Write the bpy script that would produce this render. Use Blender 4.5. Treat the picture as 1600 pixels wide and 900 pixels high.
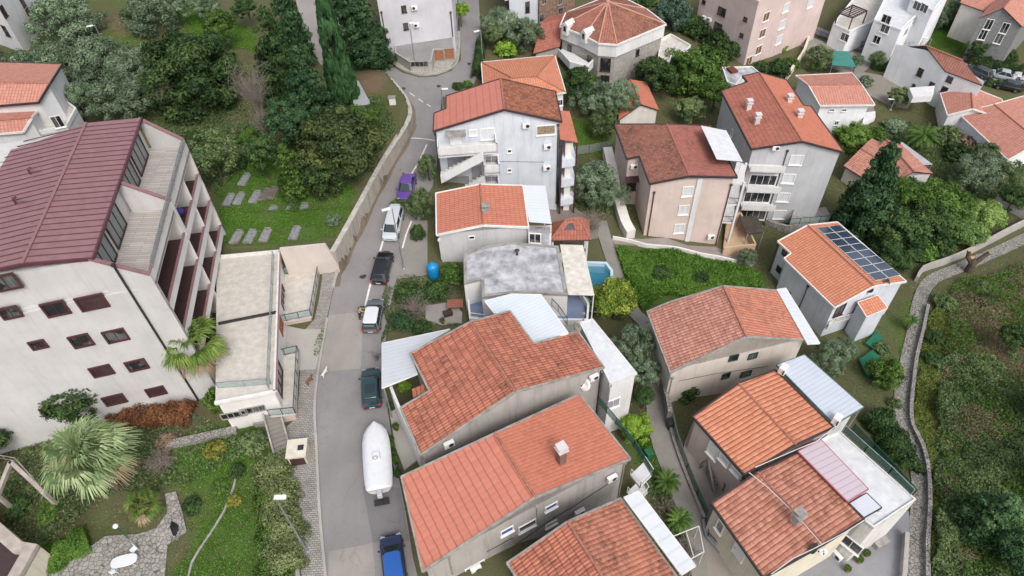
import bpy, bmesh, math, random
import numpy as np
from mathutils import Matrix, Vector
for _o in list(bpy.data.objects): bpy.data.objects.remove(_o, do_unlink=True)
random.seed(7); RNG=np.random.default_rng(7)
SC=bpy.context.scene; COL=SC.collection
# ---------------- viewpoint and survey helpers ----------------
FPX=1067.0; HC=52.0
_d=np.array([38.,1015.,FPX]); _d/=np.linalg.norm(_d)
_up=-_d; _f=np.array([0,0,1.]); _Y=_f-_f.dot(_up)*_up; _Y/=np.linalg.norm(_Y)
_X=np.cross(_Y,_up); ROT=np.array([_X,_Y,_up])
# camera
cd=bpy.data.cameras.new('camera'); cam=bpy.data.objects.new('camera',cd); COL.objects.link(cam)
cd.sensor_width=36; cd.lens=36*FPX/1600; cd.clip_start=.5; cd.clip_end=3000
_R=ROT@np.diag([1,-1,-1])
_M=Matrix(_R.tolist()).to_4x4(); _M.translation=Vector((0,0,HC)); cam.matrix_world=_M
SC.camera=cam
# sky and sun: flat overcast daylight
SUN_EL,SUN_AZ=50,158      # degrees; azimuth the light comes from, clockwise from +Y
w=bpy.data.worlds.new('World'); SC.world=w; w.use_nodes=True
nt=w.node_tree; sky=nt.nodes.new('ShaderNodeTexSky'); sky.sky_type='NISHITA'; sky.sun_disc=False
sky.sun_elevation=math.radians(SUN_EL); sky.sun_rotation=math.radians(SUN_AZ); sky.air_density=1.0; sky.dust_density=4.0; sky.ozone_density=.6
bg=nt.nodes['Background']; bg.inputs[1].default_value=.15
hs=nt.nodes.new('ShaderNodeHueSaturation'); hs.inputs['Saturation'].default_value=.5; nt.links.new(sky.outputs[0],hs.inputs['Color']); nt.links.new(hs.outputs[0],bg.inputs[0])
sd=bpy.data.lights.new('sun','SUN'); sd.energy=.85; sd.angle=math.radians(18); sd.color=(1,.985,.965)
so=bpy.data.objects.new('sun',sd); COL.objects.link(so)
_el,_az=math.radians(SUN_EL),math.radians(SUN_AZ)
_sv=Vector((math.sin(_az)*math.cos(_el),math.cos(_az)*math.cos(_el),math.sin(_el)))
so.rotation_euler=_sv.to_track_quat('Z','Y').to_euler(); so.location=(0,0,150)
SC.view_settings.view_transform='Standard'; SC.view_settings.look='None'; SC.view_settings.gamma=1
SC.view_settings.exposure=0.58
SC.view_settings.use_curve_mapping=False
SC.render.engine='CYCLES'
def ray(u,v): return ROT@np.array([u-800.,v-450.,FPX])
def P(u,v,z=0.0):
    r=ray(u,v); t=(z-HC)/r[2]; return np.array([r[0]*t,r[1]*t,z])
# ---------------- terrain ----------------
CTRL=[(520,895,-.4),(590,890,-.4),(545,740,0),(600,740,0),(520,620,0),(600,600,0),(560,500,.5),(600,500,.5),(560,430,1),(600,430,1),(600,340,2.2),(650,320,2.2),(640,230,3),(690,230,2.5),(680,170,3),(690,120,2.8),(600,95,3.2),(740,60,2.6),(735,-20,2),(490,20,3.4),(470,-40,3.4),(650,90,3),
 (320,640,-.2),(200,655,-.4),(0,670,-1.2),(-150,600,-1),(350,800,-1.2),(150,800,-1.6),(0,900,-2.2),(250,900,-1.8),(440,800,-.8),(460,500,.1),(430,640,-.1),
 (430,340,3),(500,380,2.3),(350,300,3.5),(300,200,4.5),(200,50,5),(50,120,4.5),(0,200,4),(-100,100,4.5),(560,180,3.8),(420,130,4),(400,20,4),(100,-40,5.5),
 (660,440,.6),(700,480,0),(650,560,0),(650,680,0),(640,800,-.3),
 (890,340,-3.3),(930,320,-4),(920,220,-3.5),(940,400,-5),(930,440,-4.5),
 (1040,680,-3.6),(1020,600,-3.8),(1000,490,-4.5),(1060,780,-3.4),(1100,890,-3.4),(1080,830,-3.4),(1000,700,-3.6),
 (960,355,-5),(1060,390,-6.5),(1160,400,-8),(1050,440,-6.5),(1130,430,-8),
 (1200,350,-9),(1240,360,-9.5),(1190,440,-11),(1290,340,-10),(1330,380,-11),
 (1400,440,-10.5),(1480,410,-10.5),(1600,355,-11),(1430,520,-10),(1415,600,-9),(1415,660,-8.5),(1435,750,-7.5),(1430,890,-7),
 (1320,540,-11.5),(1300,570,-10),(1360,580,-9.5),(1110,590,-5.5),(1070,600,-4.6),(1240,600,-7),(1340,620,-8),
 (1085,690,-4),(1110,780,-4),(1150,900,-4),(1300,880,-6.5),(1250,900,-6),(1380,700,-8),
 (1520,500,-9.5),(1580,500,-9.5),(1500,600,-9),(1580,700,-7.5),(1500,800,-7),(1590,890,-5.5),(1750,600,-8),(1750,850,-6),
 (930,110,-3),(800,80,0),(880,20,-2),(820,150,0),(1040,60,-5),(1050,150,-4.5),(1000,190,-4.5),(1130,110,-7),(1180,60,-8.5),(1250,110,-10),
 (1320,70,-10),(1400,80,-11),(1450,50,-10.5),(1540,80,-11.5),(1600,60,-11.5),(1340,180,-11),(1400,160,-11.5),(1500,240,-12),(1580,240,-12),(1400,240,-11.5),(1600,120,-12),(1560,320,-11.5),
 (1200,-30,-9),(1000,-40,-4),(1400,-30,-9),(1600,-20,-11),(1750,100,-12),(1750,300,-12),(800,-60,0),(600,-50,2.5)]
_cp=np.array([P(u,v,z) for u,v,z in CTRL])
_cs=3.0+0.06*np.hypot(_cp[:,0],_cp[:,1])
def hsmooth(x,y):
    x=np.asarray(x,float); y=np.asarray(y,float)
    d2=(x[...,None]-_cp[:,0])**2+(y[...,None]-_cp[:,1])**2
    w=np.exp(-d2/(2*_cs**2))+1e-3/(d2+20.0)**1.5
    return (w*_cp[:,2]).sum(-1)/w.sum(-1)
def inpoly(x,y,poly):
    x=np.asarray(x,float); y=np.asarray(y,float); r=np.zeros(x.shape,bool); n=len(poly)
    for i in range(n):
        x1,y1=poly[i][:2]; x2,y2=poly[(i+1)%n][:2]
        if y1==y2: continue
        c=((y1>y)!=(y2>y))&(x<(x2-x1)*(y-y1)/(y2-y1)+x1); r^=c
    return r
STEPS=[]   # (polygon, dz) terraces with a sharp edge
def h(x,y):
    r=hsmooth(x,y)
    for poly,dz in STEPS: r=r+dz*inpoly(x,y,poly)
    return r
def G(u,v,dz=0.0):
    z=-2.0
    for _ in range(40):
        p=P(u,v,z+dz); zn=float(h(p[0],p[1])); z=z+(zn-z)*.6
    p=P(u,v,z+dz); p[2]=z; return p
# raised terraces: the cemetery bank above the street
WALLPX=[(529,424),(545,388),(572,332),(600,275),(625,232),(638,205),(641,186),(632,162),(612,138),(590,122),(560,112),(520,108)]
_wb=[G(u,v)[:2] for u,v in WALLPX]
BANK=[tuple(p) for p in _wb]+[tuple(G(330,118)[:2]),tuple(G(250,250)[:2]),tuple(G(330,400)[:2]),tuple(G(440,412)[:2])]
BANK_Y=float(G(440,412)[1])+6
def segdist(x,y,pts):
    x=np.asarray(x,float); y=np.asarray(y,float); best=np.full(x.shape,1e9)
    for (x1,y1),(x2,y2) in zip(pts[:-1],pts[1:]):
        dx,dy=x2-x1,y2-y1; t=np.clip(((x-x1)*dx+(y-y1)*dy)/(dx*dx+dy*dy+1e-9),0,1)
        best=np.minimum(best,np.hypot(x-x1-t*dx,y-y1-t*dy))
    return best
def bank(x,y):
    ins=inpoly(x,y,BANK); d=segdist(x,y,_wb); r=np.zeros_like(np.asarray(x,float))
    edge=np.minimum(1,segdist(x,y,BANK[len(_wb)-1:]+[BANK[0]])/9.0)
    front=np.asarray(y)<BANK_Y
    return ins*(2.1*np.clip(1.15-d/26,0,1)*np.where(front,1,edge))
def h(x,y): return hsmooth(x,y)+bank(x,y)
# ---------------- object helpers ----------------
ORG={}
def tag(o,label=None,cat=None,group=None,kind=None):
    if label: o['label']=label
    if cat: o['category']=cat
    if group: o['group']=group
    if kind: o['kind']=kind
    return o
def thing(name,label,cat,loc=(0,0,0),rz=0,group=None):
    o=bpy.data.objects.new(name,None); COL.objects.link(o); o.location=tuple(float(a) for a in loc); o.rotation_euler=(0,0,rz)
    o.empty_display_size=.5; ORG[o]=np.array(loc,float) if rz==0 else np.zeros(3)
    return tag(o,label,cat,group)
def local(o): ORG[o]=np.zeros(3); return o     # parts of this thing are given in its own coordinates
def link(name,me,parent=None):
    o=bpy.data.objects.new(name,me); COL.objects.link(o)
    if parent is not None: o.parent=parent; ORG[o]=ORG.get(parent,np.zeros(3))
    return o
class MB:
    def __init__(s): s.v=[]; s.f=[]; s.uv=[]; s.mi=[]; s.m=0
    def face(s,pts,uv=None):
        b=len(s.v); s.v+= [tuple(float(a) for a in p) for p in pts]; s.f.append(tuple(range(b,b+len(pts)))); s.uv.append(uv); s.mi.append(s.m)
    def mesh(s,vs,fs):
        b=len(s.v); s.v+=[tuple(float(a) for a in p) for p in vs]
        for f in fs: s.f.append(tuple(b+i for i in f)); s.uv.append(None); s.mi.append(s.m)
    def hexa(s,q):  # 8 corners: bottom 4 ccw, top 4 ccw
        s.mesh(q,[(3,2,1,0),(4,5,6,7),(0,1,5,4),(1,2,6,5),(2,3,7,6),(3,0,4,7)])
    def box(s,c,sz,rz=0,ax=None):
        hx,hy,hz=sz[0]/2,sz[1]/2,sz[2]/2
        if ax is None: ax=((math.cos(rz),math.sin(rz),0),(-math.sin(rz),math.cos(rz),0),(0,0,1))
        A=np.array(ax,float); c=np.array(c,float)
        q=[c+x*hx*A[0]+y*hy*A[1]+z*hz*A[2] for z in(-1,1) for x,y in((-1,-1),(1,-1),(1,1),(-1,1))]
        s.hexa(q)
    def beam(s,a,b,wd,ht,up=(0,0,1)):
        a=np.array(a,float); b=np.array(b,float); t=b-a; L=np.linalg.norm(t)
        if L<1e-6: return
        t/=L; u=np.array(up,float); n=np.cross(u,t)
        if np.linalg.norm(n)<1e-5: n=np.cross((1,0,0),t)
        n/=np.linalg.norm(n); u=np.cross(t,n); s.box((a+b)/2,(L,wd,ht),ax=(t,n,u))
    def prism(s,poly,z0,z1):
        n=len(poly); z0s=z0 if hasattr(z0,'__len__') else [z0]*n; z1s=z1 if hasattr(z1,'__len__') else [z1]*n
        a=sum(poly[i][0]*poly[(i+1)%n][1]-poly[(i+1)%n][0]*poly[i][1] for i in range(n))
        idx=list(range(n)) if a>0 else list(range(n))[::-1]
        lo=[(poly[i][0],poly[i][1],z0s[i]) for i in idx]; hi=[(poly[i][0],poly[i][1],z1s[i]) for i in idx]
        s.mesh(lo+hi,[tuple(range(n))[::-1],tuple(range(n,2*n))]+[(i,(i+1)%n,n+(i+1)%n,n+i) for i in range(n)])
    def tube(s,pts,r,n=8,cap=True):
        pts=[np.array(p,float) for p in pts]; rr=r if hasattr(r,'__len__') else [r]*len(pts); rings=[]
        for i,p in enumerate(pts):
            t=(pts[min(i+1,len(pts)-1)]-pts[max(i-1,0)]); t/=np.linalg.norm(t)+1e-9
            a=np.cross(t,(0,0,1)) if abs(t[2])<.95 else np.cross(t,(1,0,0)); a/=np.linalg.norm(a); b=np.cross(t,a)
            rings.append([p+rr[i]*(math.cos(k*2*math.pi/n)*a+math.sin(k*2*math.pi/n)*b) for k in range(n)])
        vs=[q for R in rings for q in R]; fs=[]
        for i in range(len(rings)-1):
            for k in range(n): fs.append((i*n+k,i*n+(k+1)%n,(i+1)*n+(k+1)%n,(i+1)*n+k))
        if cap: fs+= [tuple(range(n))[::-1],tuple(range((len(rings)-1)*n,len(rings)*n))]
        s.mesh(vs,fs)
    def lathe(s,prof,c=(0,0,0),n=20,sx=1,sy=1):
        rings=[[(c[0]+r*sx*math.cos(k*2*math.pi/n),c[1]+r*sy*math.sin(k*2*math.pi/n),c[2]+z) for k in range(n)] for r,z in prof]
        vs=[q for R in rings for q in R]; fs=[]
        for i in range(len(rings)-1):
            for k in range(n): fs.append((i*n+k,i*n+(k+1)%n,(i+1)*n+(k+1)%n,(i+1)*n+k))
        fs+=[tuple(range(n))[::-1],tuple(range((len(rings)-1)*n,len(rings)*n))]
        s.mesh(vs,fs)
    def build(s,name,mat,parent=None,smooth=False,bevel=0,fixn=True):
        org=ORG.get(parent,np.zeros(3)) if parent is not None else np.zeros(3)
        me=bpy.data.meshes.new(name); me.from_pydata([tuple(np.array(p)-org) for p in s.v],[],s.f)
        if any(u is not None for u in s.uv):
            L=me.uv_layers.new(name='UVMap'); k=0
            for f,u in zip(s.f,s.uv):
                for i in range(len(f)):
                    if u is not None: L.data[k].uv=u[i]
                    k+=1
        for m in (mat if isinstance(mat,(list,tuple)) else [mat]): me.materials.append(m)
        if max(s.mi,default=0)>0: me.polygons.foreach_set('material_index',s.mi)
        if smooth: me.polygons.foreach_set('use_smooth',[True]*len(s.f))
        me.update()
        o=link(name,me,parent)
        if bevel:
            b=o.modifiers.new('bevel','BEVEL'); b.width=bevel; b.segments=2; b.limit_method='ANGLE'
        return o
# ---------------- materials ----------------
def lin(c):
    return tuple(((x/255)/12.92 if x/255<=.04045 else (((x/255)+.055)/1.055)**2.4) for x in c)
MATS={}
def nodes(name):
    m=bpy.data.materials.new(name); m.use_nodes=True; nt=m.node_tree; b=nt.nodes['Principled BSDF']; return m,nt,b
def N(nt,t,**k):
    n=nt.nodes.new(t)
    for a,b in k.items():
        if hasattr(n,a): setattr(n,a,b)
        else: n.inputs[a].default_value=b
    return n
def mixc(nt,fac,a,b,mode='MIX'):
    n=nt.nodes.new('ShaderNodeMix'); n.data_type='RGBA'; n.blend_type=mode
    for s,v in ((0,fac),(6,a),(7,b)):
        if hasattr(v,'links') or hasattr(v,'is_output'): nt.links.new(v,n.inputs[s])
        else: n.inputs[s].default_value=(tuple(v)+(1,))[:4] if hasattr(v,'__len__') else v
    return n.outputs[2]
def ramp(nt,src,stops):
    r=nt.nodes.new('ShaderNodeValToRGB'); e=r.color_ramp.elements
    while len(e)<len(stops): e.new(.5)
    for i,(p,c) in enumerate(stops):
        e[i].position=p; e[i].color=(c,c,c,1) if not hasattr(c,'__len__') else (tuple(c)+(1,))[:4]
    nt.links.new(src,r.inputs[0]); return r.outputs[0]
def noise(nt,vec,scale,detail=4,rough=.6):
    n=N(nt,'ShaderNodeTexNoise'); n.inputs['Scale'].default_value=scale; n.inputs['Detail'].default_value=detail; n.inputs['Roughness'].default_value=rough
    if vec is not None: nt.links.new(vec,n.inputs['Vector'])
    return n.outputs['Fac']
def geo_pos(nt,scale=(1,1,1)):
    g=N(nt,'ShaderNodeNewGeometry'); mp=N(nt,'ShaderNodeMapping'); mp.inputs['Scale'].default_value=scale
    nt.links.new(g.outputs['Position'],mp.inputs['Vector']); return mp.outputs[0]
def bump(nt,b,src,strength=.3,dist=.03):
    n=N(nt,'ShaderNodeBump'); n.inputs['Strength'].default_value=strength; n.inputs['Distance'].default_value=dist
    nt.links.new(src,n.inputs['Height']); nt.links.new(n.outputs[0],b.inputs['Normal'])
def plain(name,c,rough=.6,metal=0,var=.12,scale=1.5,spec=.4):
    """a painted or cast surface with a little mottling"""
    if name in MATS: return MATS[name]
    m,nt,b=nodes(name); pos=geo_pos(nt); n1=noise(nt,pos,scale,6,.65)
    f=ramp(nt,n1,[(.3,0),(.7,1)])
    dark=tuple(x*(1-var*1.6) for x in c); lite=tuple(min(.95,x*(1+var*.5)) for x in c)
    nt.links.new(mixc(nt,f,dark,lite),b.inputs['Base Color']); b.inputs['Roughness'].default_value=rough; b.inputs['Metallic'].default_value=metal
    b.inputs['Specular IOR Level'].default_value=spec
    MATS[name]=m; return m
def render_wall(name,c,dirt=.35,dirtc=(.16,.15,.13)):
    """plastered wall: patchy paint, rain streaks and splash dirt"""
    if name in MATS: return MATS[name]
    m,nt,b=nodes(name); p1=geo_pos(nt); p2=geo_pos(nt,(2.2,2.2,.16))
    big=noise(nt,p1,.35,5,.6); streak=noise(nt,p2,1.0,6,.7); fine=noise(nt,p1,7,3,.6)
    col=mixc(nt,ramp(nt,big,[(.35,0),(.65,1)]),tuple(x*.88 for x in c),tuple(min(.92,x*1.04) for x in c))
    s=ramp(nt,streak,[(.50,0),(.80,dirt)]); run=noise(nt,geo_pos(nt,(5,5,.09)),1.0,4,.8); col=mixc(nt,ramp(nt,run,[(.60,0),(.72,dirt*.7)]),col,dirtc); blot=noise(nt,p1,1.3,7,.75); col=mixc(nt,ramp(nt,blot,[(.52,0),(.7,dirt*.45)]),col,tuple(x*.6 for x in c))
    col=mixc(nt,s,col,dirtc)
    col=mixc(nt,ramp(nt,fine,[(.4,0),(.75,.12)]),col,tuple(x*.7 for x in c))
    nt.links.new(col,b.inputs['Base Color']); b.inputs['Roughness'].default_value=.88; b.inputs['Specular IOR Level'].default_value=.2
    bump(nt,b,fine,.25,.01); MATS[name]=m; return m
def tile(name,c1,c2,stain=.3,col_w=.3,row=.36,groove=.55,stain_and_shade=(.05,.028,.02),pale=.15,rowg=.35,bs=.8):
    """clay or sheet tile roof in the roof's own UV metres: u along the ridge, v down the slope"""
    if name in MATS: return MATS[name]
    m,nt,b=nodes(name); uv=N(nt,'ShaderNodeUVMap').outputs[0]
    sep=N(nt,'ShaderNodeSeparateXYZ'); nt.links.new(uv,sep.inputs[0])
    def M(op,a,bb=None,cc=None):
        n=N(nt,'ShaderNodeMath',operation=op)
        for i,v in enumerate((a,bb,cc)):
            if v is None: continue
            if hasattr(v,'is_output'): nt.links.new(v,n.inputs[i])
            else: n.inputs[i].default_value=v
        return n.outputs[0]
    wob=noise(nt,uv,2.2,3,.6); wb=M('MULTIPLY',M('SUBTRACT',wob,.5),.16); us=M('DIVIDE',M('ADD',sep.outputs[0],wb),col_w); vs=M('DIVIDE',M('SUBTRACT',sep.outputs[1],wb),row)
    fu=M('FRACT',us); fv=M('FRACT',vs); iu=M('FLOOR',us); iv=M('FLOOR',vs)
    cmb=N(nt,'ShaderNodeCombineXYZ'); nt.links.new(iu,cmb.inputs[0]); nt.links.new(iv,cmb.inputs[1])
    wn=N(nt,'ShaderNodeTexWhiteNoise'); wn.noise_dimensions='2D'; nt.links.new(cmb.outputs[0],wn.inputs['Vector'])
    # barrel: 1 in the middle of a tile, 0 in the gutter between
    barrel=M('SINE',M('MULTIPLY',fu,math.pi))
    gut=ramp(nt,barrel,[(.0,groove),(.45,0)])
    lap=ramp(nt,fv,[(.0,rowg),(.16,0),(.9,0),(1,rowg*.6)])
    p=geo_pos(nt); n1=noise(nt,p,.45,6,.7); n2=noise(nt,p,3.2,5,.7)
    col=mixc(nt,wn.outputs['Value'],c1,c2)
    col=mixc(nt,ramp(nt,n1,[(.35,0),(.7,pale)]),col,tuple(min(.9,x*1.25+.06) for x in c1))
    st=M('MULTIPLY',ramp(nt,n1,[(.38,0),(.66,1)]),ramp(nt,n2,[(.35,.15),(.62,1)]))
    st=M('MULTIPLY',st,M('ADD',.45,M('MULTIPLY',wn.outputs['Value'],.8)))
    col=mixc(nt,M('MINIMUM',M('MULTIPLY',st,stain*1.6),.85),col,stain_and_shade)
    col=mixc(nt,gut,col,stain_and_shade); col=mixc(nt,lap,col,stain_and_shade)  # gutters and laps darkened in colour: painted shade where bump relief reads weakly
    nt.links.new(col,b.inputs['Base Color']); b.inputs['Roughness'].default_value=.85; b.inputs['Specular IOR Level'].default_value=.25
    hgt=M('ADD',M('MULTIPLY',barrel,.85),M('MULTIPLY',fv,.15)); bump(nt,b,hgt,bs,.07)
    MATS[name]=m; return m
def ribbed(name,c,sp=.2,line=.35,rough=.45,metal=0,axis=0,dirt=.15):
    """corrugated sheet in UV metres, ribs running down the slope"""
    if name in MATS: return MATS[name]
    m,nt,b=nodes(name); uv=N(nt,'ShaderNodeUVMap').outputs[0]; sep=N(nt,'ShaderNodeSeparateXYZ'); nt.links.new(uv,sep.inputs[0])
    d=N(nt,'ShaderNodeMath',operation='DIVIDE'); nt.links.new(sep.outputs[axis],d.inputs[0]); d.inputs[1].default_value=sp
    f=N(nt,'ShaderNodeMath',operation='FRACT'); nt.links.new(d.outputs[0],f.inputs[0])
    l=ramp(nt,f.outputs[0],[(0,line),(.14,0),(.86,0),(1,line)])
    p=geo_pos(nt); n1=noise(nt,p,.8,6,.7)
    col=mixc(nt,ramp(nt,n1,[(.4,0),(.75,dirt)]),c,(.25,.24,.22)); col=mixc(nt,l,col,tuple(x*.45 for x in c))
    nt.links.new(col,b.inputs['Base Color']); b.inputs['Roughness'].default_value=rough; b.inputs['Metallic'].default_value=metal
    bump(nt,b,l,.6,-.03); MATS[name]=m; return m
def stone(name,c1,c2,joint,scale=2.2,wall=True):
    if name in MATS: return MATS[name]
    m,nt,b=nodes(name); p=geo_pos(nt)
    v=N(nt,'ShaderNodeTexVoronoi'); v.inputs['Scale'].default_value=scale; v.inputs['Randomness'].default_value=.9; nt.links.new(p,v.inputs['Vector'])
    e=N(nt,'ShaderNodeTexVoronoi'); e.feature='DISTANCE_TO_EDGE'; e.inputs['Scale'].default_value=scale; e.inputs['Randomness'].default_value=.9; nt.links.new(p,e.inputs['Vector'])
    bw=N(nt,'ShaderNodeRGBToBW'); nt.links.new(v.outputs['Color'],bw.inputs[0])
    n=noise(nt,p,.6,6,.65)
    col=mixc(nt,bw.outputs[0],c1,c2); col=mixc(nt,ramp(nt,n,[(.35,0),(.75,.5)]),col,tuple(x*.55 for x in c1))
    col=mixc(nt,ramp(nt,e.outputs['Distance'],[(.02,1),(.08,0)]),col,joint)
    nt.links.new(col,b.inputs['Base Color']); b.inputs['Roughness'].default_value=.9; b.inputs['Specular IOR Level'].default_value=.2
    bump(nt,b,ramp(nt,e.outputs['Distance'],[(0,0),(.15,1)]),.5,.04); MATS[name]=m; return m
def glassy(name,c,rough=.08,alpha=1.0,spec=.7):
    if name in MATS: return MATS[name]
    m,nt,b=nodes(name); b.inputs['Base Color'].default_value=tuple(c)+(1,); b.inputs['Roughness'].default_value=rough; b.inputs['Specular IOR Level'].default_value=spec
    b.inputs['Alpha'].default_value=alpha; MATS[name]=m; return m
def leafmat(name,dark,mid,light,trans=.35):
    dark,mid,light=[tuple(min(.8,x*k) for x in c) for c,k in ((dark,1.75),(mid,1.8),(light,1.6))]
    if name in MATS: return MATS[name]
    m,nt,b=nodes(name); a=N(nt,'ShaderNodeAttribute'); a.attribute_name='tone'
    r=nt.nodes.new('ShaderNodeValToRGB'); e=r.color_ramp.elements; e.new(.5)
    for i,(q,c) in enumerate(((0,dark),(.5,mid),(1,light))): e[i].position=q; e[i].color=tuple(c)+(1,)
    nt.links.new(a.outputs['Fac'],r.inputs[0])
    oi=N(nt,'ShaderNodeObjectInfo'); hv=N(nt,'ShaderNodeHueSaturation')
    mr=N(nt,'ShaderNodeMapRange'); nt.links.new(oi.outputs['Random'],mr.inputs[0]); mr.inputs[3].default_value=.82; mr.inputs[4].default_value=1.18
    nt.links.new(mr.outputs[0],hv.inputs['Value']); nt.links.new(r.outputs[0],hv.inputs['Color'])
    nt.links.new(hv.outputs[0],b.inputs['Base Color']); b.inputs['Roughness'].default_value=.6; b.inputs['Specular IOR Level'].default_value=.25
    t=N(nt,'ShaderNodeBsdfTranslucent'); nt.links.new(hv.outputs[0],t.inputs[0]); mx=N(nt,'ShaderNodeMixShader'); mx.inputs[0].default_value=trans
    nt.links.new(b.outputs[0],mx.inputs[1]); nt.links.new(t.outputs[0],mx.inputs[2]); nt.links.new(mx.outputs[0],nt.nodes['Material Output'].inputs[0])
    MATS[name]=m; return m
def paving(name,c,w_=.4,h_=.2,joint=(.12,.11,.10),dirt=.4,mortar=.02):
    if name in MATS: return MATS[name]
    m,nt,b=nodes(name); p=geo_pos(nt); br=N(nt,'ShaderNodeTexBrick'); nt.links.new(p,br.inputs['Vector'])
    br.inputs['Color1'].default_value=tuple(x*.82 for x in c)+(1,); br.inputs['Color2'].default_value=tuple(x*1.08 for x in c)+(1,); br.inputs['Mortar'].default_value=tuple(joint)+(1,)
    br.inputs['Scale'].default_value=1; br.inputs['Brick Width'].default_value=w_; br.inputs['Row Height'].default_value=h_; br.inputs['Mortar Size'].default_value=mortar
    n1=noise(nt,p,.7,7,.7); col=mixc(nt,ramp(nt,n1,[(.45,0),(.72,dirt)]),br.outputs[0],(.09,.08,.06))
    nt.links.new(col,b.inputs['Base Color']); b.inputs['Roughness'].default_value=.9; b.inputs['Specular IOR Level'].default_value=.2
    bump(nt,b,br.outputs['Fac'],.4,-.02); MATS[name]=m; return m
def asphalt(name,c,patch=.25,stretch=(1,.15,1)):
    if name in MATS: return MATS[name]
    m,nt,b=nodes(name); p=geo_pos(nt); ps=geo_pos(nt,stretch)
    a1=noise(nt,p,.25,5,.6); a2=noise(nt,ps,.9,5,.6); a3=noise(nt,p,18,3,.7); cr=noise(nt,p,1.6,8,.75)
    col=mixc(nt,ramp(nt,a1,[(.3,0),(.7,1)]),tuple(x*(1-patch*.7) for x in c),tuple(x*(1+patch*.4) for x in c))
    col=mixc(nt,ramp(nt,a2,[(.4,0),(.7,.35)]),col,tuple(x*.72 for x in c)); col=mixc(nt,ramp(nt,a3,[(.3,.0),(.8,.3)]),col,tuple(min(1,x*1.5) for x in c))
    col=mixc(nt,ramp(nt,cr,[(.56,0),(.75,.5)]),col,tuple(x*.55 for x in c))
    dv=N(nt,'ShaderNodeVectorMath',operation='ADD'); nn=N(nt,'ShaderNodeTexNoise'); nn.inputs['Scale'].default_value=.9; nt.links.new(p,nn.inputs['Vector']); nt.links.new(p,dv.inputs[0]); nt.links.new(nn.outputs['Color'],dv.inputs[1])
    vo=N(nt,'ShaderNodeTexVoronoi'); vo.feature='DISTANCE_TO_EDGE'; vo.inputs['Scale'].default_value=.28; nt.links.new(dv.outputs[0],vo.inputs['Vector']); ck=ramp(nt,vo.outputs['Distance'],[(0,1),(.016,0)]); mk=ramp(nt,noise(nt,p,.3,3),[(.5,0),(.62,.3)])
    mu=N(nt,'ShaderNodeMath',operation='MULTIPLY'); nt.links.new(ck,mu.inputs[0]); nt.links.new(mk,mu.inputs[1]); col=mixc(nt,mu.outputs[0],col,tuple(x*.35 for x in c))
    nt.links.new(col,b.inputs['Base Color']); b.inputs['Roughness'].default_value=.85; b.inputs['Specular IOR Level'].default_value=.25; bump(nt,b,a3,.3,.01)
    MATS[name]=m; return m
# ================= SETTING: terrain, road, paths =================
def gp(pts): return [tuple(G(u,v)[:2]) for u,v in pts]
def smooth_line(pts,n=4):
    out=[]; L=len(pts)
    for i in range(L-1):
        p0=pts[max(i-1,0)];p1=pts[i];p2=pts[i+1];p3=pts[min(i+2,L-1)]
        for k in range(n):
            t=k/n; out.append(tuple(.5*((2*p1[j])+(-p0[j]+p2[j])*t+(2*p0[j]-5*p1[j]+4*p2[j]-p3[j])*t*t+(-p0[j]+3*p1[j]-3*p2[j]+p3[j])*t**3) for j in (0,1)))
    out.append(tuple(pts[-1])); return out
PATCHES=[]
def patch(name,poly,mat,dz=.03,skirt=.35,step=1.2,sink=True,flat=None,parent=None):
    """a ground surface draped over the terrain; its edge goes down as a kerb"""
    bm=bmesh.new(); vs=[bm.verts.new((x,y,0)) for x,y in poly]
    f=bm.faces.new(vs); bmesh.ops.triangulate(bm,faces=[f])
    xs=[p[0] for p in poly]; ys=[p[1] for p in poly]
    for a,lo,hi,n in ((0,min(xs),max(xs),(1,0,0)),(1,min(ys),max(ys),(0,1,0))):
        k=math.floor(lo/step)*step+step
        while k<hi:
            co=[0,0,0]; co[a]=k
            bmesh.ops.bisect_plane(bm,geom=bm.verts[:]+bm.edges[:]+bm.faces[:],plane_co=co,plane_no=n,dist=1e-5); k+=step
    v=np.array([q.co[:2] for q in bm.verts]); z=h(v[:,0],v[:,1])+dz if flat is None else np.full(len(v),flat)
    for q,zz in zip(bm.verts,z): q.co.z=zz
    if skirt:
        be=[e for e in bm.edges if e.is_boundary]; r=bmesh.ops.extrude_edge_only(bm,edges=be)
        for q in [g for g in r['geom'] if isinstance(g,bmesh.types.BMVert)]: q.co.z-=skirt
    bmesh.ops.recalc_face_normals(bm,faces=bm.faces[:])
    org=ORG.get(parent,np.zeros(3)) if parent is not None else np.zeros(3)
    for q in bm.verts: q.co-=Vector(org)
    me=bpy.data.meshes.new(name); bm.to_mesh(me); bm.free(); me.materials.append(mat); o=link(name,me,parent)
    if parent is None: tag(o,kind='structure')
    if sink: PATCHES.append(poly)
    return o
def strip(line,wd):
    """a polygon round a centre line in world metres"""
    L=[];R=[]; n=len(line); wd=wd if hasattr(wd,'__len__') else [wd]*n
    for i in range(n):
        a=np.array(line[max(i-1,0)]);b=np.array(line[min(i+1,n-1)]); t=b-a; t=t/np.linalg.norm(t); m=np.array([-t[1],t[0]])
        L.append(tuple(np.array(line[i])+m*wd[i]/2)); R.append(tuple(np.array(line[i])-m*wd[i]/2))
    return L+R[::-1]
A_road=asphalt('asphalt',(.225,.212,.208),.25)
A_dark=asphalt('asphalt_repair',(.175,.165,.168),.3)
A_conc=asphalt('concrete_road',(.285,.262,.24),.3)
A_yard=asphalt('yard_concrete',(.24,.225,.20),.35,(1,1,1))
A_pale=asphalt('pale_concrete',(.36,.34,.31),.25,(1,1,1))
A_pave=paving('worn_pavers',(.33,.31,.285),.35,.18)
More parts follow.
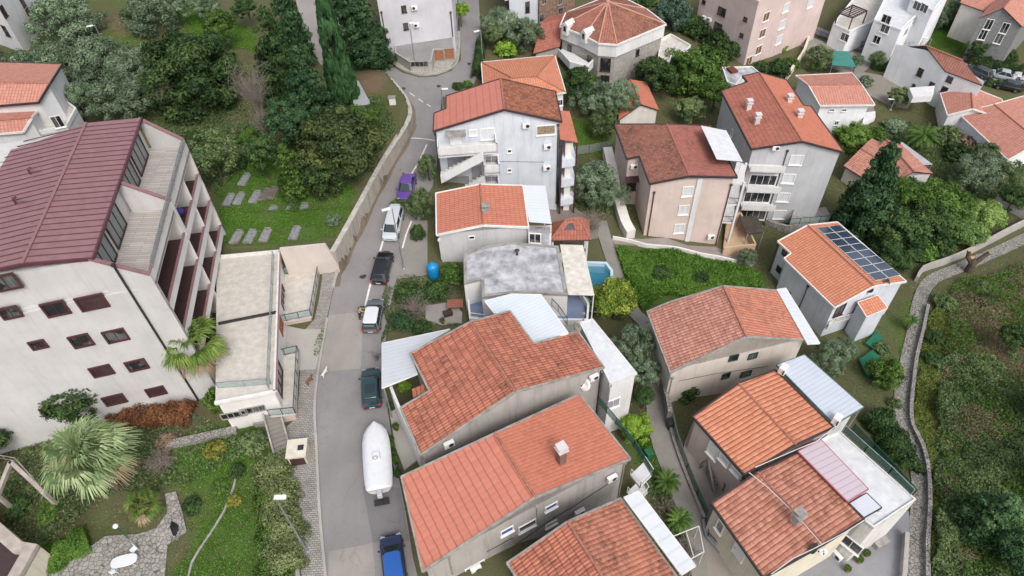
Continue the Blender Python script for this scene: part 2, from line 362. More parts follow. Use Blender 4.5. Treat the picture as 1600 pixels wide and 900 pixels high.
A_flag=stone('flagstones',(.38,.36,.33),(.21,.20,.185),(.11,.10,.075),2.9)
A_path=stone('cobbled_path',(.36,.34,.31),(.20,.19,.17),(.07,.065,.05),3.2)
A_white=plain('road_paint',(.72,.70,.66),.7,var=.2,scale=3)
ROAD_L=[(512,930),(500,800),(495,700),(492,640),(496,595),(502,548),(512,498),(519,462),(528,428),(545,392),(572,336),(600,279),(626,235),(640,208),(644,187),(636,160),(616,134),(594,117),(560,106)]
ROAD_R=[(660,930),(645,870),(634,800),(626,760),(615,705),(608,655),(600,600),(601,545),(607,492),(617,445),(625,420),(640,385),(655,350),(664,315),(676,290),(682,262),(684,235),(686,200),(690,152),(738,138),(750,110),(752,60),(748,0),(744,-60)]
ISL=[(712,-60),(716,0),(719,50),(720,94),(706,111),(681,120),(655,121),(629,114),(608,101),(595,84)]
road_poly=gp(ROAD_R+ISL+[(592,84),(560,70),(545,85)]+ROAD_L[::-1])
patch('road',road_poly,A_road,.03,.2,1.0)
patch('upper_road',gp([(545,85),(560,70),(575,62),(560,30),(520,0),(500,-60),(440,-60),(462,0),(478,60),(500,100),(540,110)]),A_conc,.035,.2)
patch('concrete_patch',gp([(514,493),(540,490),(569,488),(566,530),(564,576),(530,579),(499,582),(503,548)]),A_conc,.038,0,sink=False)
patch('concrete_patch',gp([(514,862),(548,856),(582,848),(585,880),(588,930),(512,930)]),A_conc,.038,0,sink=False)
patch('asphalt_repair',gp([(566,760),(625,762),(640,845),(583,848)]),A_dark,.037,0,sink=False)
patch('parking_bay',gp([(626,345),(668,345),(668,430),(622,436),(612,425),(630,385)]),A_yard,.045,0,sink=False)
# painted lines
def line_px(px,wd,name='road_marking'):
    patch(name,strip([tuple(p) for p in smooth_line(gp(px),3)],wd),A_white,.046,0,.8,sink=False)
line_px([(616,318),(600,372),(586,420),(577,452),(570,482)],.2)
line_px([(667,226),(655,252),(640,277)],.2)
line_px([(643,346),(635,366),(629,388)],.17)
line_px([(638,205),(655,206),(672,217)],.12) if False else None
for a,b in (((640,145),(648,151)),((654,155),(661,160)),((667,163),(673,167))): line_px([a,b],.13)
line_px([(636,216),(660,217),(680,220)],.16)
# pavements
PAV=[(474,930),(468,860),(463,800),(452,740),(444,700),(448,668),(464,655),(468,610),(470,560),(474,520),(492,500),(500,462),(505,426),(527,426)]
patch('pavement',gp(PAV+[(519,462),(511,498),(501,548),(495,595),(491,640),(494,700),(499,800),(511,930)]),A_pave,.15,.4,1.0)
patch('forecourt',gp([(436,508),(474,516),(505,516),(498,560),(494,578),(470,580),(432,560)]),A_pale,.165,.15,1.0)
isl=gp([(600,84),(612,97),(632,110),(656,117),(680,116),(702,108),(715,93),(717,50),(700,50),(640,50),(612,60)])
patch('island_pavement',isl,paving('kerb_pavers',(.42,.40,.36),.5,.3),.17,.4,1.0)
kl=smooth_line(gp([(512,498),(503,548),(496,595),(492,640),(495,700),(500,800),(512,930)]),4); patch('kerb',strip(kl,[.22]*len(kl)),asphalt('kerb_stone',(.36,.34,.31),.35,(1,1,1)),.18,.3,.8,sink=False)
kl=smooth_line(gp([(598,84),(610,97),(631,110),(656,117),(680,116),(703,108),(716,93),(718,50)]),4); patch('kerb',strip(kl,[.25]*len(kl)),MATS['kerb_stone'],.20,.3,.8,sink=False)
wl=smooth_line(gp([(524,448),(531,427),(548,391),(575,335),(603,278),(629,234),(643,206),(646,187),(638,160),(618,133)]),4)
patch('gutter_dirt',strip(wl,[.75+.2*math.sin(i*1.3) for i in range(len(wl))]),asphalt('gutter_dirt',(.17,.135,.10),.5,(1,1,1)),.05,0,.8,sink=False)
wl2=smooth_line(gp([(521,450),(527,428),(544,392),(571,336),(599,279),(625,235),(640,206),(643,187),(635,160),(615,133)]),4); patch('kerb',strip(wl2,[.3]*len(wl2)),MATS['kerb_stone'],.22,.4,.8,sink=False)
# paths on the right side
PATHL=[(1640,352),(1560,392),(1500,418),(1455,438),(1437,470),(1428,520),(1415,580),(1408,630),(1411,668),(1424,700),(1436,740),(1438,790),(1432,840),(1430,930)]
pl=smooth_line(gp(PATHL),3)
patch('stone_path',strip(pl,[1.5]*len(pl)),A_path,.05,.3,.8)
ALLEY=[(1012,505),(1018,560),(1028,620),(1038,680),(1058,735),(1080,790),(1100,850),(1110,930)]
al=smooth_line(gp(ALLEY),3)
patch('alley',strip(al,[1.7+1.0*min(1,i/8) for i in range(len(al))]),A_yard,.05,.3,.9)
patch('alley',strip(smooth_line(gp([(938,345),(945,370),(955,400),(968,440),(985,480),(1008,505)]),3),1.6),A_yard,.05,.3,.9)
patch('walkway',gp([(955,372),(1005,374),(1040,372),(1075,384),(1118,386),(1150,400),(1180,412),(1170,420),(1110,402),(1060,390),(1010,384),(960,382)]),asphalt('walk',(.25,.22,.2),.3,(1,1,1)),.06,.3,.9)
patch('driveway',gp([(1330,150),(1350,112),(1365,100),(1350,85),(1300,70),(1260,55),(1240,62),(1285,100),(1310,110),(1300,130),(1310,150)]),A_yard,.05,.2,1.5)
patch('driveway',gp([(1345,112),(1400,122),(1440,128),(1418,170),(1390,165),(1360,150),(1368,180),(1350,205),(1335,150)]),asphalt('gravel_yard',(.24,.22,.185),.3,(1,1,1)),.05,.2,1.5)
patch('lower_road',gp([(1235,40),(1300,62),(1365,85),(1410,94),(1470,110),(1520,125),(1600,145),(1700,170),(1700,140),(1600,122),(1540,104),(1470,92),(1400,72),(1370,72),(1310,55),(1260,35)]),asphalt('lower_asphalt',(.23,.22,.215),.2),.06,.2,1.5)
patch('yard',gp([(1180,470),(1190,440),(1170,415),(1120,400),(1100,470)]),A_yard,.03,.2) if False else None
patch('yard',gp([(860,290),(905,330),(935,345),(935,372),(880,380),(850,330)]),asphalt('brown_yard',(.19,.16,.14),.35,(1,1,1)),.05,.2)
patch('yard',gp([(1085,655),(1120,640),(1190,700),(1240,760),(1210,900),(1190,930),(1110,930),(1100,850),(1080,790),(1062,735),(1070,690)]),asphalt('tiled_yard',(.27,.24,.21),.3,(1,1,1)),.055,.2)
patch('yard',gp([(1230,930),(1225,880),(1330,835),(1395,790),(1420,800),(1420,860),(1412,930)]),asphalt('grey_yard',(.24,.24,.25),.3,(1,1,1)),.06,.2)
patch('terrace_paving',gp([(20,930),(80,885),(130,862),(165,838),(190,836),(215,835),(245,825),(262,800),(258,772),(275,768),(285,800),(292,830),(262,850),(255,930)]),A_flag,.05,.2,.7)
patch('yard',gp([(608,640),(640,640),(660,712),(632,735),(618,700)]),A_pale,.06,.2)
patch('yard',gp([(665,478),(722,470),(722,505),(690,508),(665,500)]),A_conc,.04,.1)
# ground colours by place
GREEN=(.07,.14,.024); DARKG=(.035,.07,.015); SOIL=(.13,.10,.07); DRY=(.15,.125,.07); MUD=(.12,.10,.07); RED=(.2,.12,.085); SCRUB=(.10,.12,.05)
ZONES=[(gp(q),c) for q,c in [
 ([(330,250),(430,235),(560,300),(530,370),(440,385),(350,395)],GREEN),
 ([(195,0),(300,0),(400,50),(400,80),(330,70),(250,30)],GREEN),([(150,45),(230,50),(235,75),(160,70)],GREEN),
 ([(150,12),(180,15),(210,50),(190,58)],RED),([(560,140),(600,130),(625,160),(628,200),(590,240),(565,200)],(.09,.10,.03)),([(560,118),(600,125),(600,145),(565,150)],RED),
 ([(255,700),(380,640),(470,720),(470,930),(250,930),(300,850),(290,780),(260,750)],GREEN),([(250,930),(170,860),(40,910),(45,850),(140,800)],DARKG),
 ([(0,640),(250,630),(330,650),(260,740),(150,780),(0,740)],MUD),([(0,740),(150,780),(140,850),(40,880),(0,860)],(.06,.055,.03)),
 ([(955,385),(1100,395),(1200,430),(1190,480),(1010,500),(960,440)],GREEN),([(890,185),(955,185),(955,240),(890,240)],GREEN),
 ([(890,250),(950,245),(960,340),(900,330)],(.07,.075,.035)),([(985,650),(1020,650),(1055,760),(1060,820),(1000,760)],GREEN),
 ([(1050,740),(1080,780),(1090,900),(1000,880),(980,770)],MUD),([(620,420),(720,420),(720,510),(605,520)],MUD),
 ([(1420,470),(1445,470),(1430,600),(1420,700),(1400,640)],GREEN),([(1420,700),(1455,480),(1500,440),(1500,500),(1470,600),(1460,750),(1455,930),(1440,930),(1440,790)],(.055,.10,.018)),
 ([(1400,540),(1425,470),(1415,460),(1395,520)],GREEN),
 ([(1470,470),(1600,430),(1800,430),(1800,600),(1600,600),(1480,560)],(.17,.115,.08)),([(1460,560),(1600,600),(1800,600),(1800,930),(1460,930)],SCRUB),
 ([(1390,40),(1500,20),(1560,60),(1500,85),(1400,75)],GREEN),([(1370,135),(1420,130),(1420,145),(1385,140)],(.08,.09,.035)),([(1500,150),(1600,150),(1600,160),(1520,156)],GREEN),
 ([(1360,200),(1460,190),(1560,230),(1600,300),(1480,330),(1440,260)],(.075,.075,.045)),([(1240,440),(1290,560),(1370,640),(1395,560),(1400,470)],SCRUB)]]
def nz(x,y,s,ph):   # cheap smooth noise
    return (np.sin(x*s+ph)+np.sin(y*s*1.13+ph*2.1)+np.sin((x+y)*s*.71+ph*1.7)+np.sin((x-1.7*y)*s*.53+ph))/4
def make_terrain():
    xs=np.concatenate([np.arange(-420,-60,12),np.arange(-60,-38,.8),np.arange(-38,56,.45),np.arange(56,110,.8),np.arange(110,500,12)])
    ys=np.concatenate([np.arange(-10,14,2),np.arange(14,100,.45),np.arange(100,150,.9),np.arange(150,620,14)])
    X,Y=np.meshgrid(xs,ys); Z=np.zeros_like(X)
    for i in range(0,len(ys),20): Z[i:i+20]=h(X[i:i+20],Y[i:i+20])
    rough=.10*nz(X,Y,1.9,1)+.06*nz(X,Y,4.3,2)
    m=np.zeros(X.shape,bool)
    for p in PATCHES: m|=inpoly(X,Y,p)
    Z=np.where(m,Z-.16,Z+rough*.5-.03)
    C=np.zeros(X.shape+(3,)); C[:]=(.11,.11,.055)
    wx=X+.9*nz(X,Y,1.1,3)+.4*nz(X,Y,3.3,5); wy=Y+.9*nz(X,Y,1.2,7)+.4*nz(X,Y,3.1,9)
    for p,c in ZONES:
        k=inpoly(wx,wy,p); C[k]=c
    # soften borders
    for _ in range(2):
        C[1:-1,1:-1]=(C[1:-1,1:-1]*2+C[:-2,1:-1]+C[2:,1:-1]+C[1:-1,:-2]+C[1:-1,2:])/6
    nx,ny=len(xs),len(ys); me=bpy.data.meshes.new('ground')
    co=np.stack([X,Y,Z],-1).reshape(-1,3); i=np.arange(nx*ny).reshape(ny,nx)
    q=np.stack([i[:-1,:-1],i[:-1,1:],i[1:,1:],i[1:,:-1]],-1).reshape(-1,4)
    me.vertices.add(len(co)); me.vertices.foreach_set('co',co.ravel()); me.loops.add(q.size); me.loops.foreach_set('vertex_index',q.ravel())
    me.polygons.add(len(q)); me.polygons.foreach_set('loop_start',np.arange(len(q))*4); me.polygons.foreach_set('loop_total',np.full(len(q),4)); me.update(); me.validate()
    at=me.color_attributes.new('soil','FLOAT_COLOR','POINT'); at.data.foreach_set('color',np.concatenate([C.reshape(-1,3),np.ones((len(co),1))],1).ravel())
    m_,nt,b=nodes('ground_cover'); a=N(nt,'ShaderNodeAttribute'); a.attribute_name='soil'; p=geo_pos(nt)
    n1=noise(nt,p,.55,7,.7); n2=noise(nt,p,5,5,.75); n3=noise(nt,p,22,3,.8)
    c=mixc(nt,ramp(nt,n1,[(.42,0),(.68,.65)]),a.outputs['Color'],(.11,.09,.055)); c=mixc(nt,ramp(nt,n2,[(.4,.0),(.7,.5)]),c,(.05,.065,.025))
    c=mixc(nt,ramp(nt,n3,[(.5,0),(.8,.35)]),c,(.16,.17,.08))
    nt.links.new(c,b.inputs['Base Color']); b.inputs['Roughness'].default_value=.95; b.inputs['Specular IOR Level'].default_value=.1; bump(nt,b,n2,.8,.12)
    me.materials.append(m_); o=link('ground',me); tag(o,kind='structure'); return o
make_terrain()
# ================= BUILDING HELPERS =================
def hitplane(u,v,p0,n):
    r=ray(u,v); c=np.array([0,0,HC]); t=np.dot(np.array(p0)-c,n)/np.dot(r,n); return c+r*t
def wallhit(u,v,a,b):
    a=np.array(a,float);b=np.array(b,float); t=np.append(b[:2]-a[:2],0); n=np.cross(t,(0,0,1)); return hitplane(u,v,(a[0],a[1],0),n)
def inset(poly,d):
    """move every side of a polygon inwards"""
    n=len(poly); P2=[np.array(p[:2],float) for p in poly]
    ar=sum(P2[i][0]*P2[(i+1)%n][1]-P2[(i+1)%n][0]*P2[i][1] for i in range(n)); s=1 if ar>0 else -1
    out=[]
    for i in range(n):
        a,b,c=P2[i-1],P2[i],P2[(i+1)%n]; t1=(b-a)/(np.linalg.norm(b-a)+1e-9); t2=(c-b)/(np.linalg.norm(c-b)+1e-9)
        n1=np.array([-t1[1],t1[0]])*s; n2=np.array([-t2[1],t2[0]])*s; den=1+np.dot(n1,n2)
        out.append(b+(n1+n2)*d/den if den>.2 else b+n1*d)
    return out
class House: pass
M_fascia=plain('dark_gutter',(.05,.035,.035),.5); M_wtrim=plain('white_trim',(.72,.70,.67),.6); M_gtrim=plain('grey_trim',(.33,.31,.28),.8,var=.3)
M_black=plain('black_iron',(.02,.02,.022),.5); M_dk=plain('dark_plastic',(.03,.03,.03),.5)
G_dark=glassy('window_glass',(.03,.035,.04),.12)
def _curtains():
    nt=G_dark.node_tree; b=nt.nodes['Principled BSDF']; n=noise(nt,geo_pos(nt),.55,2); n2=noise(nt,geo_pos(nt,(6,6,.4)),1,2); c=mixc(nt,ramp(nt,n,[(.5,0),(.56,1)]),(.02,.022,.026),(.13,.135,.135)); nt.links.new(mixc(nt,ramp(nt,n2,[(.4,0),(.6,.5)]),c,(.015,.016,.02)),b.inputs['Base Color'])
_curtains(); M_frameW=plain('white_frame',(.75,.74,.72),.5,var=.04); M_frameB=plain('brown_frame',(.06,.03,.028),.5)
M_ridge=plain('terracotta_ridge',(.40,.165,.115),.85,var=.3,scale=4)
M_shutW=ribbed('white_shutter',(.62,.64,.66),.07,.5); M_metal=plain('galvanised',(.4,.41,.42),.4,.6)
def plane_of(a,b,c):
    n=np.cross(np.array(b)-a,np.array(c)-a); n/=np.linalg.norm(n); return (np.array(a),n if n[2]>0 else -n)
def plane_z(pl,x,y): p,n=pl; return p[2]-((x-p[0])*n[0]+(y-p[1])*n[1])/n[2]
def slab(name,poly,pl,mat,parent,thick=.16,uvdir=None,lift=0):
    """a roof slope: planar polygon with thickness, UV in metres"""
    mb=MB(); o=np.array(poly[0]); n=pl[1]; u=np.array(uvdir,float); u-=u.dot(n)*n; u/=np.linalg.norm(u); v=np.cross(n,u)
    top=[np.array(p)+n*lift for p in poly]; ar=sum(top[i][0]*top[(i+1)%len(top)][1]-top[(i+1)%len(top)][0]*top[i][1] for i in range(len(top)))
    if ar<0: top=top[::-1]
    bot=[p-np.array([0,0,thick]) for p in top]; uv=[((p-o).dot(u)+50,(p-o).dot(v)+50) for p in top]
    mb.face(top,uv); mb.m=1; mb.face(bot[::-1])
    for i in range(len(top)):
        j=(i+1)%len(top); mb.face([bot[i],bot[j],top[j],top[i]])
    return mb.build(name,[mat,M_fascia],parent)
def walls(H,foot,zt,mat,zb=None,name='wall'):
    if zb is None: zb=min(float(h(p[0],p[1])) for p in foot)-1.2
    mb=MB(); mb.prism([(p[0],p[1]) for p in foot],zb,zt); o=mb.build(name,mat,H.root)
    H.foot.append([np.array([p[0],p[1]]) for p in foot]); H.zb=zb; return o
def gable(name,label,S1,S2,ridge,ze,wall,tiles,zr=None,over=.3,trim=None,cap=None,rise=None,sag=0,group=None,verge=True,cat='house'):
    H=House(); A=P(*S1[0],ze); D=P(*S2[-1],ze) if S2 else None
    if zr is None:
        R1=wallhit(*ridge[0],A,D); zr=R1[2]
    zr=min(max(zr,ze+.5),ze+3.2)
    R1=P(*ridge[0],zr); R2=P(*ridge[1],zr); H.zr=zr; H.ze=ze
    p1=plane_of(A,R1,R2)
    if not S2: D=np.array([2*R1[0]-A[0],2*R1[1]-A[1],ze])
    p2=plane_of(D,R1,R2); H.pl=(p1,p2); H.R=(R1,R2)
    o1=[hitplane(u,v,p1[0],p1[1]) for u,v in S1]; o2=[hitplane(u,v,p2[0],p2[1]) for u,v in S2] if S2 else [np.array([2*R2[0]-o1[-1][0],2*R2[1]-o1[-1][1],ze]),D]
    out=o1+[R2]+o2+[R1]; ins=inset(out,over)
    c=np.mean([p[:2] for p in out],0); H.root=thing(name,label,cat,(c[0],c[1],float(h(c[0],c[1]))),group=group); H.foot=[]
    cross=lambda q,a,b:(b[0]-a[0])*(q[1]-a[1])-(b[1]-a[1])*(q[0]-a[0])
    s1=np.sign(cross(A,R1,R2)); zt=[]
    for q in ins: zt.append(plane_z(p1 if np.sign(cross(q,R1,R2))==s1 else p2,q[0],q[1])-.10)
    # the ridge vertices must sit on the ridge
    zt[len(o1)]=min(plane_z(p1,*ins[len(o1)]),plane_z(p2,*ins[len(o1)]))-.12; zt[-1]=min(plane_z(p1,*ins[-1]),plane_z(p2,*ins[-1]))-.12
    walls(H,ins,zt,wall)
    rd=(R2-R1)
    t1,t2=tiles if isinstance(tiles,tuple) else (tiles,tiles)
    slab('roof_slope',o1+[R2,R1],p1,t1,H.root,uvdir=rd); slab('roof_slope',[R1,R2]+o2,p2,t2,H.root,uvdir=rd)
    mb=MB()
    nseg=max(3,int(np.linalg.norm(rd)/.42))
    for i in range(nseg):
        a=R1+rd*i/nseg; b=R1+rd*(i+1.03)/nseg; mb.tube([a+[0,0,.0],b+[0,0,.02]],[.13,.105],6)
    mb.build('ridge_cap',cap or M_ridge,H.root)
    if trim is not None and verge:
        mb=MB(); loop=out
        for i in range(len(loop)):
            a=loop[i];b=loop[(i+1)%len(loop)]; mb.beam(a+[0,0,-.05],b+[0,0,-.05],.14,.24)
        mb.build('fascia',trim,H.root)
    H.out=out; return H
def flat(name,label,px,zt,wall,top,base=None,par=.25,parw=.2,over=0,cat='house',group=None,zb=None,parmat=None):
    H=House(); W_=[P(u,v,zt+par) for u,v in px]; c=np.mean([p[:2] for p in W_],0)
    H.root=thing(name,label,cat,(c[0],c[1],float(h(c[0],c[1]))),group=group); H.foot=[]; H.out=W_; H.ze=zt
    ins=inset(W_,over) if over else [p[:2] for p in W_]; walls(H,ins,zt-.02 if not over else zt-.1,wall,zb)
    o=inset(W_,-.0); mb=MB(); q=[(p[0],p[1]) for p in o]; mb.prism(inset(o,.02),zt-.15 if over else zt-.01,zt+.03)
    mb.build('flat_roof',top,H.root)
    if par>0:
        mb=MB(); inn=inset(W_,parw); n=len(o)
        for i in range(n):
            j=(i+1)%n; mb.prism([o[i][:2],o[j][:2],inn[j],inn[i]],zt-.2,zt+par)
        mb.build('parapet',parmat or wall,H.root)
    return H
def findwall(H,u,v,zlo=None,prefer=None):
    best=None; cam_=np.array([0,0,HC])
    for foot in H.foot:
        n=len(foot); ar=sum(foot[i][0]*foot[(i+1)%n][1]-foot[(i+1)%n][0]*foot[i][1] for i in range(n)); s=1 if ar>0 else -1
        for i in range(n):
            a=foot[i];b=foot[(i+1)%n]
            if np.linalg.norm(b-a)<.5: continue
            t=(b-a)/np.linalg.norm(b-a); nn=np.array([t[1],-t[0],0])*s
            q=wallhit(u,v,a,b); k=(q[:2]-a).dot(t)
            if -.3<=k<=np.linalg.norm(b-a)+.3 and nn.dot(cam_-q)>0 and q[2]>H.zb-3:
                d=np.linalg.norm(q-cam_)
                if d>5 and (best is None or d<best[0]): best=(d,q,np.array([t[0],t[1],0]),nn)
    if best is None:
        print('NO WALL for',u,v,H.root.name); return None
    return best[1:]
def window(H,u,v,w_=1.1,h_=1.2,frame=None,pane=None,fw=.09,mull=1,sill=True,name='window',proud=.05,rail=0):
    r=findwall(H,u,v)
    if r is None: return
    q,t,n=r; z=np.array([0,0,1.]); frame=frame or M_frameW; pane=pane or G_dark; ax=(t,n,z); mb=MB()
    for s in(-1,1):
        mb.box(q+t*s*(w_/2+fw/2)+n*proud/2,(fw,proud+.06,h_+2*fw),ax=ax); mb.box(q+z*s*(h_/2+fw/2)+n*proud/2,(w_,proud+.055,fw),ax=ax)
    for k in range(1,mull+1): 
        if mull>0: mb.box(q+t*(-w_/2+w_*k/(mull+1))+n*.03,(.05,.05,h_),ax=ax)
    if sill: mb.box(q-z*(h_/2+fw+.03)+n*(.09),(w_+.3,.2,.05),ax=ax)
    f=mb.build(name,frame,H.root); mb=MB(); a=q-t*w_/2-z*h_/2+n*.012; b=q+t*w_/2-z*h_/2+n*.012
    mb.face([a,b,b+z*h_,a+z*h_],[(0,0),(0,w_),(h_,w_),(h_,0)]); mb.build('pane',pane,f); return q,t,n
def door(H,u,v,w_=1,h_=2.1,mat=None,frame=None):
    r=findwall(H,u,v)
    if r is None: return
    q,t,n=r; z=np.array([0,0,1.]); ax=(t,n,z); mb=MB()
    mb.box(q+n*.04,(w_,.08,h_),ax=ax)
    for s in(-1,1): mb.box(q+t*s*(w_/2+.05)+n*.04,(.1,.14,h_+.1),ax=ax)
    mb.box(q+z*(h_/2+.05)+n*.04,(w_+.2,.14,.1),ax=ax)
    d=mb.build('door',mat or M_frameB,H.root); mb=MB(); mb.box(q+t*(w_*.38)+n*.12,(.05,.06,.16),ax=ax); mb.build('handle',M_metal,d)
def pipe(H,u,v,u2,v2,r=.06,mat=None,off=.1,hopper=True):
    a=findwall(H,u,v)
    if a is None: return
    q,t,n=a; z2=HC+ray(u2,v2)[2]/math.hypot(*ray(u2,v2)[:2])*math.hypot(q[0],q[1])
    mb=MB(); p=q+n*off; mb.tube([p,(p[0],p[1],min(z2,q[2]-1))],r,8)
    if hopper: mb.box(p+[0,0,.1],(.24,.24,.22))
    mb.build('drainpipe',mat or M_fascia,H.root)
def ac_unit(H,u,v,label,group=None,sc=1.0):
    r=findwall(H,u,v)
    if r is None: return
    q,t,n=r; z=np.array([0,0,1.]); ax=(t,n,z); T=thing('air_conditioner',label,'air conditioner',q,group=group)
    mb=MB(); mb.box(q+n*.28,(.86*sc,.34,.6*sc),ax=ax); mb.build('casing',M_frameW,T,bevel=.02)
    mb=MB(); c=q+n*.46-t*.14*sc; pts=[c+.22*sc*(math.cos(k*math.pi/8)*t+math.sin(k*math.pi/8)*z) for k in range(16)]
    mb.mesh([p for p in pts]+[p-n*.012 for p in pts],[tuple(range(16)),tuple(range(31,15,-1))]); mb.build('fan_grille',M_dk,T)
    mb=MB()
    for s in(-1,1): mb.box(q+t*s*.3+n*.2-z*.33*sc,(.04,.42,.04),ax=ax)
    mb.build('bracket',M_metal,T); return T
def railing(name,label,pts,cat='railing',ht=1.0,mat=None,sp=.14,parent=None,group=None,panel=None,closed=False,post=1.5,kind=None,thin=.014):
    """posts, rails and either balusters or a glass or mesh panel along 3-D points"""
    pts=[np.array(p,float) for p in pts]; mat=mat or M_black
    if closed: pts=pts+[pts[0]]
    if parent is None: T=thing(name,label,cat,pts[0],group=group)
    else: T=None
    mb=MB(); pm=MB(); z=np.array([0,0,1.])
    for a,b in zip(pts[:-1],pts[1:]):
        L=np.linalg.norm(b-a); mb.beam(a+z*ht,b+z*ht,.05,.05); mb.beam(a+z*.1,b+z*.1,.03,.03); n=max(1,round(L/post))
        for k in range(n+1): p=a+(b-a)*k/n; mb.box(p+z*ht/2,(.05,.05,ht))
        if panel is None:
            m=int(L/sp)
            for k in range(1,m): p=a+(b-a)*k/m; mb.box(p+z*ht/2,(thin,thin,ht-.06))
        else:
            t=(b-a)/L; q=[a+t*.03+z*.13,b-t*.03+z*.13,b-t*.03+z*(ht-.04),a+t*.03+z*(ht-.04)]; nn=np.cross(t,z)*.006
            pm.hexa([q[0]-nn,q[1]-nn,q[1]+nn,q[0]+nn,q[3]-nn,q[2]-nn,q[2]+nn,q[3]+nn])
    if T is not None:
        mb.build('rail_frame',mat,T)
        if panel is not None: pm.build('panel',panel,T)
        return T
    r=mb.build(name,mat,parent)
    if panel is not None: pm.build('panel',panel,r)
    return r
def lowwall(name,label,px,ht,wd,mat,cat='wall',world=False,zfun=None,cap=None,group=None,top=None):
    """a free-standing or retaining wall along ground pixels"""
    pts=px if world else smooth_line(gp(px),2); T=None; mb=MB(); n=len(pts); L=[];R=[]
    hts=ht if hasattr(ht,'__len__') else [ht]*n
    if len(hts)!=n: hts=list(np.interp(np.linspace(0,1,n),np.linspace(0,1,len(hts)),hts))
    for i in range(n):
        a=np.array(pts[max(i-1,0)]);b=np.array(pts[min(i+1,n-1)]); t=b-a; t/=np.linalg.norm(t)+1e-9; m=np.array([-t[1],t[0]])
        L.append(np.array(pts[i])+m*wd/2); R.append(np.array(pts[i])-m*wd/2)
    gz=[float(hsmooth(p[0],p[1])) for p in pts]
    zt=[gz[i]+hts[i] for i in range(n)] if top is None else [top]*n
    def ring(i,w=0,z0=None,z1=None): return [(*(L[i]),z0),(*(R[i]),z0),(*(R[i]),z1),(*(L[i]),z1)]
    vs=[]; 
    for i in range(n): vs+=ring(i,0,gz[i]-1.2,zt[i])
    fs=[(0,1,2,3),tuple(4*(n-1)+k for k in(3,2,1,0))]
    for i in range(n-1):
        for k in range(4): a=4*i+k; b=4*i+(k+1)%4; fs.append((b,a,a+4,b+4))
    mb.mesh(vs,fs); o=np.array([pts[0][0],pts[0][1],gz[0]])
    if cap is None:
        me=mb.build(name,mat); tag(me,label,cat,group); return me
    T=thing(name,label,cat,o,group=group); mb.build('wall_face',mat,T); mb=MB()
    for i in range(n-1):
        a=np.array([*pts[i],zt[i]+.05]);b=np.array([*pts[i+1],zt[i+1]+.05]); mb.beam(a,b,wd+.1,.1)
    mb.build('coping',cap,T); return T
def dish(u,v,z,label,r=.45,face=(.4,-1,.6),mat=None,pole=.6):
    p=P(u,v,z); T=thing('satellite_dish',label,'satellite dish',p-[0,0,pole]); n=np.array(face,float); n/=np.linalg.norm(n)
    a=np.cross(n,(0,0,1)); a/=np.linalg.norm(a); b=np.cross(n,a); mb=MB(); vs=[];fs=[];K=16
    for j,(rr,dd) in enumerate(((.02,0),(.5,.04),(1,.16))):
        for k in range(K): th=k*2*math.pi/K; vs.append(p+n*dd*r*1.3+r*rr*(math.cos(th)*a+math.sin(th)*b))
    for j in range(2):
        for k in range(K): fs.append((j*K+k,j*K+(k+1)%K,(j+1)*K+(k+1)%K,(j+1)*K+k))
    fs.append(tuple(range(K))); o=None; mb.mesh(vs,fs); o=mb.build('reflector',mat or M_frameW,T,True); s=o.modifiers.new('thickness','SOLIDIFY'); s.thickness=.02
    mb=MB(); mb.tube([p-[0,0,pole],p-[0,0,.05]],.025,6); mb.build('mast',M_metal,T)
    mb=MB(); e=p+n*r*1.1; mb.tube([p-b*r*.9,e],.012,5); mb.box(e,(.1,.08,.1)); mb.build('feed_arm',M_dk,T); return T
# ================= BUILDINGS =================
def block(name,label,base,ht,wall,top,par=.3,cat='building',zt=None):
    pts=[G(u,v) for u,v in base]; z=(max(p[2] for p in pts) if zt is None else 0)+ht; H=House(); c=np.mean(pts,0)
    H.root=thing(name,label,cat,(c[0],c[1],float(h(c[0],c[1])))); H.foot=[]; W_=[np.array([p[0],p[1],z]) for p in pts]; H.out=W_; H.ze=z
    walls(H,[p[:2] for p in W_],z-.02,wall); mb=MB(); mb.prism(inset(W_,.02),z-.02,z+.04); mb.build('flat_roof',top,H.root)
    inn=inset(W_,.22); oo=inset(W_,-.04); mb=MB(); n=len(oo)
    for i in range(n): j=(i+1)%n; mb.prism([oo[i],oo[j],inn[j],inn[i]],z-.25,z+par)
    mb.build('parapet',wall,H.root); return H
def hip(name,label,C4,ridge,ze,zr,wall,t,over=.3,trim=None,cat='house',posts=None,base=None,zb=None):
    H=House(); E=[P(u,v,ze) for u,v in C4]; R=[P(u,v,zr) for u,v in ridge]; c=np.mean(E,0); H.foot=[]; H.out=E; H.ze=ze
    H.root=thing(name,label,cat,(c[0],c[1],float(h(c[0],c[1]))))
    if posts is None: walls(H,inset(E,over),ze-.08,wall,zb)
    faces=[[E[0],E[1],R[1],R[0]],[E[1],E[2],R[1]],[E[2],E[3],R[0],R[1]],[E[3],E[0],R[0]]]
    for f in faces:
        pl=plane_of(f[0],f[1],f[2]); e=np.array(f[1])-f[0]; slab('roof_slope',f,pl,t,H.root,uvdir=e)
    mb=MB()
    for a,b in ((R[0],R[1]),(E[0],R[0]),(E[1],R[1]),(E[2],R[1]),(E[3],R[0])):
        a=np.array(a)+[0,0,.03];b=np.array(b)+[0,0,.03]
        if np.linalg.norm(b-a)>.3: mb.tube([a,b],.1,6)
    mb.build('hip_cap',M_ridge,H.root)
    if trim is not None:
        mb=MB(); 
        for i in range(4): mb.beam(E[i]+[0,0,-.08],E[(i+1)%4]+[0,0,-.08],.14,.2)
        mb.build('fascia',trim,H.root)
    return H
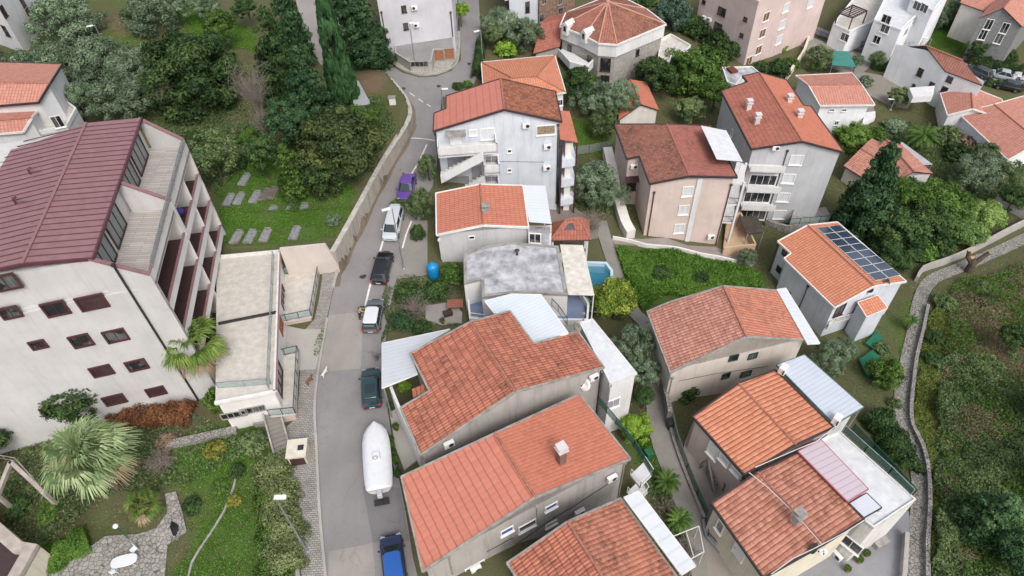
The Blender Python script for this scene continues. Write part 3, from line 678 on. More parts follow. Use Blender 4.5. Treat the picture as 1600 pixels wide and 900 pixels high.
def sheet(name,label,px,z,mat,parent=None,th=.08,uvp=(0,1),cat='canopy',posts=(),postmat=None,frame=None,group=None,tilt=None):
    """a thin roof panel: z is one height or one per corner"""
    zs=z if hasattr(z,'__len__') else [z]*len(px); pts=[P(u,v,a) for (u,v),a in zip(px,zs)]
    pl=plane_of(pts[0],pts[1],pts[2]); pts=[hitplane(u,v,pl[0],pl[1]) for u,v in px]
    T=parent
    if parent is None: c=pts[0]; T=thing(name,label,cat,(c[0],c[1],float(h(c[0],c[1]))),group=group)
    o=slab('roof_sheet',pts,pl,mat,T,th,uvdir=pts[uvp[1]]-pts[uvp[0]])
    if frame is not None:
        mb=MB()
        for i in range(len(pts)): mb.beam(pts[i]-[0,0,.06],pts[(i+1)%len(pts)]-[0,0,.06],.08,.14)
        mb.build('edge_frame',frame,T)
    for i,zb in posts:
        p=pts[i]; c=np.mean(pts,0); q=p+(c-p)*.05; g=float(h(q[0],q[1]))-.3 if zb is None else zb
        mb=MB(); mb.box((q[0],q[1],(g+q[2]-.1)/2),(.1,.1,q[2]-.1-g)); mb.build('post',postmat or M_metal,T)
    return T,pts
def chimney(H,u,v,zb,w_=.6,ht=1.1,mat=None,capm=None,d=None,pots=0):
    p=P(u,v,zb); mb=MB(); rz=math.atan2(*(H.R[1]-H.R[0])[:2][::-1]) if hasattr(H,'R') else 0
    mb.box((p[0],p[1],zb+ht/2-.4),(w_,d or w_,ht+.8),rz); c=mb.build('chimney',mat or render_wall('chimney_render',(.5,.46,.42)),H.root)
    mb=MB(); mb.box((p[0],p[1],zb+ht+.04),(w_+.22,(d or w_)+.22,.09),rz); mb.box((p[0],p[1],zb+ht+.25),(w_*.5,(d or w_)*.5,.34),rz); mb.box((p[0],p[1],zb+ht+.45),(w_+.16,(d or w_)+.16,.07),rz)
    mb.build('chimney_cap',capm or M_gtrim,c)
# --- materials of walls and roofs
W_white=render_wall('white_render',(.66,.655,.65),.3); W_warm=render_wall('warm_white_render',(.70,.66,.61),.3); W_blue=render_wall('cool_white_render',(.58,.61,.66),.35)
W_grey=render_wall('weathered_grey_render',(.40,.37,.345),.5,(.12,.11,.10)); W_lgrey=render_wall('light_grey_render',(.52,.51,.505),.35); W_beige=render_wall('beige_render',(.60,.54,.48),.35)
W_pink=render_wall('pink_render',(.60,.48,.45),.25); W_peach=render_wall('peach_render',(.60,.49,.44),.25); W_cream=render_wall('cream_render',(.66,.61,.49),.35); W_dgrey=render_wall('mid_grey_render',(.46,.465,.48),.3)
S_wall=stone('stone_wall',(.42,.40,.37),(.28,.26,.23),(.30,.28,.26),2.6); S_dry=stone('dry_stone',(.38,.36,.33),(.22,.21,.19),(.07,.065,.055),3.5)
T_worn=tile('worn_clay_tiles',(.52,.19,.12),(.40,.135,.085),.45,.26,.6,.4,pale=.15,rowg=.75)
T_sheet=tile('pressed_tile_sheet',(.51,.19,.13),(.48,.175,.118),.07,.5,.62,.05,pale=.12,rowg=.75,stain_and_shade=(.16,.05,.03),bs=.2)
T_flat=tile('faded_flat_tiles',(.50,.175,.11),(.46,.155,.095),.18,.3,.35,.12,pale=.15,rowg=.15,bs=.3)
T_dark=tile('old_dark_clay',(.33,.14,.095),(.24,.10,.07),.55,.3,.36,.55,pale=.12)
T_bright=tile('orange_barrel_tiles',(.60,.25,.15),(.52,.20,.11),.22,.40,.42,.9,pale=.1,rowg=.12,stain_and_shade=(.12,.035,.018))
T_pale=tile('weathered_pale_tiles',(.54,.26,.19),(.42,.18,.13),.38,.32,.42,.4,pale=.3,rowg=.6,stain_and_shade=(.10,.04,.028))
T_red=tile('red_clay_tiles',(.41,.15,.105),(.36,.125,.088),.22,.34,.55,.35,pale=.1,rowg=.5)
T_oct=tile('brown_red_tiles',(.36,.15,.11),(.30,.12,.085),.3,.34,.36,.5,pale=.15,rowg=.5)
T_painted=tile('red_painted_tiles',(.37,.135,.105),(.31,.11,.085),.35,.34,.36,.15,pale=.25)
T_new=tile('new_orange_tiles',(.58,.24,.14),(.52,.20,.115),.12,.32,.38,.6,pale=.1,rowg=.5,stain_and_shade=(.16,.05,.03))
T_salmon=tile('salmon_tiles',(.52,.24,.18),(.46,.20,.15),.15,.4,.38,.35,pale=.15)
C_roof=plain('weathered_concrete_roof',(.47,.47,.49),.9,var=.38,scale=.9); W_bright=render_wall('bright_white_render',(.80,.81,.83),.18); C_white=plain('white_membrane',(.62,.63,.64),.6,var=.12); C_terr=plain('pale_terrace_tiles',(.56,.52,.465),.7,var=.15)
R_white=ribbed('white_corrugated',(.60,.63,.66),.5,.25); R_whitef=ribbed('white_fine_corrugated',(.56,.61,.65),.35,.35); R_grey=ribbed('grey_corrugated',(.50,.54,.60),.4,.4); R_pink=ribbed('translucent_pink_sheet',(.52,.43,.47),.5,.5)
M_pinkf=plain('faded_red_frame',(.42,.13,.15),.6)
# ---- 1 the large apartment block with burgundy metal roof
M_burg=plain('burgundy_sheet',(.265,.145,.148),.5,.1,var=.12); M_burgf=plain('burgundy_frame',(.075,.03,.032),.5); M_seam=plain('burgundy_seam',(.10,.035,.045),.5); M_shb=ribbed('burgundy_shutter',(.045,.018,.018),.08,.4)
W_apt=render_wall('apartment_render',(.53,.515,.505),.2); W_aptw=render_wall('apartment_white_band',(.70,.67,.64),.15)
G_green=glassy('greenish_glass',(.35,.45,.43),.1,.35); G_terr=glassy('terrace_glazing',(.16,.19,.19),.08)
def apartment():
    ZE=18.0; ZT=14.75; ZP=15.6
    Q1=P(145,403,ZE); Q2=P(221,184,ZE); F1=P(235,429,ZP); F2=P(290,222,ZP)
    H=House(); H.foot=[]; H.root=thing('apartment_building','large five storey apartment block with burgundy metal roof, stepped balconies and burgundy framed windows','building',(Q1[0]-12,Q1[1]+9,-1.5)); H.zb=-4
    ev=(F2-F1); ev[2]=0; L=np.linalg.norm(ev); e=ev/L; nx=np.array([e[1],-e[0],0])   # e along the street face, nx outward (east)
    if nx[0]<0: nx=-nx
    # front line direction from the eave
    fl=P(0,424,ZE+.45)-Q1; fl[2]=0; fl/=np.linalg.norm(fl)
    back=Q2+fl*0; c0=Q1.copy(); c0[2]=0
    # body below terrace level: from recess line back
    rec=1.7; A=F1-nx*rec; B=F2-nx*rec
    body=[A[:2],B[:2],(B+fl*42)[:2],(A+fl*42)[:2]]
    walls(H,body,ZT-.15,W_apt)
    # front wall runs on to the street face, under the sloping wing
    T0=(A[:2]); 
    # penthouse storey
    i1=Q1-nx*.45-e*-.35; i2=Q2-nx*.45-e*.3
    ph=[(Q1+e*.3-nx*.5)[:2],(Q2-e*.3-nx*.5)[:2],(Q2-e*.3+fl*42)[:2],(Q1+e*.3+fl*42)[:2]]
    mb=MB(); mb.prism([tuple(p) for p in ph],ZT-.2,ZE-.1); mb.build('penthouse_wall',W_apt,H.root)
    H.foot.append([np.array(p) for p in ph])
    # roof
    RD1=P(35,412,ZE+.7); RD2=P(135,192,ZE+.7); pE=plane_of(Q1,Q2,RD2)
    RD1=hitplane(35,412,*pE); rd=RD2-RD1
    pW=plane_of(RD1,RD2,P(-60,262,ZE-.6)+0)
    def onE(u,v): return hitplane(u,v,*pE)
    def onW(u,v): return hitplane(u,v,*pW)
    Q1e=Q1;Q2e=Q2
    east=[Q1e,Q2e,RD2,RD1]; west=[RD1,RD2,onW(40,228),onW(-90,262),onW(-260,470)]
    slab('roof_slope',east,pE,M_burg,H.root,.2,uvdir=rd); slab('roof_slope',west,pW,M_burg,H.root,.2,uvdir=rd)
    mb=MB(); Ln=np.linalg.norm(Q2-Q1); n=int(Ln/.72)
    for k in range(1,n):
        t=k/n; a=Q1+(Q2-Q1)*t; b=RD1+(RD2-RD1)*t; mb.beam(a+[0,0,.02],b+[0,0,.02],.05,.07)
        # west side, clipped at the roof's outline
        d=(b-a)/np.linalg.norm(b-a); w0=b; ln=14
        wd=np.cross(pW[1],rd/np.linalg.norm(rd)); wd=wd if wd.dot(d)>0 else -wd
        lim=np.linalg.norm(np.array(west[2])-RD2)*(t)+np.linalg.norm(np.array(west[4])-RD1)*(1-t)
        mb.beam(w0+[0,0,.02],w0+wd*min(lim,13)*.98+[0,0,.02],.05,.07)
    mb.build('standing_seams',M_seam,H.root)
    mb=MB(); mb.beam(RD1+[0,0,.05],RD2+[0,0,.05],.22,.1); mb.build('ridge_cap',M_burg,H.root)
    mb=MB(); mb.beam(Q1+[0,0,-.08],Q2+[0,0,-.08],.16,.26); mb.beam(Q1+[0,0,-.1],RD1+[0,0,-.1],.16,.26); mb.beam(RD1+[0,0,-.1],west[4]+[0,0,-.1],.16,.26); mb.build('fascia',M_seam,H.root)
    for u,v in ((48,272),(25,318)):
        q=onE(u,v) if u>60 else onW(u,v); mb=MB(); mb.tube([q,q+[0,0,.5]],.09,8); mb.tube([q+[0,0,.5],q+[.25,.1,.55]],.1,8); mb.tube([q+[0,0,.1],q+fl*.0+e*.0+[.0,.0,.1]+nx*1.6],.03,5); mb.build('roof_vent',M_seam,H.root)
    # terrace floor and glazing behind it
    mb=MB(); mb.prism([(Q1-nx*.6)[:2],(Q2-nx*.6)[:2],F2[:2],F1[:2]],ZT-.3,ZT); mb.build('terrace_floor',paving('terrace_decking',(.44,.40,.37),2.4,.25,(.28,.26,.24),.15,.03),H.root)
    Lq=np.linalg.norm(Q2-Q1); eq=(Q2-Q1)/Lq
    def between(t,z): p=Q1+eq*Lq*t-nx*.48; return np.array([p[0],p[1],z])
    for (t0,t1) in ((.03,.20),(.235,.40),(.56,.72),(.755,.93)):
        a=between(t0,ZT+.1); b=between(t1,ZT+.1); c=(a+b)/2; ax=(eq,nx,np.array([0,0,1.]))
        mb=MB(); W_=np.linalg.norm(b-a)
        for s in(-1,1): mb.box(c+eq*s*(W_/2)+[0,0,1.2]+nx*.06,(.1,.14,2.5),ax=ax)
        for z in (0.0,2.42): mb.box(c+[0,0,z]+nx*.06,(W_,.14,.1),ax=ax)
        for k in (1,2): mb.box(c+eq*(k/3-.5)*W_+[0,0,1.2]+nx*.05,(.07,.1,2.4),ax=ax)
        f=mb.build('terrace_window',M_frameB,H.root); mb=MB(); q=c+[0,0,1.2]+nx*.03; mb.box(q,(W_,.04,2.4),ax=ax); mb.build('pane',G_terr,f)
    # wing walls sloping from the eave to the parapet
    for pa,pb in ((Q1,F1),(P(187,282,ZE),P(268,314,ZP)),(Q2,P(287,219,ZP))):
        a=np.array(pa)-nx*.3; b=np.array(pb); t=(b-a); t[2]=0; t/=np.linalg.norm(t); m=np.cross(t,(0,0,1))*.12
        q=[np.array([*p[:2],z]) for p,z in ((a-m,ZT-3),(b-m,ZT-3),(b+m,ZT-3),(a+m,ZT-3),(a-m,ZE-.1),(b-m,ZP-.05),(b+m,ZP-.05),(a+m,ZE-.1))]
        mb=MB(); mb.hexa(q); w_=mb.build('wing_wall',W_apt,H.root); mb=MB(); mb.beam(np.array([*a[:2],ZE]),np.array([*b[:2],ZP+.05]),.34,.12); mb.build('coping',M_burg,w_)
    # street face: white bands, fins, recessed burgundy windows
    ts=[0,.5,.76,1.0]
    lv=[ZT-3.3*k for k in range(0,5)]
    for k,z in enumerate(lv):
        a=F1.copy();b=F2.copy(); mb=MB(); hi=.95 if k<4 else .9
        p=[a-nx*.16,b-nx*.16,b,a]; mb.prism([q[:2] for q in p],z-.35,z+hi-(.1 if k==0 else 0)-(.3 if k else 0)); 
        bb=mb.build('balcony',W_aptw,H.root); mb=MB(); zr_=z+hi-(.3 if k else 0); mb.beam(np.array([*(a-nx*.08)[:2],zr_]),np.array([*(b-nx*.08)[:2],zr_]),.22,.07); mb.build('handrail',M_burg,bb)
        if k:
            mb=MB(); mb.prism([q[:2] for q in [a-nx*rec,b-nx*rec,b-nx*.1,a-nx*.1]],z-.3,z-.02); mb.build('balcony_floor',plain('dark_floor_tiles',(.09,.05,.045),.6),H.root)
    for t in ts:
        c=F1+(F2-F1)*t; mb=MB(); w2=.14 if t in (0,1.0) else .06
        q0=c-nx*rec-e*w2; q1=c+nx*.0-e*w2; q2=c+nx*.0+e*w2; q3=c-nx*rec+e*w2
        if t==0: q0+=e*w2;q1+=e*w2;q2+=e*w2;q3+=e*w2
        if t==1: q0-=e*w2;q1-=e*w2;q2-=e*w2;q3-=e*w2
        mb.prism([q[:2] for q in (q0,q1,q2,q3)],-3,ZT-.36); mb.build('dividing_fin',W_aptw,H.root)
    for k in range(1,5):
        for t0,t1 in zip(ts[:-1],ts[1:]):
            z=lv[k]; a=A+(B-A)*(t0+.03); b=A+(B-A)*(t1-.03); c=(a+b)/2; W_=np.linalg.norm(b[:2]-a[:2]); ax=(e,nx,np.array([0,0,1.]))
            mb=MB(); cc=np.array([c[0],c[1],z+1.25])+nx*.05; mb.box(cc+np.array([0,0,.2]),(W_,.06,2.75),ax=ax); f=mb.build('balcony_door',M_burgf,H.root)
            mb=MB(); 
            for s in (-.25,.25): mb.box(cc+e*s*W_+nx*.05,(W_*.42,.03,1.9),ax=ax)
            mb.build('pane',G_dark,f)
    # glass screens on the terrace edge
    railing('glass_screen',None,[P(240,418,ZP+.1)*1,P(289,226,ZP+.1)*1],ht=.75,mat=M_metal,parent=H.root,panel=G_green,post=2)
    # front facade windows
    H.foot=[[np.array(p) for p in body]]
    H.foot[0][0]=F1[:2].copy(); H.foot[0][3]=(F1+fl*42)[:2]
    mb=MB(); fb=[F1[:2],A[:2],(A+fl*41.9)[:2],(F1+fl*41.9)[:2]]
    # front wall skin lying in the plane of the wing
    fr=[(F1)[:2],(F1+e*.3)[:2],(F1+fl*41+e*.3)[:2],(F1+fl*41)[:2]]
    mb=MB(); mb.prism([tuple(p) for p in fr],-4,ZT-.36); mb.build('front_wall',W_apt,H.root)
    a=Q1-nx*.3; fr=[a[:2]+e[:2]*0,(a+e*.35)[:2],(Q1+fl*41+e*.35)[:2],(Q1+fl*41)[:2]]
    mb=MB(); mb.prism([tuple(p) for p in fr],ZT-.37,ZE-.1); mb.build('front_wall',W_apt,H.root)
    rows=[((144,472,1.75,1.2,1),(87,482,1.4,1.2,2),(16,488,1.1,.9,2),(8,441,1.5,1.2,2)),((181,524,1.4,1.15,2),(127,532,1.25,1.15,2),(60,538,.9,.7,2)),((214,570,1.35,1.05,2),(159,579,1.4,1.0,1)),((244,611,1.3,.9,1),(179,624,1.5,1.0,1),(85,641,1.7,1.0,1))]
    for r in rows:
        for u,v,ww,hh,k in r: window(H,u,v,ww,hh,M_burgf,M_shb if k==1 else G_dark,fw=.15,mull=0 if k==1 else 1,sill=False,proud=.1)
    pipe(H,178,414,322,643,.09,M_dk,.12)
    return H,F1,F2,e,nx,fl
APT,F1,F2,AE,ANX,AFL=apartment()
# ---- the low wing of flat terraces between the block and the street
def annex():
    ZA=4.0; px=[(338,402),(437,393),(430,612),(336,630)]
    W_=[P(u,v,ZA+.1) for u,v in px]; H=House(); H.root=thing('terrace_wing','low wing with two flat beige roof terraces between the big block and the pavement','building',(W_[1][0]-4,W_[1][1]-8,0)); H.foot=[]; H.zb=-3
    walls(H,inset(W_,.15),ZA-.1,W_aptw,-3); mb=MB(); mb.prism([p[:2] for p in W_],ZA-.25,ZA); mb.build('flat_roof',C_terr,H.root)
    s=W_[1]-W_[2]; s[2]=0; L=np.linalg.norm(s); s/=L; nx=np.array([s[1],-s[0],0]); z=np.array([0,0,1.])
    mid=P(342,507,ZA); mid2=P(433,489,ZA); mb=MB(); mb.beam(mid+[0,0,.12],mid2+[0,0,.12],.18,.26); mb.build('divider',M_dk,H.root)
    mb=MB()
    for a,b in ((W_[1],W_[2]),(W_[2],W_[3]),(W_[0],W_[1])): mb.beam(np.array([*a[:2],ZA+.12]),np.array([*b[:2],ZA+.12]),.28,.26)
    mb.build('parapet',M_wtrim,H.root)
    mb=MB(); mb.beam(np.array([*(W_[1]+nx*.12)[:2],ZA+.28]),np.array([*(W_[2]+nx*.12)[:2],ZA+.28]),.12,.08); mb.build('coping',M_burg,H.root)
    railing('terrace_rail',None,[np.array([*(p-nx*.55)[:2],ZA]) for p in (W_[1]-s*.6,W_[2]+s*.5)],ht=.85,mat=M_metal,parent=H.root,panel=G_green,post=2.0)
    railing('terrace_rail',None,[P(342,607,ZA),P(424,601,ZA)],ht=.85,mat=M_metal,parent=H.root,panel=G_green,post=2.0)
    # balconies over the forecourt
    for pxs,zb in (([(446,428),(500,420),(487,494),(448,502)],1.5),([(445,556),(467,550),(462,646),(444,646)],1.3)):
        q=[P(u,v,zb) for u,v in pxs]; q[0]=q[0]-nx*1.2; q[3]=q[3]-nx*1.2; mb=MB(); mb.prism([p[:2] for p in q],zb-.25,zb); b=mb.build('balcony_slab',C_terr,H.root)
        railing('balcony_rail',None,[q[0],q[1],q[2],q[3]],ht=.95,mat=M_dk,parent=H.root,panel=G_green,post=1.3)
        mb=MB(); mb.prism([p[:2] for p in inset(q,.25)],-1.5,zb-.25); mb.build('balcony_base',W_pink,H.root)
    for u,v,a,b_,m in ((444,470,2.6,1.9,G_dark),(436,590,3.0,1.9,G_dark)): window(H,u,v,a,b_,M_burgf,m,fw=.12,mull=2,sill=False)
    for u,v in ((395,640),(365,648)): window(H,u,v,2.0,.7,M_gtrim,G_dark,mull=3,sill=False)
    door(H,437,505,1.4,2.1,plain('rust_orange_door',(.30,.08,.04),.6))
    return H
ANN=annex()
# panel wall that holds the bank at the forecourt
def panelwall():
    a=G(455,428);b=G(530,425); t=b-a; A1=wallhit(437,388,a,b); A2=wallhit(508,381,a,b); A3=wallhit(529,414,a,b); a2=wallhit(455,429,a,b)
    n=np.cross(t,(0,0,1)); n/=np.linalg.norm(n); mb=MB(); q=[A1,A2,A3,np.array([*A3[:2],-1.5]),np.array([*A1[:2],-1.5])]
    k=[p+n*.15 for p in q]; mb.mesh([p-n*.15 for p in q]+k,[(4,3,2,1,0),(5,6,7,8,9)]+[(i,(i+1)%5,(i+1)%5+5,i+5) for i in range(5)])
    o=mb.build('retaining_wall',W_beige if False else render_wall('smooth_warm_render',(.58,.51,.46),.12)); tag(o,'smooth pale beige retaining wall at the lower end of the cemetery lawn','wall')
panelwall()
lowwall('retaining_wall','long stained concrete retaining wall along the left kerb of the street',[(529,424),(545,389),(573,333),(601,276),(626,233),(640,205),(643,186),(634,161),(614,136),(592,121),(560,109)],[2.9,2.5,2.3,2.0,1.6,1.4,1.0,.9,.9,.9],.45,render_wall('stained_retaining_concrete',(.40,.36,.31),1.0,(.10,.085,.07)),cap=plain('pale_coping',(.48,.45,.40),.8,var=.25))
# ---- 2 upper left corner buildings
b=block('apartment_building','white rendered block with small dark windows in the top left corner behind olive trees',[(40,84),(78,20),(-30,-90),(-130,20)],10,W_white,C_roof)
for u,v in ((45,22),(5,18),(34,2),(9,48)): window(b,u,v,.9,1.4,M_frameB,G_dark)
h3=gable('tiled_house','white house with stepped orange tile roofs at the left edge behind the burgundy roof',[(-60,170),(60,160)],[(97,100),(-40,96)],((-60,128),(78,130)),10.5,W_white,T_salmon,zr=12.2,trim=M_fascia)
h3b=gable('tiled_house','small lower orange tile roof with white gable wall at the left edge',[(-60,214),(36,206)],[(60,172),(-60,170)],((-60,192),(49,184)),9.0,W_white,T_salmon,zr=10.2,trim=M_wtrim)
h3c=flat('white_annex','white balcony block with low parapet attached beside the left edge tile roofs',[(66,150),(92,147),(119,168),(104,196),(60,205)],7.6,W_white,C_terr,par=.5,cat='building')
window(h3c,90,190,1.0,1.4)
# ---- 3 top middle
b=block('apartment_building','tall pale grey block with two tiny windows above the road bend',[(604,88),(713,80),(716,20),(606,20)],12,render_wall('pale_cool_render',(.54,.53,.56),.12),C_roof)
for u,v in ((631,14),(634,41)): window(b,u,v,.55,.8,M_frameB,G_dark)
for u,v,l in ((647,11,'upper of two air conditioners on the windowless pale grey block'),(650,38,'lower of two air conditioners on the windowless pale grey block')): ac_unit(b,u,v,l)
pipe(b,596,20,604,68,.07); pipe(b,704,20,706,57,.07)
g=flat('garage','flat roofed grey concrete garage with orange brick bays in the middle of the road island',[(617,64),(707,57),(710,76),(678,77),(674,96),(640,97),(617,82)],4.3,W_grey,asphalt('garage_roof',(.24,.235,.23),.4,(1,1,1)),par=.08,cat='garage')
M_brick=plain('orange_brick',(.36,.15,.08),.85,var=.3,scale=5)
for u,v in ((686,86),(702,84)): window(g,u,v,1.3,1.5,M_gtrim,M_brick,mull=0,sill=False)
window(g,655,100,2.4,.7,M_gtrim,G_dark,mull=3,sill=False)
b=block('apartment_building','bluish white block with one dark window behind the grey olive at the top edge',[(790,38),(841,36),(845,-10),(790,-10)],9,W_blue,C_roof); window(b,824,11,.6,1.6,M_frameB,G_dark); window(b,792,8,.6,1.3,M_frameB,G_dark)
b=block('unfinished_building','raw brick and concrete block beside the bluish white one at the top edge',[(842,38),(897,26),(892,-20),(842,-10)],9,plain('raw_brick',(.30,.19,.14),.9,var=.4,scale=2.5),C_roof)
for u,v in ((846,28),(876,18),(875,1),(850,0)): window(b,u,v,.9,1.2,M_gtrim,G_dark)
lo=gable('tiled_shed','narrow dark orange tiled lean-to beside the raw brick block',[(833,84),(875,72)],None,((845,38),(880,30)),1.0,W_grey,T_red,zr=2.6,trim=None)
# stone house with faceted roof
def octo():
    ZE=3.9; px=[(875,41),(913,56),(935,68),(964,70),(1041,38),(1010,14),(960,-10),(884,20)]; E=[P(u,v,ZE) for u,v in px]; c=np.mean(E,0); AP=P(950,-2,7.4)
    H=House(); H.foot=[]; H.root=thing('stone_house','large stone house with faceted red tile roof, white upper band and tiny dormers','house',(c[0],c[1],-3)); walls(H,inset(E,.35),2.0,S_wall)
    mb=MB(); mb.prism([tuple(p) for p in inset(E,.12)],1.9,ZE-.1); mb.build('upper_band',W_white,H.root)
    AP=np.array([*(c[:2]*.35+AP[:2]*.65),7.0])
    for i in range(8):
        f=[E[i],E[(i+1)%8],AP]; slab('roof_slope',f,plane_of(*f),T_dark if i%2 else T_oct,H.root,uvdir=np.array(E[(i+1)%8])-E[i])
    mb=MB()
    for i in range(8): mb.tube([E[i]+[0,0,.03],AP+[0,0,.03]],.12,6)
    mb.lathe([(.3,0),(.35,.3),(.1,.5)],(AP[0],AP[1],AP[2]-.1),8); mb.build('hip_cap',plain('pale_ridge',(.45,.24,.18),.8),H.root)
    mb=MB(); 
    for i in range(8): mb.beam(E[i]+[0,0,-.05],E[(i+1)%8]+[0,0,-.05],.2,.25)
    mb.build('cornice',M_wtrim,H.root)
    for u,v in ((888,45),(918,58)):
        r=findwall(H,u,v); q,t,n=r; q=np.array([q[0],q[1],ZE+.1]); ax=(t,n,np.array([0,0,1.])); mb=MB(); mb.box(q+n*.15-[0,0,.1],(.9,1.4,1.6),ax=ax)
        a=q+n*.9+[0,0,.7]; bk=q-n*.9+[0,0,.7]
        mb.mesh([a-t*.55,a+t*.55,a+[0,0,.5],bk-t*.55,bk+t*.55,bk+[0,0,.5]],[(0,1,2),(5,4,3),(0,2,5,3),(1,4,5,2),(0,3,4,1)])
        d=mb.build('dormer',M_wtrim,H.root); mb=MB(); mb.box(q+n*.87+[0,0,.1],(.45,.04,.8),ax=ax); mb.build('pane',G_dark,d)
    H.zb=-6
    for u,v,a,b_ in ((946,101,1.4,1.9),(945,124,1.2,1.2),(890,78,.6,1.5),(921,96,.7,1.6),(996,82,.5,.8)): window(H,u,v,a,b_,M_frameB,G_dark,mull=1 if a>1 else 0)
    # curved balcony on the left
    q=[P(u,v,0.3) for u,v in ((872,84),(890,104),(918,112),(927,101),(905,88),(880,72))]; mb=MB(); mb.prism([p[:2] for p in q],-.1,.2); mb.prism([p[:2] for p in q[:4]]+[tuple(x) for x in [(q[3][:2]*.93+q[4][:2]*.07),(q[2][:2]*.9+q[4][:2]*.1),(q[1][:2]*.9+q[5][:2]*.1),(q[0][:2]*.93+q[5][:2]*.07)]],.2,1.1); mb.build('balcony',W_white,H.root)
    return H
octo()
t_=flat('terrace_annex','pale terrace with low white parapet and green painted wall right of the stone house',[(1032,60),(1048,52),(1080,70),(1075,76),(1050,86),(1046,96),(1028,90)],-.6,render_wall('green_wall',(.03,.16,.07),.3),C_terr,par=.45,cat='building',parmat=M_wtrim)
# pink block
pk=block('apartment_building','pale pink block with brown windows and white roof parapet at the top edge',[(1162,102),(1270,62),(1215,10),(1085,48)],9.5,W_pink,C_white)
for u,v,a in ((1128,18,1.6),(1122,42,1.6),(1100,3,.6),(1165,30,.6),(1159,55,.6),(1153,80,.6),(1096,29,.5)): window(pk,u,v,a,1.2 if a>1 else .5,M_frameB,G_dark)
for u,v in ((1197,26),(1191,52),(1185,78),(1170,95),(1228,12),(1222,38),(1217,62),(1266,5)): window(pk,u,v,1.5,1.4,M_frameW,M_shutW if u>1210 else plain('ochre_shutter',(.18,.09,.04),.6))
for u,v,l in ((1102,27,'left one of a pair of air conditioners on the pink block'),(1110,30,'right one of a pair of air conditioners on the pink block')): ac_unit(pk,u,v,l)
# modern white complex
m1=flat('white_villa','white cubic villa carrying an open brown pergola on its corner terrace',[(1302,36),(1328,48),(1362,34),(1405,-12),(1350,-24)],-6.2,W_bright,C_terr,par=.35,cat='villa')
m2=flat('white_villa','taller white villa volume with stepped balconies right of the brown pergola',[(1366,30),(1408,46),(1448,8),(1462,-40),(1400,-40)],-3.5,W_bright,C_white,par=.3,cat='villa')
m3=flat('white_villa','white villa volume with an arched double window at the top edge',[(1424,-2),(1458,16),(1488,-20),(1440,-50)],-1.5,W_bright,C_white,par=.3,cat='villa')
for H_,u,v,a in ((m2,1385,30,1.5),(m2,1383,45,1.4),(m2,1428,32,1.2),(m2,1370,62,1.2),(m3,1433,9,1.4),(m3,1444,13,1.4),(m1,1320,58,1.5),(m2,1415,50,1.5)): window(H_,u,v,a,1.3,M_frameW,G_dark)
T=thing('pergola','open dark brown timber pergola on the white villa terrace','pergola',P(1330,38,-6.1)); pts=[P(u,v,-3.9) for u,v in ((1310,20),(1332,28),(1355,17),(1332,8))]; mb=MB()
for i in range(4): mb.beam(pts[i],pts[(i+1)%4],.16,.2)
for k in range(1,7): mb.beam(pts[0]+(pts[3]-pts[0])*k/7,pts[1]+(pts[2]-pts[1])*k/7,.1,.14)
mb.build('roof_beams',M_frameB,T)
for p in pts: mb=MB(); mb.box(p-[0,0,1.15],(.16,.16,2.3)); mb.build('post',M_frameB,T)
b=gable('stone_house','grey stone gabled house with two white framed windows in the top right corner',[(1530,28),(1578,-30)],[(1650,-14),(1598,42)],((1568,12),(1618,-45)),-3.5,stone('grey_stone',(.27,.27,.27),(.19,.19,.19),(.22,.22,.22),3),T_salmon,zr=-1.2)
for u,v in ((1545,38),(1570,44),(1536,54),(1561,60)): window(b,u,v,1.0,1.7,M_frameW,G_dark)
b=gable('tiled_house','orange tiled roof strip cut by the top edge near the right corner',[(1500,4),(1545,20)],None,((1515,-22),(1570,-8)),-4.5,W_warm,T_salmon,zr=-2.8)
# right side houses
b=gable('white_house','tall white house with a steep salmon roof and balcony beside the gravel yard',[(1477,111),(1535,133)],None,((1446,71),(1504,94)),-5.2,W_bright,T_salmon,zr=-2.9,over=.15)
for u,v,a,c in ((1438,113,.8,1.2),(1455,135,.7,1.3),(1484,124,.8,.8),(1476,140,.8,.8),(1428,134,.4,.4)): window(b,u,v,a,c,M_frameB,G_dark)
q=[P(u,v,-8) for u,v in ((1418,143),(1424,158),(1455,156),(1458,140))]; mb=MB(); mb.prism([p[:2] for p in q],-8.3,-7.3); mb.build('balcony',W_white,b.root)
b=gable('tiled_house','low house with wide salmon tile roof below the steep white house',[(1480,180),(1469,146)],[(1565,155),(1580,190)],((1520,170),(1517,136)),-8.2,W_white,T_salmon,zr=-6.9,trim=M_wtrim)
b=gable('tiled_house','house with orange tile roof and white verges at the right edge beside the palms',[(1575,250),(1497,177)],[(1600,150),(1680,205)],((1625,222),(1553,163)),-8.6,W_bright,T_salmon,zr=-6.6,trim=M_wtrim)
b=gable('white_house','white house with a two-tier pink roof edged by white gutters behind the four chimney roof',[(1281,165),(1367,164)],[(1331,114),(1243,118)],((1263,133),(1346,132)),-5.4,W_bright,T_salmon,zr=-4.2,trim=M_wtrim,over=.5)
for u,v,a,c in ((1300,172,.6,.3),(1319,172,.6,.3),(1307,192,.5,.6)): window(b,u,v,a,c,M_frameW,G_dark)
q=[P(u,v,-8.4) for u,v in ((1350,180),(1366,178),(1366,188),(1346,196))]; mb=MB(); mb.prism([p[:2] for p in q],-8.6,-7.9); mb.build('balcony',W_white,b.root)
b=flat('white_shed','small white flat roofed shed with an orange roof hatch behind the four chimney roof',[(1128,104),(1175,103),(1188,114),(1160,120),(1150,132),(1136,128)],-4.6,W_white,C_roof,par=.2,cat='shed')
q=P(1144,110,-4.4); mb=MB(); mb.box((q[0],q[1],-4.3),(1.2,1.6,.3),.3); mb.build('roof_hatch',T_bright,b.root)
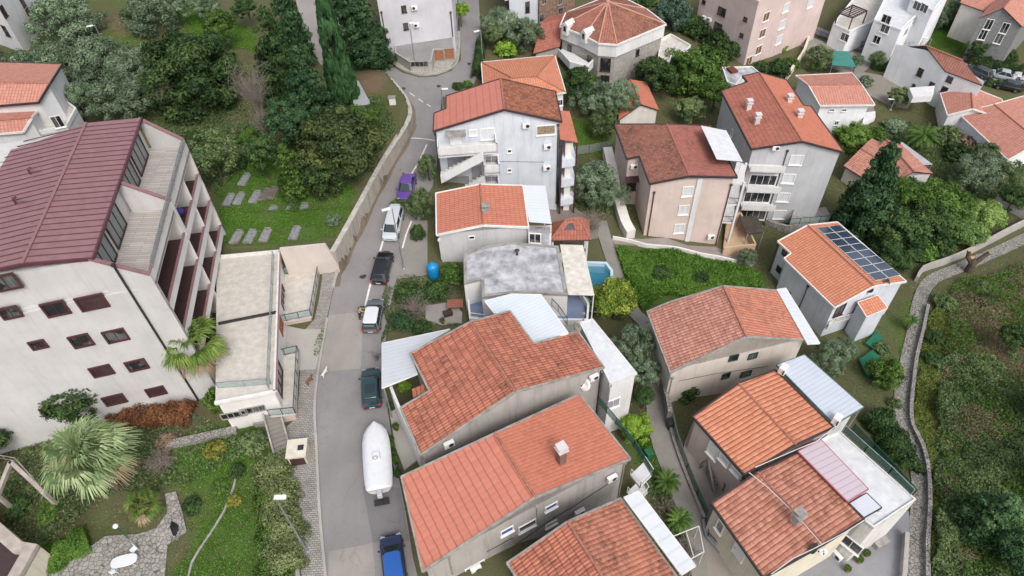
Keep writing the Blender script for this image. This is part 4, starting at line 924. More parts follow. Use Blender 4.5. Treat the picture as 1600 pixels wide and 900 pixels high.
b=gable('tiled_house','low salmon roof half hidden behind the olive beside the lawn',[(966,188),(973,130)],[(1010,128),(1030,172)],((1002,163),(985,124)),-1.5,W_warm,T_flat,zr=-.4,over=.25)
# house behind the dark cypress
gable('tiled_house','small house with weathered red tiles partly hidden by the dark conifer',[(1372,292),(1318,259)],[(1362,216),(1400,236)],((1395,262),(1345,232)),-8.0,W_warm,T_pale,zr=-7.0)
b=gable('tiled_house','white gabled wing with weathered red tiles right of the dark conifer',[(1407,280),(1368,232)],[(1405,222),(1458,271)],((1428,268),(1385,218)),-7.8,W_white,T_pale,over=.2)
sheet('awning','grey flat sheet roof beside the weathered red tile wing',[(1395,225),(1410,222),(1458,257),(1440,258)],-8.2,plain('grey_sheet',(.42,.40,.42),.5),posts=((2,None),(0,None)))
# ---- grey house with four chimneys
D=gable('apartment_house','tall light grey house with red tile roof carrying four white chimneys',[(1174,233),(1127,142),(1168,128),(1160,119)],[(1229,125),(1256,165),(1267,166),(1319,238)],((1254,221),(1186,113)),2.1,W_dgrey,(T_red,T_flat),trim=M_fascia)
for u,v in ((1170,166),(1183,188),(1233,158),(1249,182)): chimney(D,u,v,P(u,v,3)[2],.6,.5,plain('white_chimney',(.6,.52,.5),.8,var=.2),plain('pale_cap',(.6,.55,.53),.7))
for u,v,a in ((1244,250,1.4),(1232,279,1.4),(1224,308,1.4),(1218,335,1.4)): window(D,u,v,a,1.3,M_frameW,M_shutW)
for u,v in ((1192,281),(1183,308),(1176,335)): window(D,u,v,3.2,1.5,M_frameW,G_dark,mull=3,fw=.12)
for k,(u,v) in enumerate(((1196,258),(1190,290),(1182,318))):
    r=findwall(D,u,v); q,t,n=r; ax=(t,n,np.array([0,0,1.])); mb=MB(); mb.box(q+n*.7,(4.2,1.4,.18),ax=ax); mb.box(q+n*1.38+[0,0,.45],(4.2,.1,.8),ax=ax); mb.build('balcony',W_white,D.root)
pipe(D,1230,236,1198,345); pipe(D,1312,250,1290,315,.06)
window(D,1144,208,.5,.9)
ac_unit(D,1212,229,'air conditioner under the gable of the tall grey house with four chimneys')
# ---- peach house
C=gable('apartment_house','three storey peach house with part brown part red painted tile roof',[(1015,287),(999,244),(979,248),(960,194)],[(1111,197),(1152,277)],((1077,275),(1042,194)),2.7,W_peach,(T_dark,T_painted),trim=M_fascia)
for u,v in ((1074,299),(1068,328),(1061,357)): window(C,u,v,1.1,1.3,M_frameW,M_shutW)
for a,b_ in (((1022,301),(1010,371)),((1142,289),(1118,384))): pipe(C,*a,*b_,.07,plain('brown_pipe',(.10,.04,.035),.5))
for a,b_ in (((1093,283),(1077,380)),):
    r=findwall(C,*a); q,t,n=r; mb=MB(); mb.box((q[0]+n[0]*.06,q[1]+n[1]*.06,q[2]-4.6),(.6,.14,10),ax=(t,n,(0,0,1))); mb.build('pilaster',W_white,C.root)
window(C,986,291,1.1,1.1,M_frameB,G_dark); 
r=findwall(C,987,277)
if r: q,t,n=r; mb=MB(); mb.box(q+n*.45,(1.8,.9,.08),ax=(t,n+np.array([0,0,-.3]),(0,0,1))); mb.build('window_hood',M_frameB,C.root)
ac_unit(C,990,258,'air conditioner high on the left wall of the peach house'); ac_unit(C,1110,368,'air conditioner low on the front wall of the peach house')
sheet('awning','large white tilted awning panel on the roof edge of the peach house',[(1095,196),(1135,204),(1161,253),(1120,249)],[4.4,3.6,3.6,4.4],C_white,posts=((2,1.5),),postmat=M_wtrim)
# its balcony tower
T=thing('balcony_tower','white framed balcony tower with iron grilles at the right corner of the peach house','balconies',G(1135,385)); q=[P(u,v,1.6) for u,v in ((1143,284),(1163,285),(1166,255),(1152,250))]
for z in (-4.7,-1.8,1.3): mb=MB(); mb.prism([p[:2] for p in q],z-.15,z+.1); mb.build('balcony_slab',W_white,T)
for p in q[:3]: mb=MB(); mb.box((p[0],p[1],-3.5),(.25,.25,10.2)); mb.build('column',W_white,T)
for z in (-4.6,-1.7): railing('grille',None,[np.array([*p[:2],z]) for p in q[:3]],ht=.9,parent=T)
T=thing('garden_terrace','small orange plastered walled terrace at the foot of the peach house','terrace',G(1145,400)); q=[G(1128,398),G(1175,400),G(1152,350),G(1133,358)]; zt=float(q[0][2])+1.3; mb=MB()
for i in range(3): mb.prism([tuple(a) for a in strip([tuple(q[i][:2]),tuple(q[i+1][:2])],.2)],-12,zt); 
mb.build('terrace_wall',plain('orange_plaster',(.56,.40,.26),.85,var=.15),T); mb=MB(); mb.prism([p[:2] for p in q],-12,zt-1.0); mb.build('terrace_floor',plain('orange_floor',(.50,.35,.23),.8),T)
lowwall('stair_wall','white sloping stair parapet along the left side of the peach house',[(948,245),(955,275),(965,320),(975,355),(985,372)],[1.6,1.6,1.4,1.2],1.2,W_warm)
lowwall('garden_wall','low white winding wall between the walkway and the thicket',[(957,374),(985,379),(1010,386),(1035,388),(1060,391),(1095,400),(1120,404),(1150,411)],.5,.2,M_wtrim)
# ---- white house with outside stairs
B=gable('apartment_house','four storey bluish white house with red sheet and brown tile roof and outside stair',[(677,205),(678,177),(697,170),(697,150)],[(868,143),(878,190)],((788,171),(782,123)),9.4,W_blue,(tile('red_sheet_roof',(.48,.18,.135),(.46,.17,.125),.05,.6,.8,.05,pale=.1,rowg=.5,stain_and_shade=(.2,.06,.04),bs=.2),tile('brown_clay_tiles',(.40,.15,.08),(.22,.08,.05),.4,.3,.34,.4)),trim=M_fascia)
for u,v,a,c in ((762,209,1.5,1.3),(739,207,.7,.6)): window(B,u,v,a,c,M_frameW,M_shutW)
door(B,712,217,1.1,2.0,M_frameW)
for u,v in ((796,236),(796,266)): window(B,u,v,.35,.35,M_frameW,G_dark,mull=0)
M_sun=plain('striped_awning_cloth',(.34,.25,.17),.9,var=.4,scale=6)
window(B,853,203,2.0,1.1,M_frameW,M_sun,mull=0)
for u,v,l in ((822,194,'topmost air conditioner on the bluish white house'),(855,227,'middle air conditioner by the drainpipe of the bluish white house'),(854,260,'lowest air conditioner by the drainpipe of the bluish white house')): ac_unit(B,u,v,l)
pipe(B,872,196,868,318); pipe(B,680,210,688,296,.05)
def stair_house():
    r=findwall(B,730,225); q,t,n=r; z=np.array([0,0,1.]); wx=lambda u,v:findwall(B,u,v)[0]
    if t[0]<0: t=-t
    a=wx(686,234); b=wx(778,228); out=n*2.0
    T=B.root
    def landing(u0,v0,u1,v1,zoff=0):
        p=wallhit(u0,v0,a+out,b+out); p2=wallhit(u1,v1,a+out,b+out); zz=p[2]
        p0=p-out; q0=p2-out; mb=MB(); mb.prism([p0[:2],q0[:2],p2[:2],p[:2]],zz-1.15,zz-.95); mb.prism([p[:2],p2[:2],(p2-n*.15)[:2],(p-n*.15)[:2]],zz-1.3,zz); mb.prism([p2[:2],q0[:2],(q0-t*.15)[:2],(p2-t*.15)[:2]],zz-1.3,zz); mb.prism([p[:2],p0[:2],(p0+t*.15)[:2],(p+t*.15)[:2]],zz-1.3,zz); mb.build('landing',W_white,T)
    landing(683,232,777,226); 
    def flight(u0,v0,u1,v1):
        p=wallhit(u0,v0,a+out*1.0+n*.2,b+out+n*.2); q_=wallhit(u1,v1,a+out+n*.2,b+out+n*.2); m=n*.14; dz=np.array([0,0,1.15])
        mb=MB(); mb.mesh([p-dz-m,q_-dz-m,q_-dz+m,p-dz+m,p-m,q_-m,q_+m,p+m],[(3,2,1,0),(4,5,6,7),(0,1,5,4),(1,2,6,5),(2,3,7,6),(3,0,4,7)])
        k=10
        for i in range(k):
            c=p+(q_-p)*(i+.5)/k-n*.9; L=abs((q_-p).dot(t))/k; mb.box(c-[0,0,1.0],(L,1.5,.2),ax=(t,n,z))
        mb.build('stair_flight',W_white,T)
    flight(688,273,755,237); flight(697,312,757,275)
    for u0,v0,u1,v1 in ((756,260,781,258),(757,290,781,288)): landing(u0,v0,u1,v1)
    for u,v in ((768,250),(768,282)): window(B,u,v,1.4,1.2,M_frameW,plain('grey_curtain',(.3,.3,.32),.9),mull=1)
    for u,v in ((718,252),(745,268),(715,285)): window(B,u,v,2.6 if u<740 else 1.0,1.6,M_gtrim,plain('grey_curtain',(.3,.3,.32),.9),mull=1)
    mb=MB(); r=findwall(B,712,205); mb.box(r[0]+n*.5,(2.2,1.0,.3),ax=(t,n,z)); mb.build('door_awning',M_gtrim,T)
stair_house()
# narrow rear wing with smooth red roof and balconies
bw=sheet('balcony_wing','narrow balcony wing with smooth orange roof right of the bluish white house',[(872,172),(890,174),(903,223),(875,218)],[7.0,6.4,6.4,7.0],T_flat,cat='wing')
T=bw[0]; q=bw[1]; f=[(q[0]*.9+q[1]*.1)[:2],(q[1]*.95+q[0]*.05)[:2],(q[2]*.95+q[3]*.05)[:2],(q[3]*.9+q[2]*.1)[:2]]; mb=MB()
for z in (-5,-2.4,.5,3.4): mb.prism(f,z-.2,z+.85)
mb.build('balcony',W_blue,T); ins_=inset([np.array([*p,0]) for p in f],.5); mb=MB(); mb.prism(ins_,-6,6.2); mb.build('wall',W_warm,T)
for p in (f[1],f[2],f[3]): mb=MB(); mb.box((p[0],p[1],.4),(.18,.18,12)); mb.build('column',M_frameB,T)
# orange hip roof behind
H5=hip('tiled_house','house with bright new orange hip roof and white verge above the bluish white house',[(752,97),(867,86),(884,144),(757,162)],((800,122),(838,120)),4.0,5.6,W_white,T_new,trim=M_wtrim)
window(H5,875,160,.6,.8)
# ---- small orange roofed house by the street
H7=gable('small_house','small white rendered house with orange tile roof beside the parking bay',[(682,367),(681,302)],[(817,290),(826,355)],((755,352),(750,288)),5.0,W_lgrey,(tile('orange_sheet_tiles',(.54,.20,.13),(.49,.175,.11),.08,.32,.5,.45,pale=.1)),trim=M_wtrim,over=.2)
window(H7,737,371,.5,.35,M_frameW,G_dark,mull=0,sill=False); chimney(H7,759,331,5.6,.6,.5,M_gtrim)
H7b=flat('side_annex','white flat sided annex wall under the corrugated canopy of the small orange roofed house',[(824,352),(862,352),(860,392),(826,390)],2.9,W_white,C_roof,par=.1,cat='annex'); window(H7b,836,372,1.1,1.2,M_frameW,G_dark) 
sheet('canopy','white corrugated canopy at the right of the small orange roofed house',[(816,289),(852,290),(862,350),(827,347)],[4.9,4.5,4.5,4.9],R_white,uvp=(1,2),posts=((1,None),(2,None)),postmat=M_wtrim)
# ---- flat concrete roof house
H8b=flat('terrace_storey','lower white storey with blue tiled terraces below the concrete roof',[(728,448),(905,450),(921,474),(919,500),(760,500),(733,497)],1.1,W_white,plain('blue_grey_tiles',(.17,.22,.32),.6,var=.1),par=.7,cat='house')
H8=flat('flat_roof_house','house with mottled bare concrete flat roof in the middle of the street row',[(724,396),(760,384),(800,378),(873,384),(887,460),(830,457),(800,458),(753,464),(752,436),(725,442)],4.2,W_white,C_roof,par=.12,parw=.3,parmat=M_gtrim)
q=P(808,398,4.4); T=H8.root; mb=MB(); mb.lathe([(.12,0),(.1,.5),(.28,.6),(.05,.75)],q,10); mb.build('roof_vent',M_fascia,T)
sheet('awning','cream white flat awning slab between the concrete roof and the pool',[(875,382),(911,383),(929,462),(888,461)],[4.0,3.6,3.6,4.0],plain('cream_membrane',(.62,.58,.51),.7,var=.2),posts=((1,None),(2,None)),postmat=M_wtrim)
def pool():
    zt=-2.6; px=[(880,410),(918,408),(948,409),(958,422),(958,448),(945,468),(885,468)]; q=[P(u,v,zt) for u,v in px]; T=thing('swimming_pool','small raised blue swimming pool right of the cream awning','pool',(q[3][0],q[3][1],-4)); inn=inset(q,.3); mb=MB(); n=len(q)
    for i in range(n): j=(i+1)%n; mb.prism([q[i][:2],q[j][:2],inn[j],inn[i]],-6,zt)
    mb.build('pool_rim',plain('pale_blue_rim',(.48,.62,.72),.5,var=.06),T); mb=MB(); mb.prism(inn,-6,zt-1.5); mb.build('pool_floor',plain('blue_liner',(.03,.20,.32),.5),T)
    m,nt,b=nodes('pool_water'); b.inputs['Base Color'].default_value=(.05,.25,.34,1); b.inputs['Roughness'].default_value=.03; b.inputs['Alpha'].default_value=.55; bump(nt,b,noise(nt,geo_pos(nt),3,3),.3,.03)
    mb=MB(); mb.face([(p[0],p[1],zt-.5) for p in (inn if sum(inn[i][0]*inn[(i+1)%n][1]-inn[(i+1)%n][0]*inn[i][1] for i in range(n))>0 else inn[::-1])]); mb.build('pool_water',m,T)
pool()
def gazebo():
    H=hip('gazebo','open gazebo with orange hip roof on posts beside the concrete roof house',[(859,376),(923,375),(921,345),(858,350)],((883,344),(905,340)),-.6,.9,W_warm,T_red,cat='gazebo',posts=1); E=inset(H.out,.35)
    for p in E: mb=MB(); mb.box((p[0],p[1],-2.6),(.22,.22,3.9)); mb.build('post',M_wtrim,H.root)
    mb=MB(); mb.prism([tuple(p) for p in strip([tuple(E[0]),tuple(E[1])],.15)],-5,-2.9); mb.build('low_wall',W_warm,H.root)
gazebo()
# ---- the three large roofs at the bottom
H10=gable('row_house','wide house with worn stained orange tile roof, the middle one of the street row',[(657,711),(626,637),(671,611),(641,552)],[(797,486),(834,537),(903,518),(944,574)],((805,612),(735,503)),4.8,W_grey,T_worn,trim=M_gtrim,over=.22)
sheet('patio_roof','white corrugated patio roof let into the worn orange roof',[(757,470),(800,459),(845,460),(888,520),(834,538),(798,490),(772,489)],[5.8,5.9,5.9,5.8,5.8,5.8,5.8],R_whitef,uvp=(2,3),frame=M_wtrim)
sheet('canopy','big white ribbed canopy reaching over the street side garden',[(597,536),(703,514),(640,551),(652,584),(597,606)],[3.6,4.4,4.4,4.2,3.6],R_white,uvp=(0,4),posts=((0,None),(4,None)),postmat=M_metal,frame=M_wtrim)
H10b=flat('white_annex','white flat roofed annex with smooth roof at the right end of the worn orange roof',[(905,503),(926,497),(996,583),(953,599)],4.5,W_white,C_white,par=.06,over=.12,cat='annex')
window(H10b,958,630,1.1,1.1,M_frameW,plain('grey_curtain',(.3,.3,.32),.9)); 
sheet('porch_roof','tiny orange tile porch roof in the notch of the worn orange roof',[(643,608),(663,600),(668,612),(645,622)],[3.8,4.2,4.2,3.8],T_bright,cat='porch roof')
lowwall('parapet_wall','white painted parapet along the street edge of the worn roof house',[(620,640),(632,670),(648,705),(658,728)],3.6,.25,M_wtrim)
ac_unit(H10,699,690,'air conditioner in the narrow gap below the worn orange roof'); ac_unit(H10,925,586,'air conditioner under the right end of the worn orange roof')
H11=gable('row_house','long house with smooth salmon orange roof and single brick chimney',[(660,893),(627,745)],[(905,616),(985,717)],((836,777),(773,677)),4.2,W_grey,(T_sheet,T_flat),trim=M_gtrim,over=.3)
chimney(H11,877,712,6.3,.6,.9,plain('sooty_brick',(.21,.12,.095),.85,var=.3,scale=5),plain('pale_cap',(.6,.55,.53),.7))
M_blue=plain('blue_shutter',(.02,.07,.30),.5)
for u,v,a,c,m in ((861,791,.9,.55,M_blue),(792,829,.9,.6,M_blue),(824,821,1.4,.8,G_dark),(742,886,1.5,.9,M_blue),(861,818,.9,.4,G_dark)): window(H11,u,v,a,c,M_frameW,m,mull=0)
ac_unit(H11,953,743,'air conditioner near the balcony end of the salmon roofed house'); ac_unit(H11,903,796,'air conditioner midway along the grey wall of the salmon roofed house'); ac_unit(H11,741,884,'air conditioner in a dark blue window frame near the bottom edge')
pipe(H11,975,722,965,775,.05,M_gtrim)
q=[P(u,v,0.9) for u,v in ((980,745),(1012,722),(1018,742),(985,762))]; 
for zz in (.9,-2.1):
    mb=MB(); q=[P(u,v,.9) for u,v in ((985,742),(1006,722),(1019,742),(1000,762))]; mb.prism([p[:2] for p in q],zz-.2,zz); b_=mb.build('balcony',W_white,H11.root); railing('balcony_rail',None,[np.array([*p[:2],zz]) for p in (q[1],q[2],q[3],q[0])],ht=.95,mat=M_wtrim,parent=H11.root)
M_mesh=glassy('green_mesh',(.03,.12,.09),.7,.5)
railing('mesh_fence','green mesh fence on the roof edge parapet beside the salmon roof',[P(u,v,3.4) for u,v in ((936,632),(962,663),(990,698),(1018,744))],'fence',1.0,plain('green_iron',(.02,.10,.07),.5),panel=M_mesh,post=2)
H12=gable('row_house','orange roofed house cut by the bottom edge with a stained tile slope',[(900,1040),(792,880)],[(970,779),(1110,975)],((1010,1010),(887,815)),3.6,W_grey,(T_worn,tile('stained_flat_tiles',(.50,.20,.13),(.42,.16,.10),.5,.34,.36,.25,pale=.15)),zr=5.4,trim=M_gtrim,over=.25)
sheet('canopy','long narrow white canopy on the right edge of the bottom orange roof',[(975,777),(998,767),(1087,884),(1065,898)],[4.2,4.2,4.2,4.2],ribbed('white_panel_roof',(.61,.63,.65),1.0,.25),uvp=(1,2),frame=M_wtrim,posts=((1,None),(2,None)))
# ---- beige house with green shutters
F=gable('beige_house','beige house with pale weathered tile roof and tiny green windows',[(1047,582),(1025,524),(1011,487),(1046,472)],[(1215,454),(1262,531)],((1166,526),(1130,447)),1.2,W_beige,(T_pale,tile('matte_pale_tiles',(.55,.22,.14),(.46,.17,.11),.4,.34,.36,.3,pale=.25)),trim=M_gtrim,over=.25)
M_green=plain('dark_green_shutter',(.01,.06,.05),.6)
for u,v,a in ((1146,559,.8),(1176,556,.8),(1134,587,.7),(1165,584,1.0)): window(F,u,v,a,.75,M_green,G_dark,mull=0,sill=False)
mb=MB(); q=P(1160,495,2.9); mb.lathe([(.3,-.3),(.3,.35),(.45,.4),(.45,.5),(.2,.55)],q,10); mb.build('chimney',M_gtrim,F.root)
sheet('canopy','white ribbed canopy strip along the right edge of the pale tile roof',[(1214,452),(1228,450),(1281,536),(1262,537)],[1.5,1.2,1.2,1.5],R_white,uvp=(1,2),frame=M_wtrim)
lowwall('stone_wall','rough stone boundary wall below the left side of the beige house',[(1030,600),(1040,640),(1043,660)],1.8,.4,S_dry)
# ---- orange roofs bottom right
H27=gable('tiled_house','peach house with bright ribbed orange barrel tile roof beside the alley',[(1163,742),(1082,651)],[(1211,578),(1303,668)],((1244,695),(1154,599)),1.4,W_peach,T_bright,trim=M_fascia,over=.25)
for u,v,a,c,m in ((1114,704,1.0,1.6,M_frameW),(1131,718,.9,.7,M_shutW),(1150,737,.9,.5,M_shutW)): window(H27,u,v,a,c,M_frameW,m,mull=0)
sheet('patio_roof','grey blue corrugated sheet roof beside the bright orange barrel tiles',[(1213,570),(1257,554),(1350,636),(1304,663)],[1.6,1.6,1.6,1.6],R_grey,uvp=(1,2),frame=plain('green_grey_gutter',(.10,.16,.14),.5),posts=((1,None),(2,None)))
H27b=flat('side_storey','white storey under the grey blue corrugated roof',[(1222,582),(1256,566),(1338,636),(1306,655)],-.4,W_white,C_terr,par=.1,cat='annex')
for u,v,l in ((1224,577,'white rooftop cowl with black opening at the upper corner of the corrugated roof'),(1308,655,'white rooftop cowl at the lower corner of the corrugated roof')):
    p=P(u,v,2.0); T=thing('roof_cowl',l,'roof cowl',p-[0,0,.5]); mb=MB(); mb.box(p,(.8,.6,.8),.8); mb.build('casing',M_wtrim,T,bevel=.03); mb=MB(); mb.box(p+np.array([-.02,-.33,.05]),(.5,.1,.5),.8); mb.build('grille',M_dk,T)
H28=gable('tiled_house','house with stained ribbed orange tile roof in the bottom right corner of the village',[(1193,903),(1111,786)],[(1248,707),(1350,812)],((1288,850),(1184,738)),1.1,W_cream,tile('stained_barrel_tiles',(.52,.24,.165),(.42,.17,.115),.45,.38,.40,.8,pale=.15,rowg=.3,stain_and_shade=(.09,.035,.022)),trim=M_fascia,over=.25)
window(H28,1125,823,.6,1.4,M_frameW,M_gtrim,mull=0); door(H28,1155,862,1.0,1.9,M_frameW)
for k,(u,v) in enumerate(((1150,856),(1155,862),(1161,868))): window(H28,u,v,.22,.5,M_frameW,G_dark,mull=0,fw=.04,sill=False)
chimney(H28,1247,808,2.7,.6,.35,M_gtrim)
tr=flat('roof_terrace','long white roof terrace storey with railing beside the pink awning',[(1252,706),(1290,682),(1312,673),(1432,780),(1366,824),(1350,812)],.2,render_wall('chalk_render',(.66,.64,.61),.45),C_white,par=.18,parw=.12,cat='house',parmat=M_wtrim)
sheet('awning','pink translucent ribbed awning beside the stained orange roof',[(1247,705),(1282,686),(1357,764),(1325,784)],[1.5,1.1,1.1,1.5],R_pink,uvp=(1,2),frame=M_pinkf,posts=((1,.2),(2,.2)))
sheet('hatch_cover','light grey flat cover framed in black at the end of the pink awning',[(1327,786),(1354,770),(1378,793),(1350,809)],[1.0,.95,.95,1.0],plain('pale_blue_sheet',(.55,.57,.62),.5,var=.05),frame=M_dk,cat='cover',posts=((1,.2),(2,.2)))
window(tr,1330,850,1.6,1.2,M_frameW,G_dark); ac_unit(tr,1312,866,'air conditioner on the shaded bottom wall near the grey courtyard') if findwall(tr,1312,866) else None
railing('railing','thin iron railing along the outer edge of the white roof terrace',[P(u,v,.25) for u,v in ((1316,675),(1350,706),(1388,740),(1422,774))],'railing',1.0,M_gtrim,panel=M_mesh,post=2.2)
# ---- solar house
E_=gable('solar_house','bluish white house with orange tiles and sixteen solar panels',[(1304,481),(1225,404),(1236,396),(1215,377)],[(1308,347),(1416,440)],((1366,447),(1262,352)),-4.4,W_blue,(T_new,T_new),trim=M_wtrim,over=.25)
for u,v in ((1226,395),(1217,421),(1208,447)): window(E_,u,v,.6,.8,M_frameB,G_dark,mull=0,sill=False)
pipe(E_,1216,383,1196,445); pipe(E_,1263,448,1248,482,.06)
pipe(E_,1352,495,1326,540)
window(E_,1295,531,.9,1.1,M_frameB,G_dark); window(E_,1312,484,1.1,1.7,M_frameB,G_dark)
def solar():
    pl=(E_.pl[1][0],E_.pl[1][1]); q=[hitplane(u,v,*pl) for u,v in ((1275,357),(1311,352.5),(1407,431),(1367,440))]
    T=thing('solar_array','rooftop array of sixteen dark blue solar panels in two columns','solar panels',q[0]); M_cell=glassy('solar_cell',(.035,.05,.085),.15,1,.8); n=pl[1]
    for i in range(2):
        for j in range(8):
            def pt(a,b): return (q[0]*(1-a)+q[1]*a)*(1-b)+(q[3]*(1-a)+q[2]*a)*b+n*.12
            a0,a1,b0,b1=i/2+.008,(i+1)/2-.008,j/8+.003,(j+1)/8-.003
            c=[pt(a0,b0),pt(a1,b0),pt(a1,b1),pt(a0,b1)]; mb=MB(); mb.hexa([p-n*.04 for p in c]+c); o=mb.build('panel_frame',M_frameW,T)
            cc=np.mean(c,0); k=[cc+(p-cc)*.965+n*.004 for p in c]; mb=MB(); mb.face(k if np.cross(k[1]-k[0],k[2]-k[0])[2]>0 else k[::-1]); mb.build('cell_sheet',M_cell,o)
solar()
sheet('bay_roof','small orange tile roof over the front bay of the solar house',[(1340,472),(1372,461),(1387,481),(1354,495)],[-4.8,-4.8,-5.3,-5.3],T_new,cat='bay roof',frame=M_wtrim)
q=[P(u,v,-5.2) for u,v in ((1341,474),(1371,464),(1385,481),(1355,493))]; T=thing('bay','white projecting bay under the small orange roof of the solar house','bay',(q[0][0],q[0][1],-12)); mb=MB(); mb.prism([p[:2] for p in q],-13,-5.35); mb.build('wall',W_blue,T)
q=[P(u,v,-7.0) for u,v in ((1294,508),(1306,497),(1345,487),(1350,478),(1312,480))]; T=thing('balcony','white balustraded balcony under the roof corner of the solar house','balcony',(q[0][0],q[0][1],-8)); mb=MB(); mb.prism([p[:2] for p in (q[0],q[1],q[2],q[3],q[4])],-8.0,-7.8); mb.build('balcony_slab',W_white,T); railing('balustrade',None,[np.array([*p[:2],-7.8]) for p in (q[4],q[0],q[1],q[2])],ht=.8,mat=M_wtrim,sp=.25,parent=T,thin=.09)
pipe(H10,940,580,930,640,.05,M_gtrim); pipe(H11,700,868,696,900,.05,M_gtrim); pipe(H11,838,790,832,830,.04,M_gtrim); pipe(F,1050,590,1046,625,.05,M_gtrim); pipe(F,1256,540,1244,585,.05,M_gtrim); pipe(H27,1163,748,1158,775,.05); pipe(H7,686,375,690,405,.04,M_wtrim); pipe(H10b,955,603,948,645,.045,M_gtrim); pipe(H8b,912,490,910,510,.04,M_gtrim)
def conduit(H,pts,name='wall_cable'):
    q=[]
    for u,v in pts:
        r=findwall(H,u,v)
        if r: q.append(r[0]+r[2]*.04)
    if len(q)>1: mb=MB(); mb.tube(q,.022,5); mb.build(name,M_dk,H.root)
conduit(H11,[(760,862),(800,840),(806,850),(860,812),(900,788),(955,752)]); conduit(B,[(745,250),(790,252),(850,253)]); conduit(F,[(1060,595),(1120,583),(1200,572)]); conduit(APT_H,[(60,515),(150,500),(225,500)]) if 'APT_H' in globals() else None
# ---- structures at the lower left corner
M_bconc=plain('board_concrete',(.42,.37,.33),.85,var=.2)
def frame_thing(name,label,px,z,wd=.5,ht=.6,cat='pergola'):
    q=[P(u,v,z) for u,v in px]; T=thing(name,label,cat,(q[0][0],q[0][1],float(h(q[0][0],q[0][1])))); mb=MB()
    for a,b in zip(q[:-1],q[1:]): mb.beam(a,b,wd,ht)
    mb.build('beam',M_bconc,T)
    for p in q[1:]: 
        g=float(h(p[0],p[1])); mb=MB(); mb.box((p[0],p[1],(g+z)/2),(wd*.9,wd*.9,z-g+.01)); mb.build('post',M_bconc,T)
    return T
frame_thing('concrete_frame','pale concrete corner frame above the garden at the left edge',[(-60,775),(-4,775),(17,722),(66,768)],1.0,.3,.35,'frame')
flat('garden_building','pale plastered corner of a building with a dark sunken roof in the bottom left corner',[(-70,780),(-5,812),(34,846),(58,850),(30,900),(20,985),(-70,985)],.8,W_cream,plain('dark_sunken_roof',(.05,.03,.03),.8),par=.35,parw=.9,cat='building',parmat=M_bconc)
railing('railing','thin black railing from the left frame towards the palm',[P(-10,715,1.2),P(30,722,1.0),P(68,765,.6)],'railing',.7,M_gtrim,sp=.5)
# ================= VEGETATION =================
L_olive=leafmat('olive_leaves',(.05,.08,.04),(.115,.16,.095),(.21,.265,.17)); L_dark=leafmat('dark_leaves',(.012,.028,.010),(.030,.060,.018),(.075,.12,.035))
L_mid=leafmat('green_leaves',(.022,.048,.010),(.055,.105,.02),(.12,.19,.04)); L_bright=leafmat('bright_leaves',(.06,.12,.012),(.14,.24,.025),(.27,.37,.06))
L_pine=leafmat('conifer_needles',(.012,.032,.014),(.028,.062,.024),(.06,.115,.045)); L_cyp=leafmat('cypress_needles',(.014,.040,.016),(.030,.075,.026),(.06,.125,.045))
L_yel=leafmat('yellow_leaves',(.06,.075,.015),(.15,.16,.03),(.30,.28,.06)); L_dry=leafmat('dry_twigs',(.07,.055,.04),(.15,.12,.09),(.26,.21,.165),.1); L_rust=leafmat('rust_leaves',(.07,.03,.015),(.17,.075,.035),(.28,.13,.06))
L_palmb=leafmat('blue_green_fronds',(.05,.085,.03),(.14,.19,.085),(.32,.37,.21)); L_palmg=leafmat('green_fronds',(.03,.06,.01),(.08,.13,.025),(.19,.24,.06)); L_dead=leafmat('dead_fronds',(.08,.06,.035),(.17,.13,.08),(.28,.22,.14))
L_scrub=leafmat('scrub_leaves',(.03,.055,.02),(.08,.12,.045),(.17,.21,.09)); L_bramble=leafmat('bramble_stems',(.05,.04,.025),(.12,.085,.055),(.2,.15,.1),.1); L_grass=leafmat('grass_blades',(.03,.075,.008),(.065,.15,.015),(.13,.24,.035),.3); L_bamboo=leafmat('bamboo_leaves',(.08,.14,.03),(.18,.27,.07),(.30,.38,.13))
M_bark=plain('bark',(.10,.075,.055),.95,var=.4,scale=4); M_barkg=plain('grey_bark',(.19,.17,.15),.95,var=.4,scale=4)
def leaves_mesh(name,cen,nrm,size,tone,aspect=.55,mat=None,rng=RNG,bend=.25):
    """one mesh of folded leaf faces; cen (n,3), nrm (n,3)"""
    n=len(cen); nrm=nrm/(np.linalg.norm(nrm,axis=1,keepdims=True)+1e-9); r=rng.normal(size=(n,3)); t=np.cross(nrm,r); t/=np.linalg.norm(t,axis=1,keepdims=True)+1e-9; b=np.cross(nrm,t)
    s=(size*np.ones(n))[:,None]; v=np.empty((n,4,3)); v[:,0]=cen-t*s; v[:,1]=cen-b*s*aspect+nrm*s*bend; v[:,2]=cen+t*s; v[:,3]=cen+b*s*aspect+nrm*s*bend
    me=bpy.data.meshes.new(name); me.vertices.add(4*n); me.vertices.foreach_set('co',v.ravel()); me.loops.add(4*n); me.loops.foreach_set('vertex_index',np.arange(4*n)); me.polygons.add(n)
    me.polygons.foreach_set('loop_start',np.arange(n)*4); me.polygons.foreach_set('loop_total',np.full(n,4)); me.update()
    a=me.attributes.new('tone','FLOAT','FACE'); a.data.foreach_set('value',np.clip(tone,0,1)); 
    if mat: me.materials.append(mat)
    return me
def lump(d,rng,k=7):
    r=np.ones(len(d)); 
    for _ in range(k):
        a=rng.normal(size=3); a/=np.linalg.norm(a); r+=rng.uniform(-.22,.22)*np.exp(-(1-d@a)*4)
    return r
CR={}
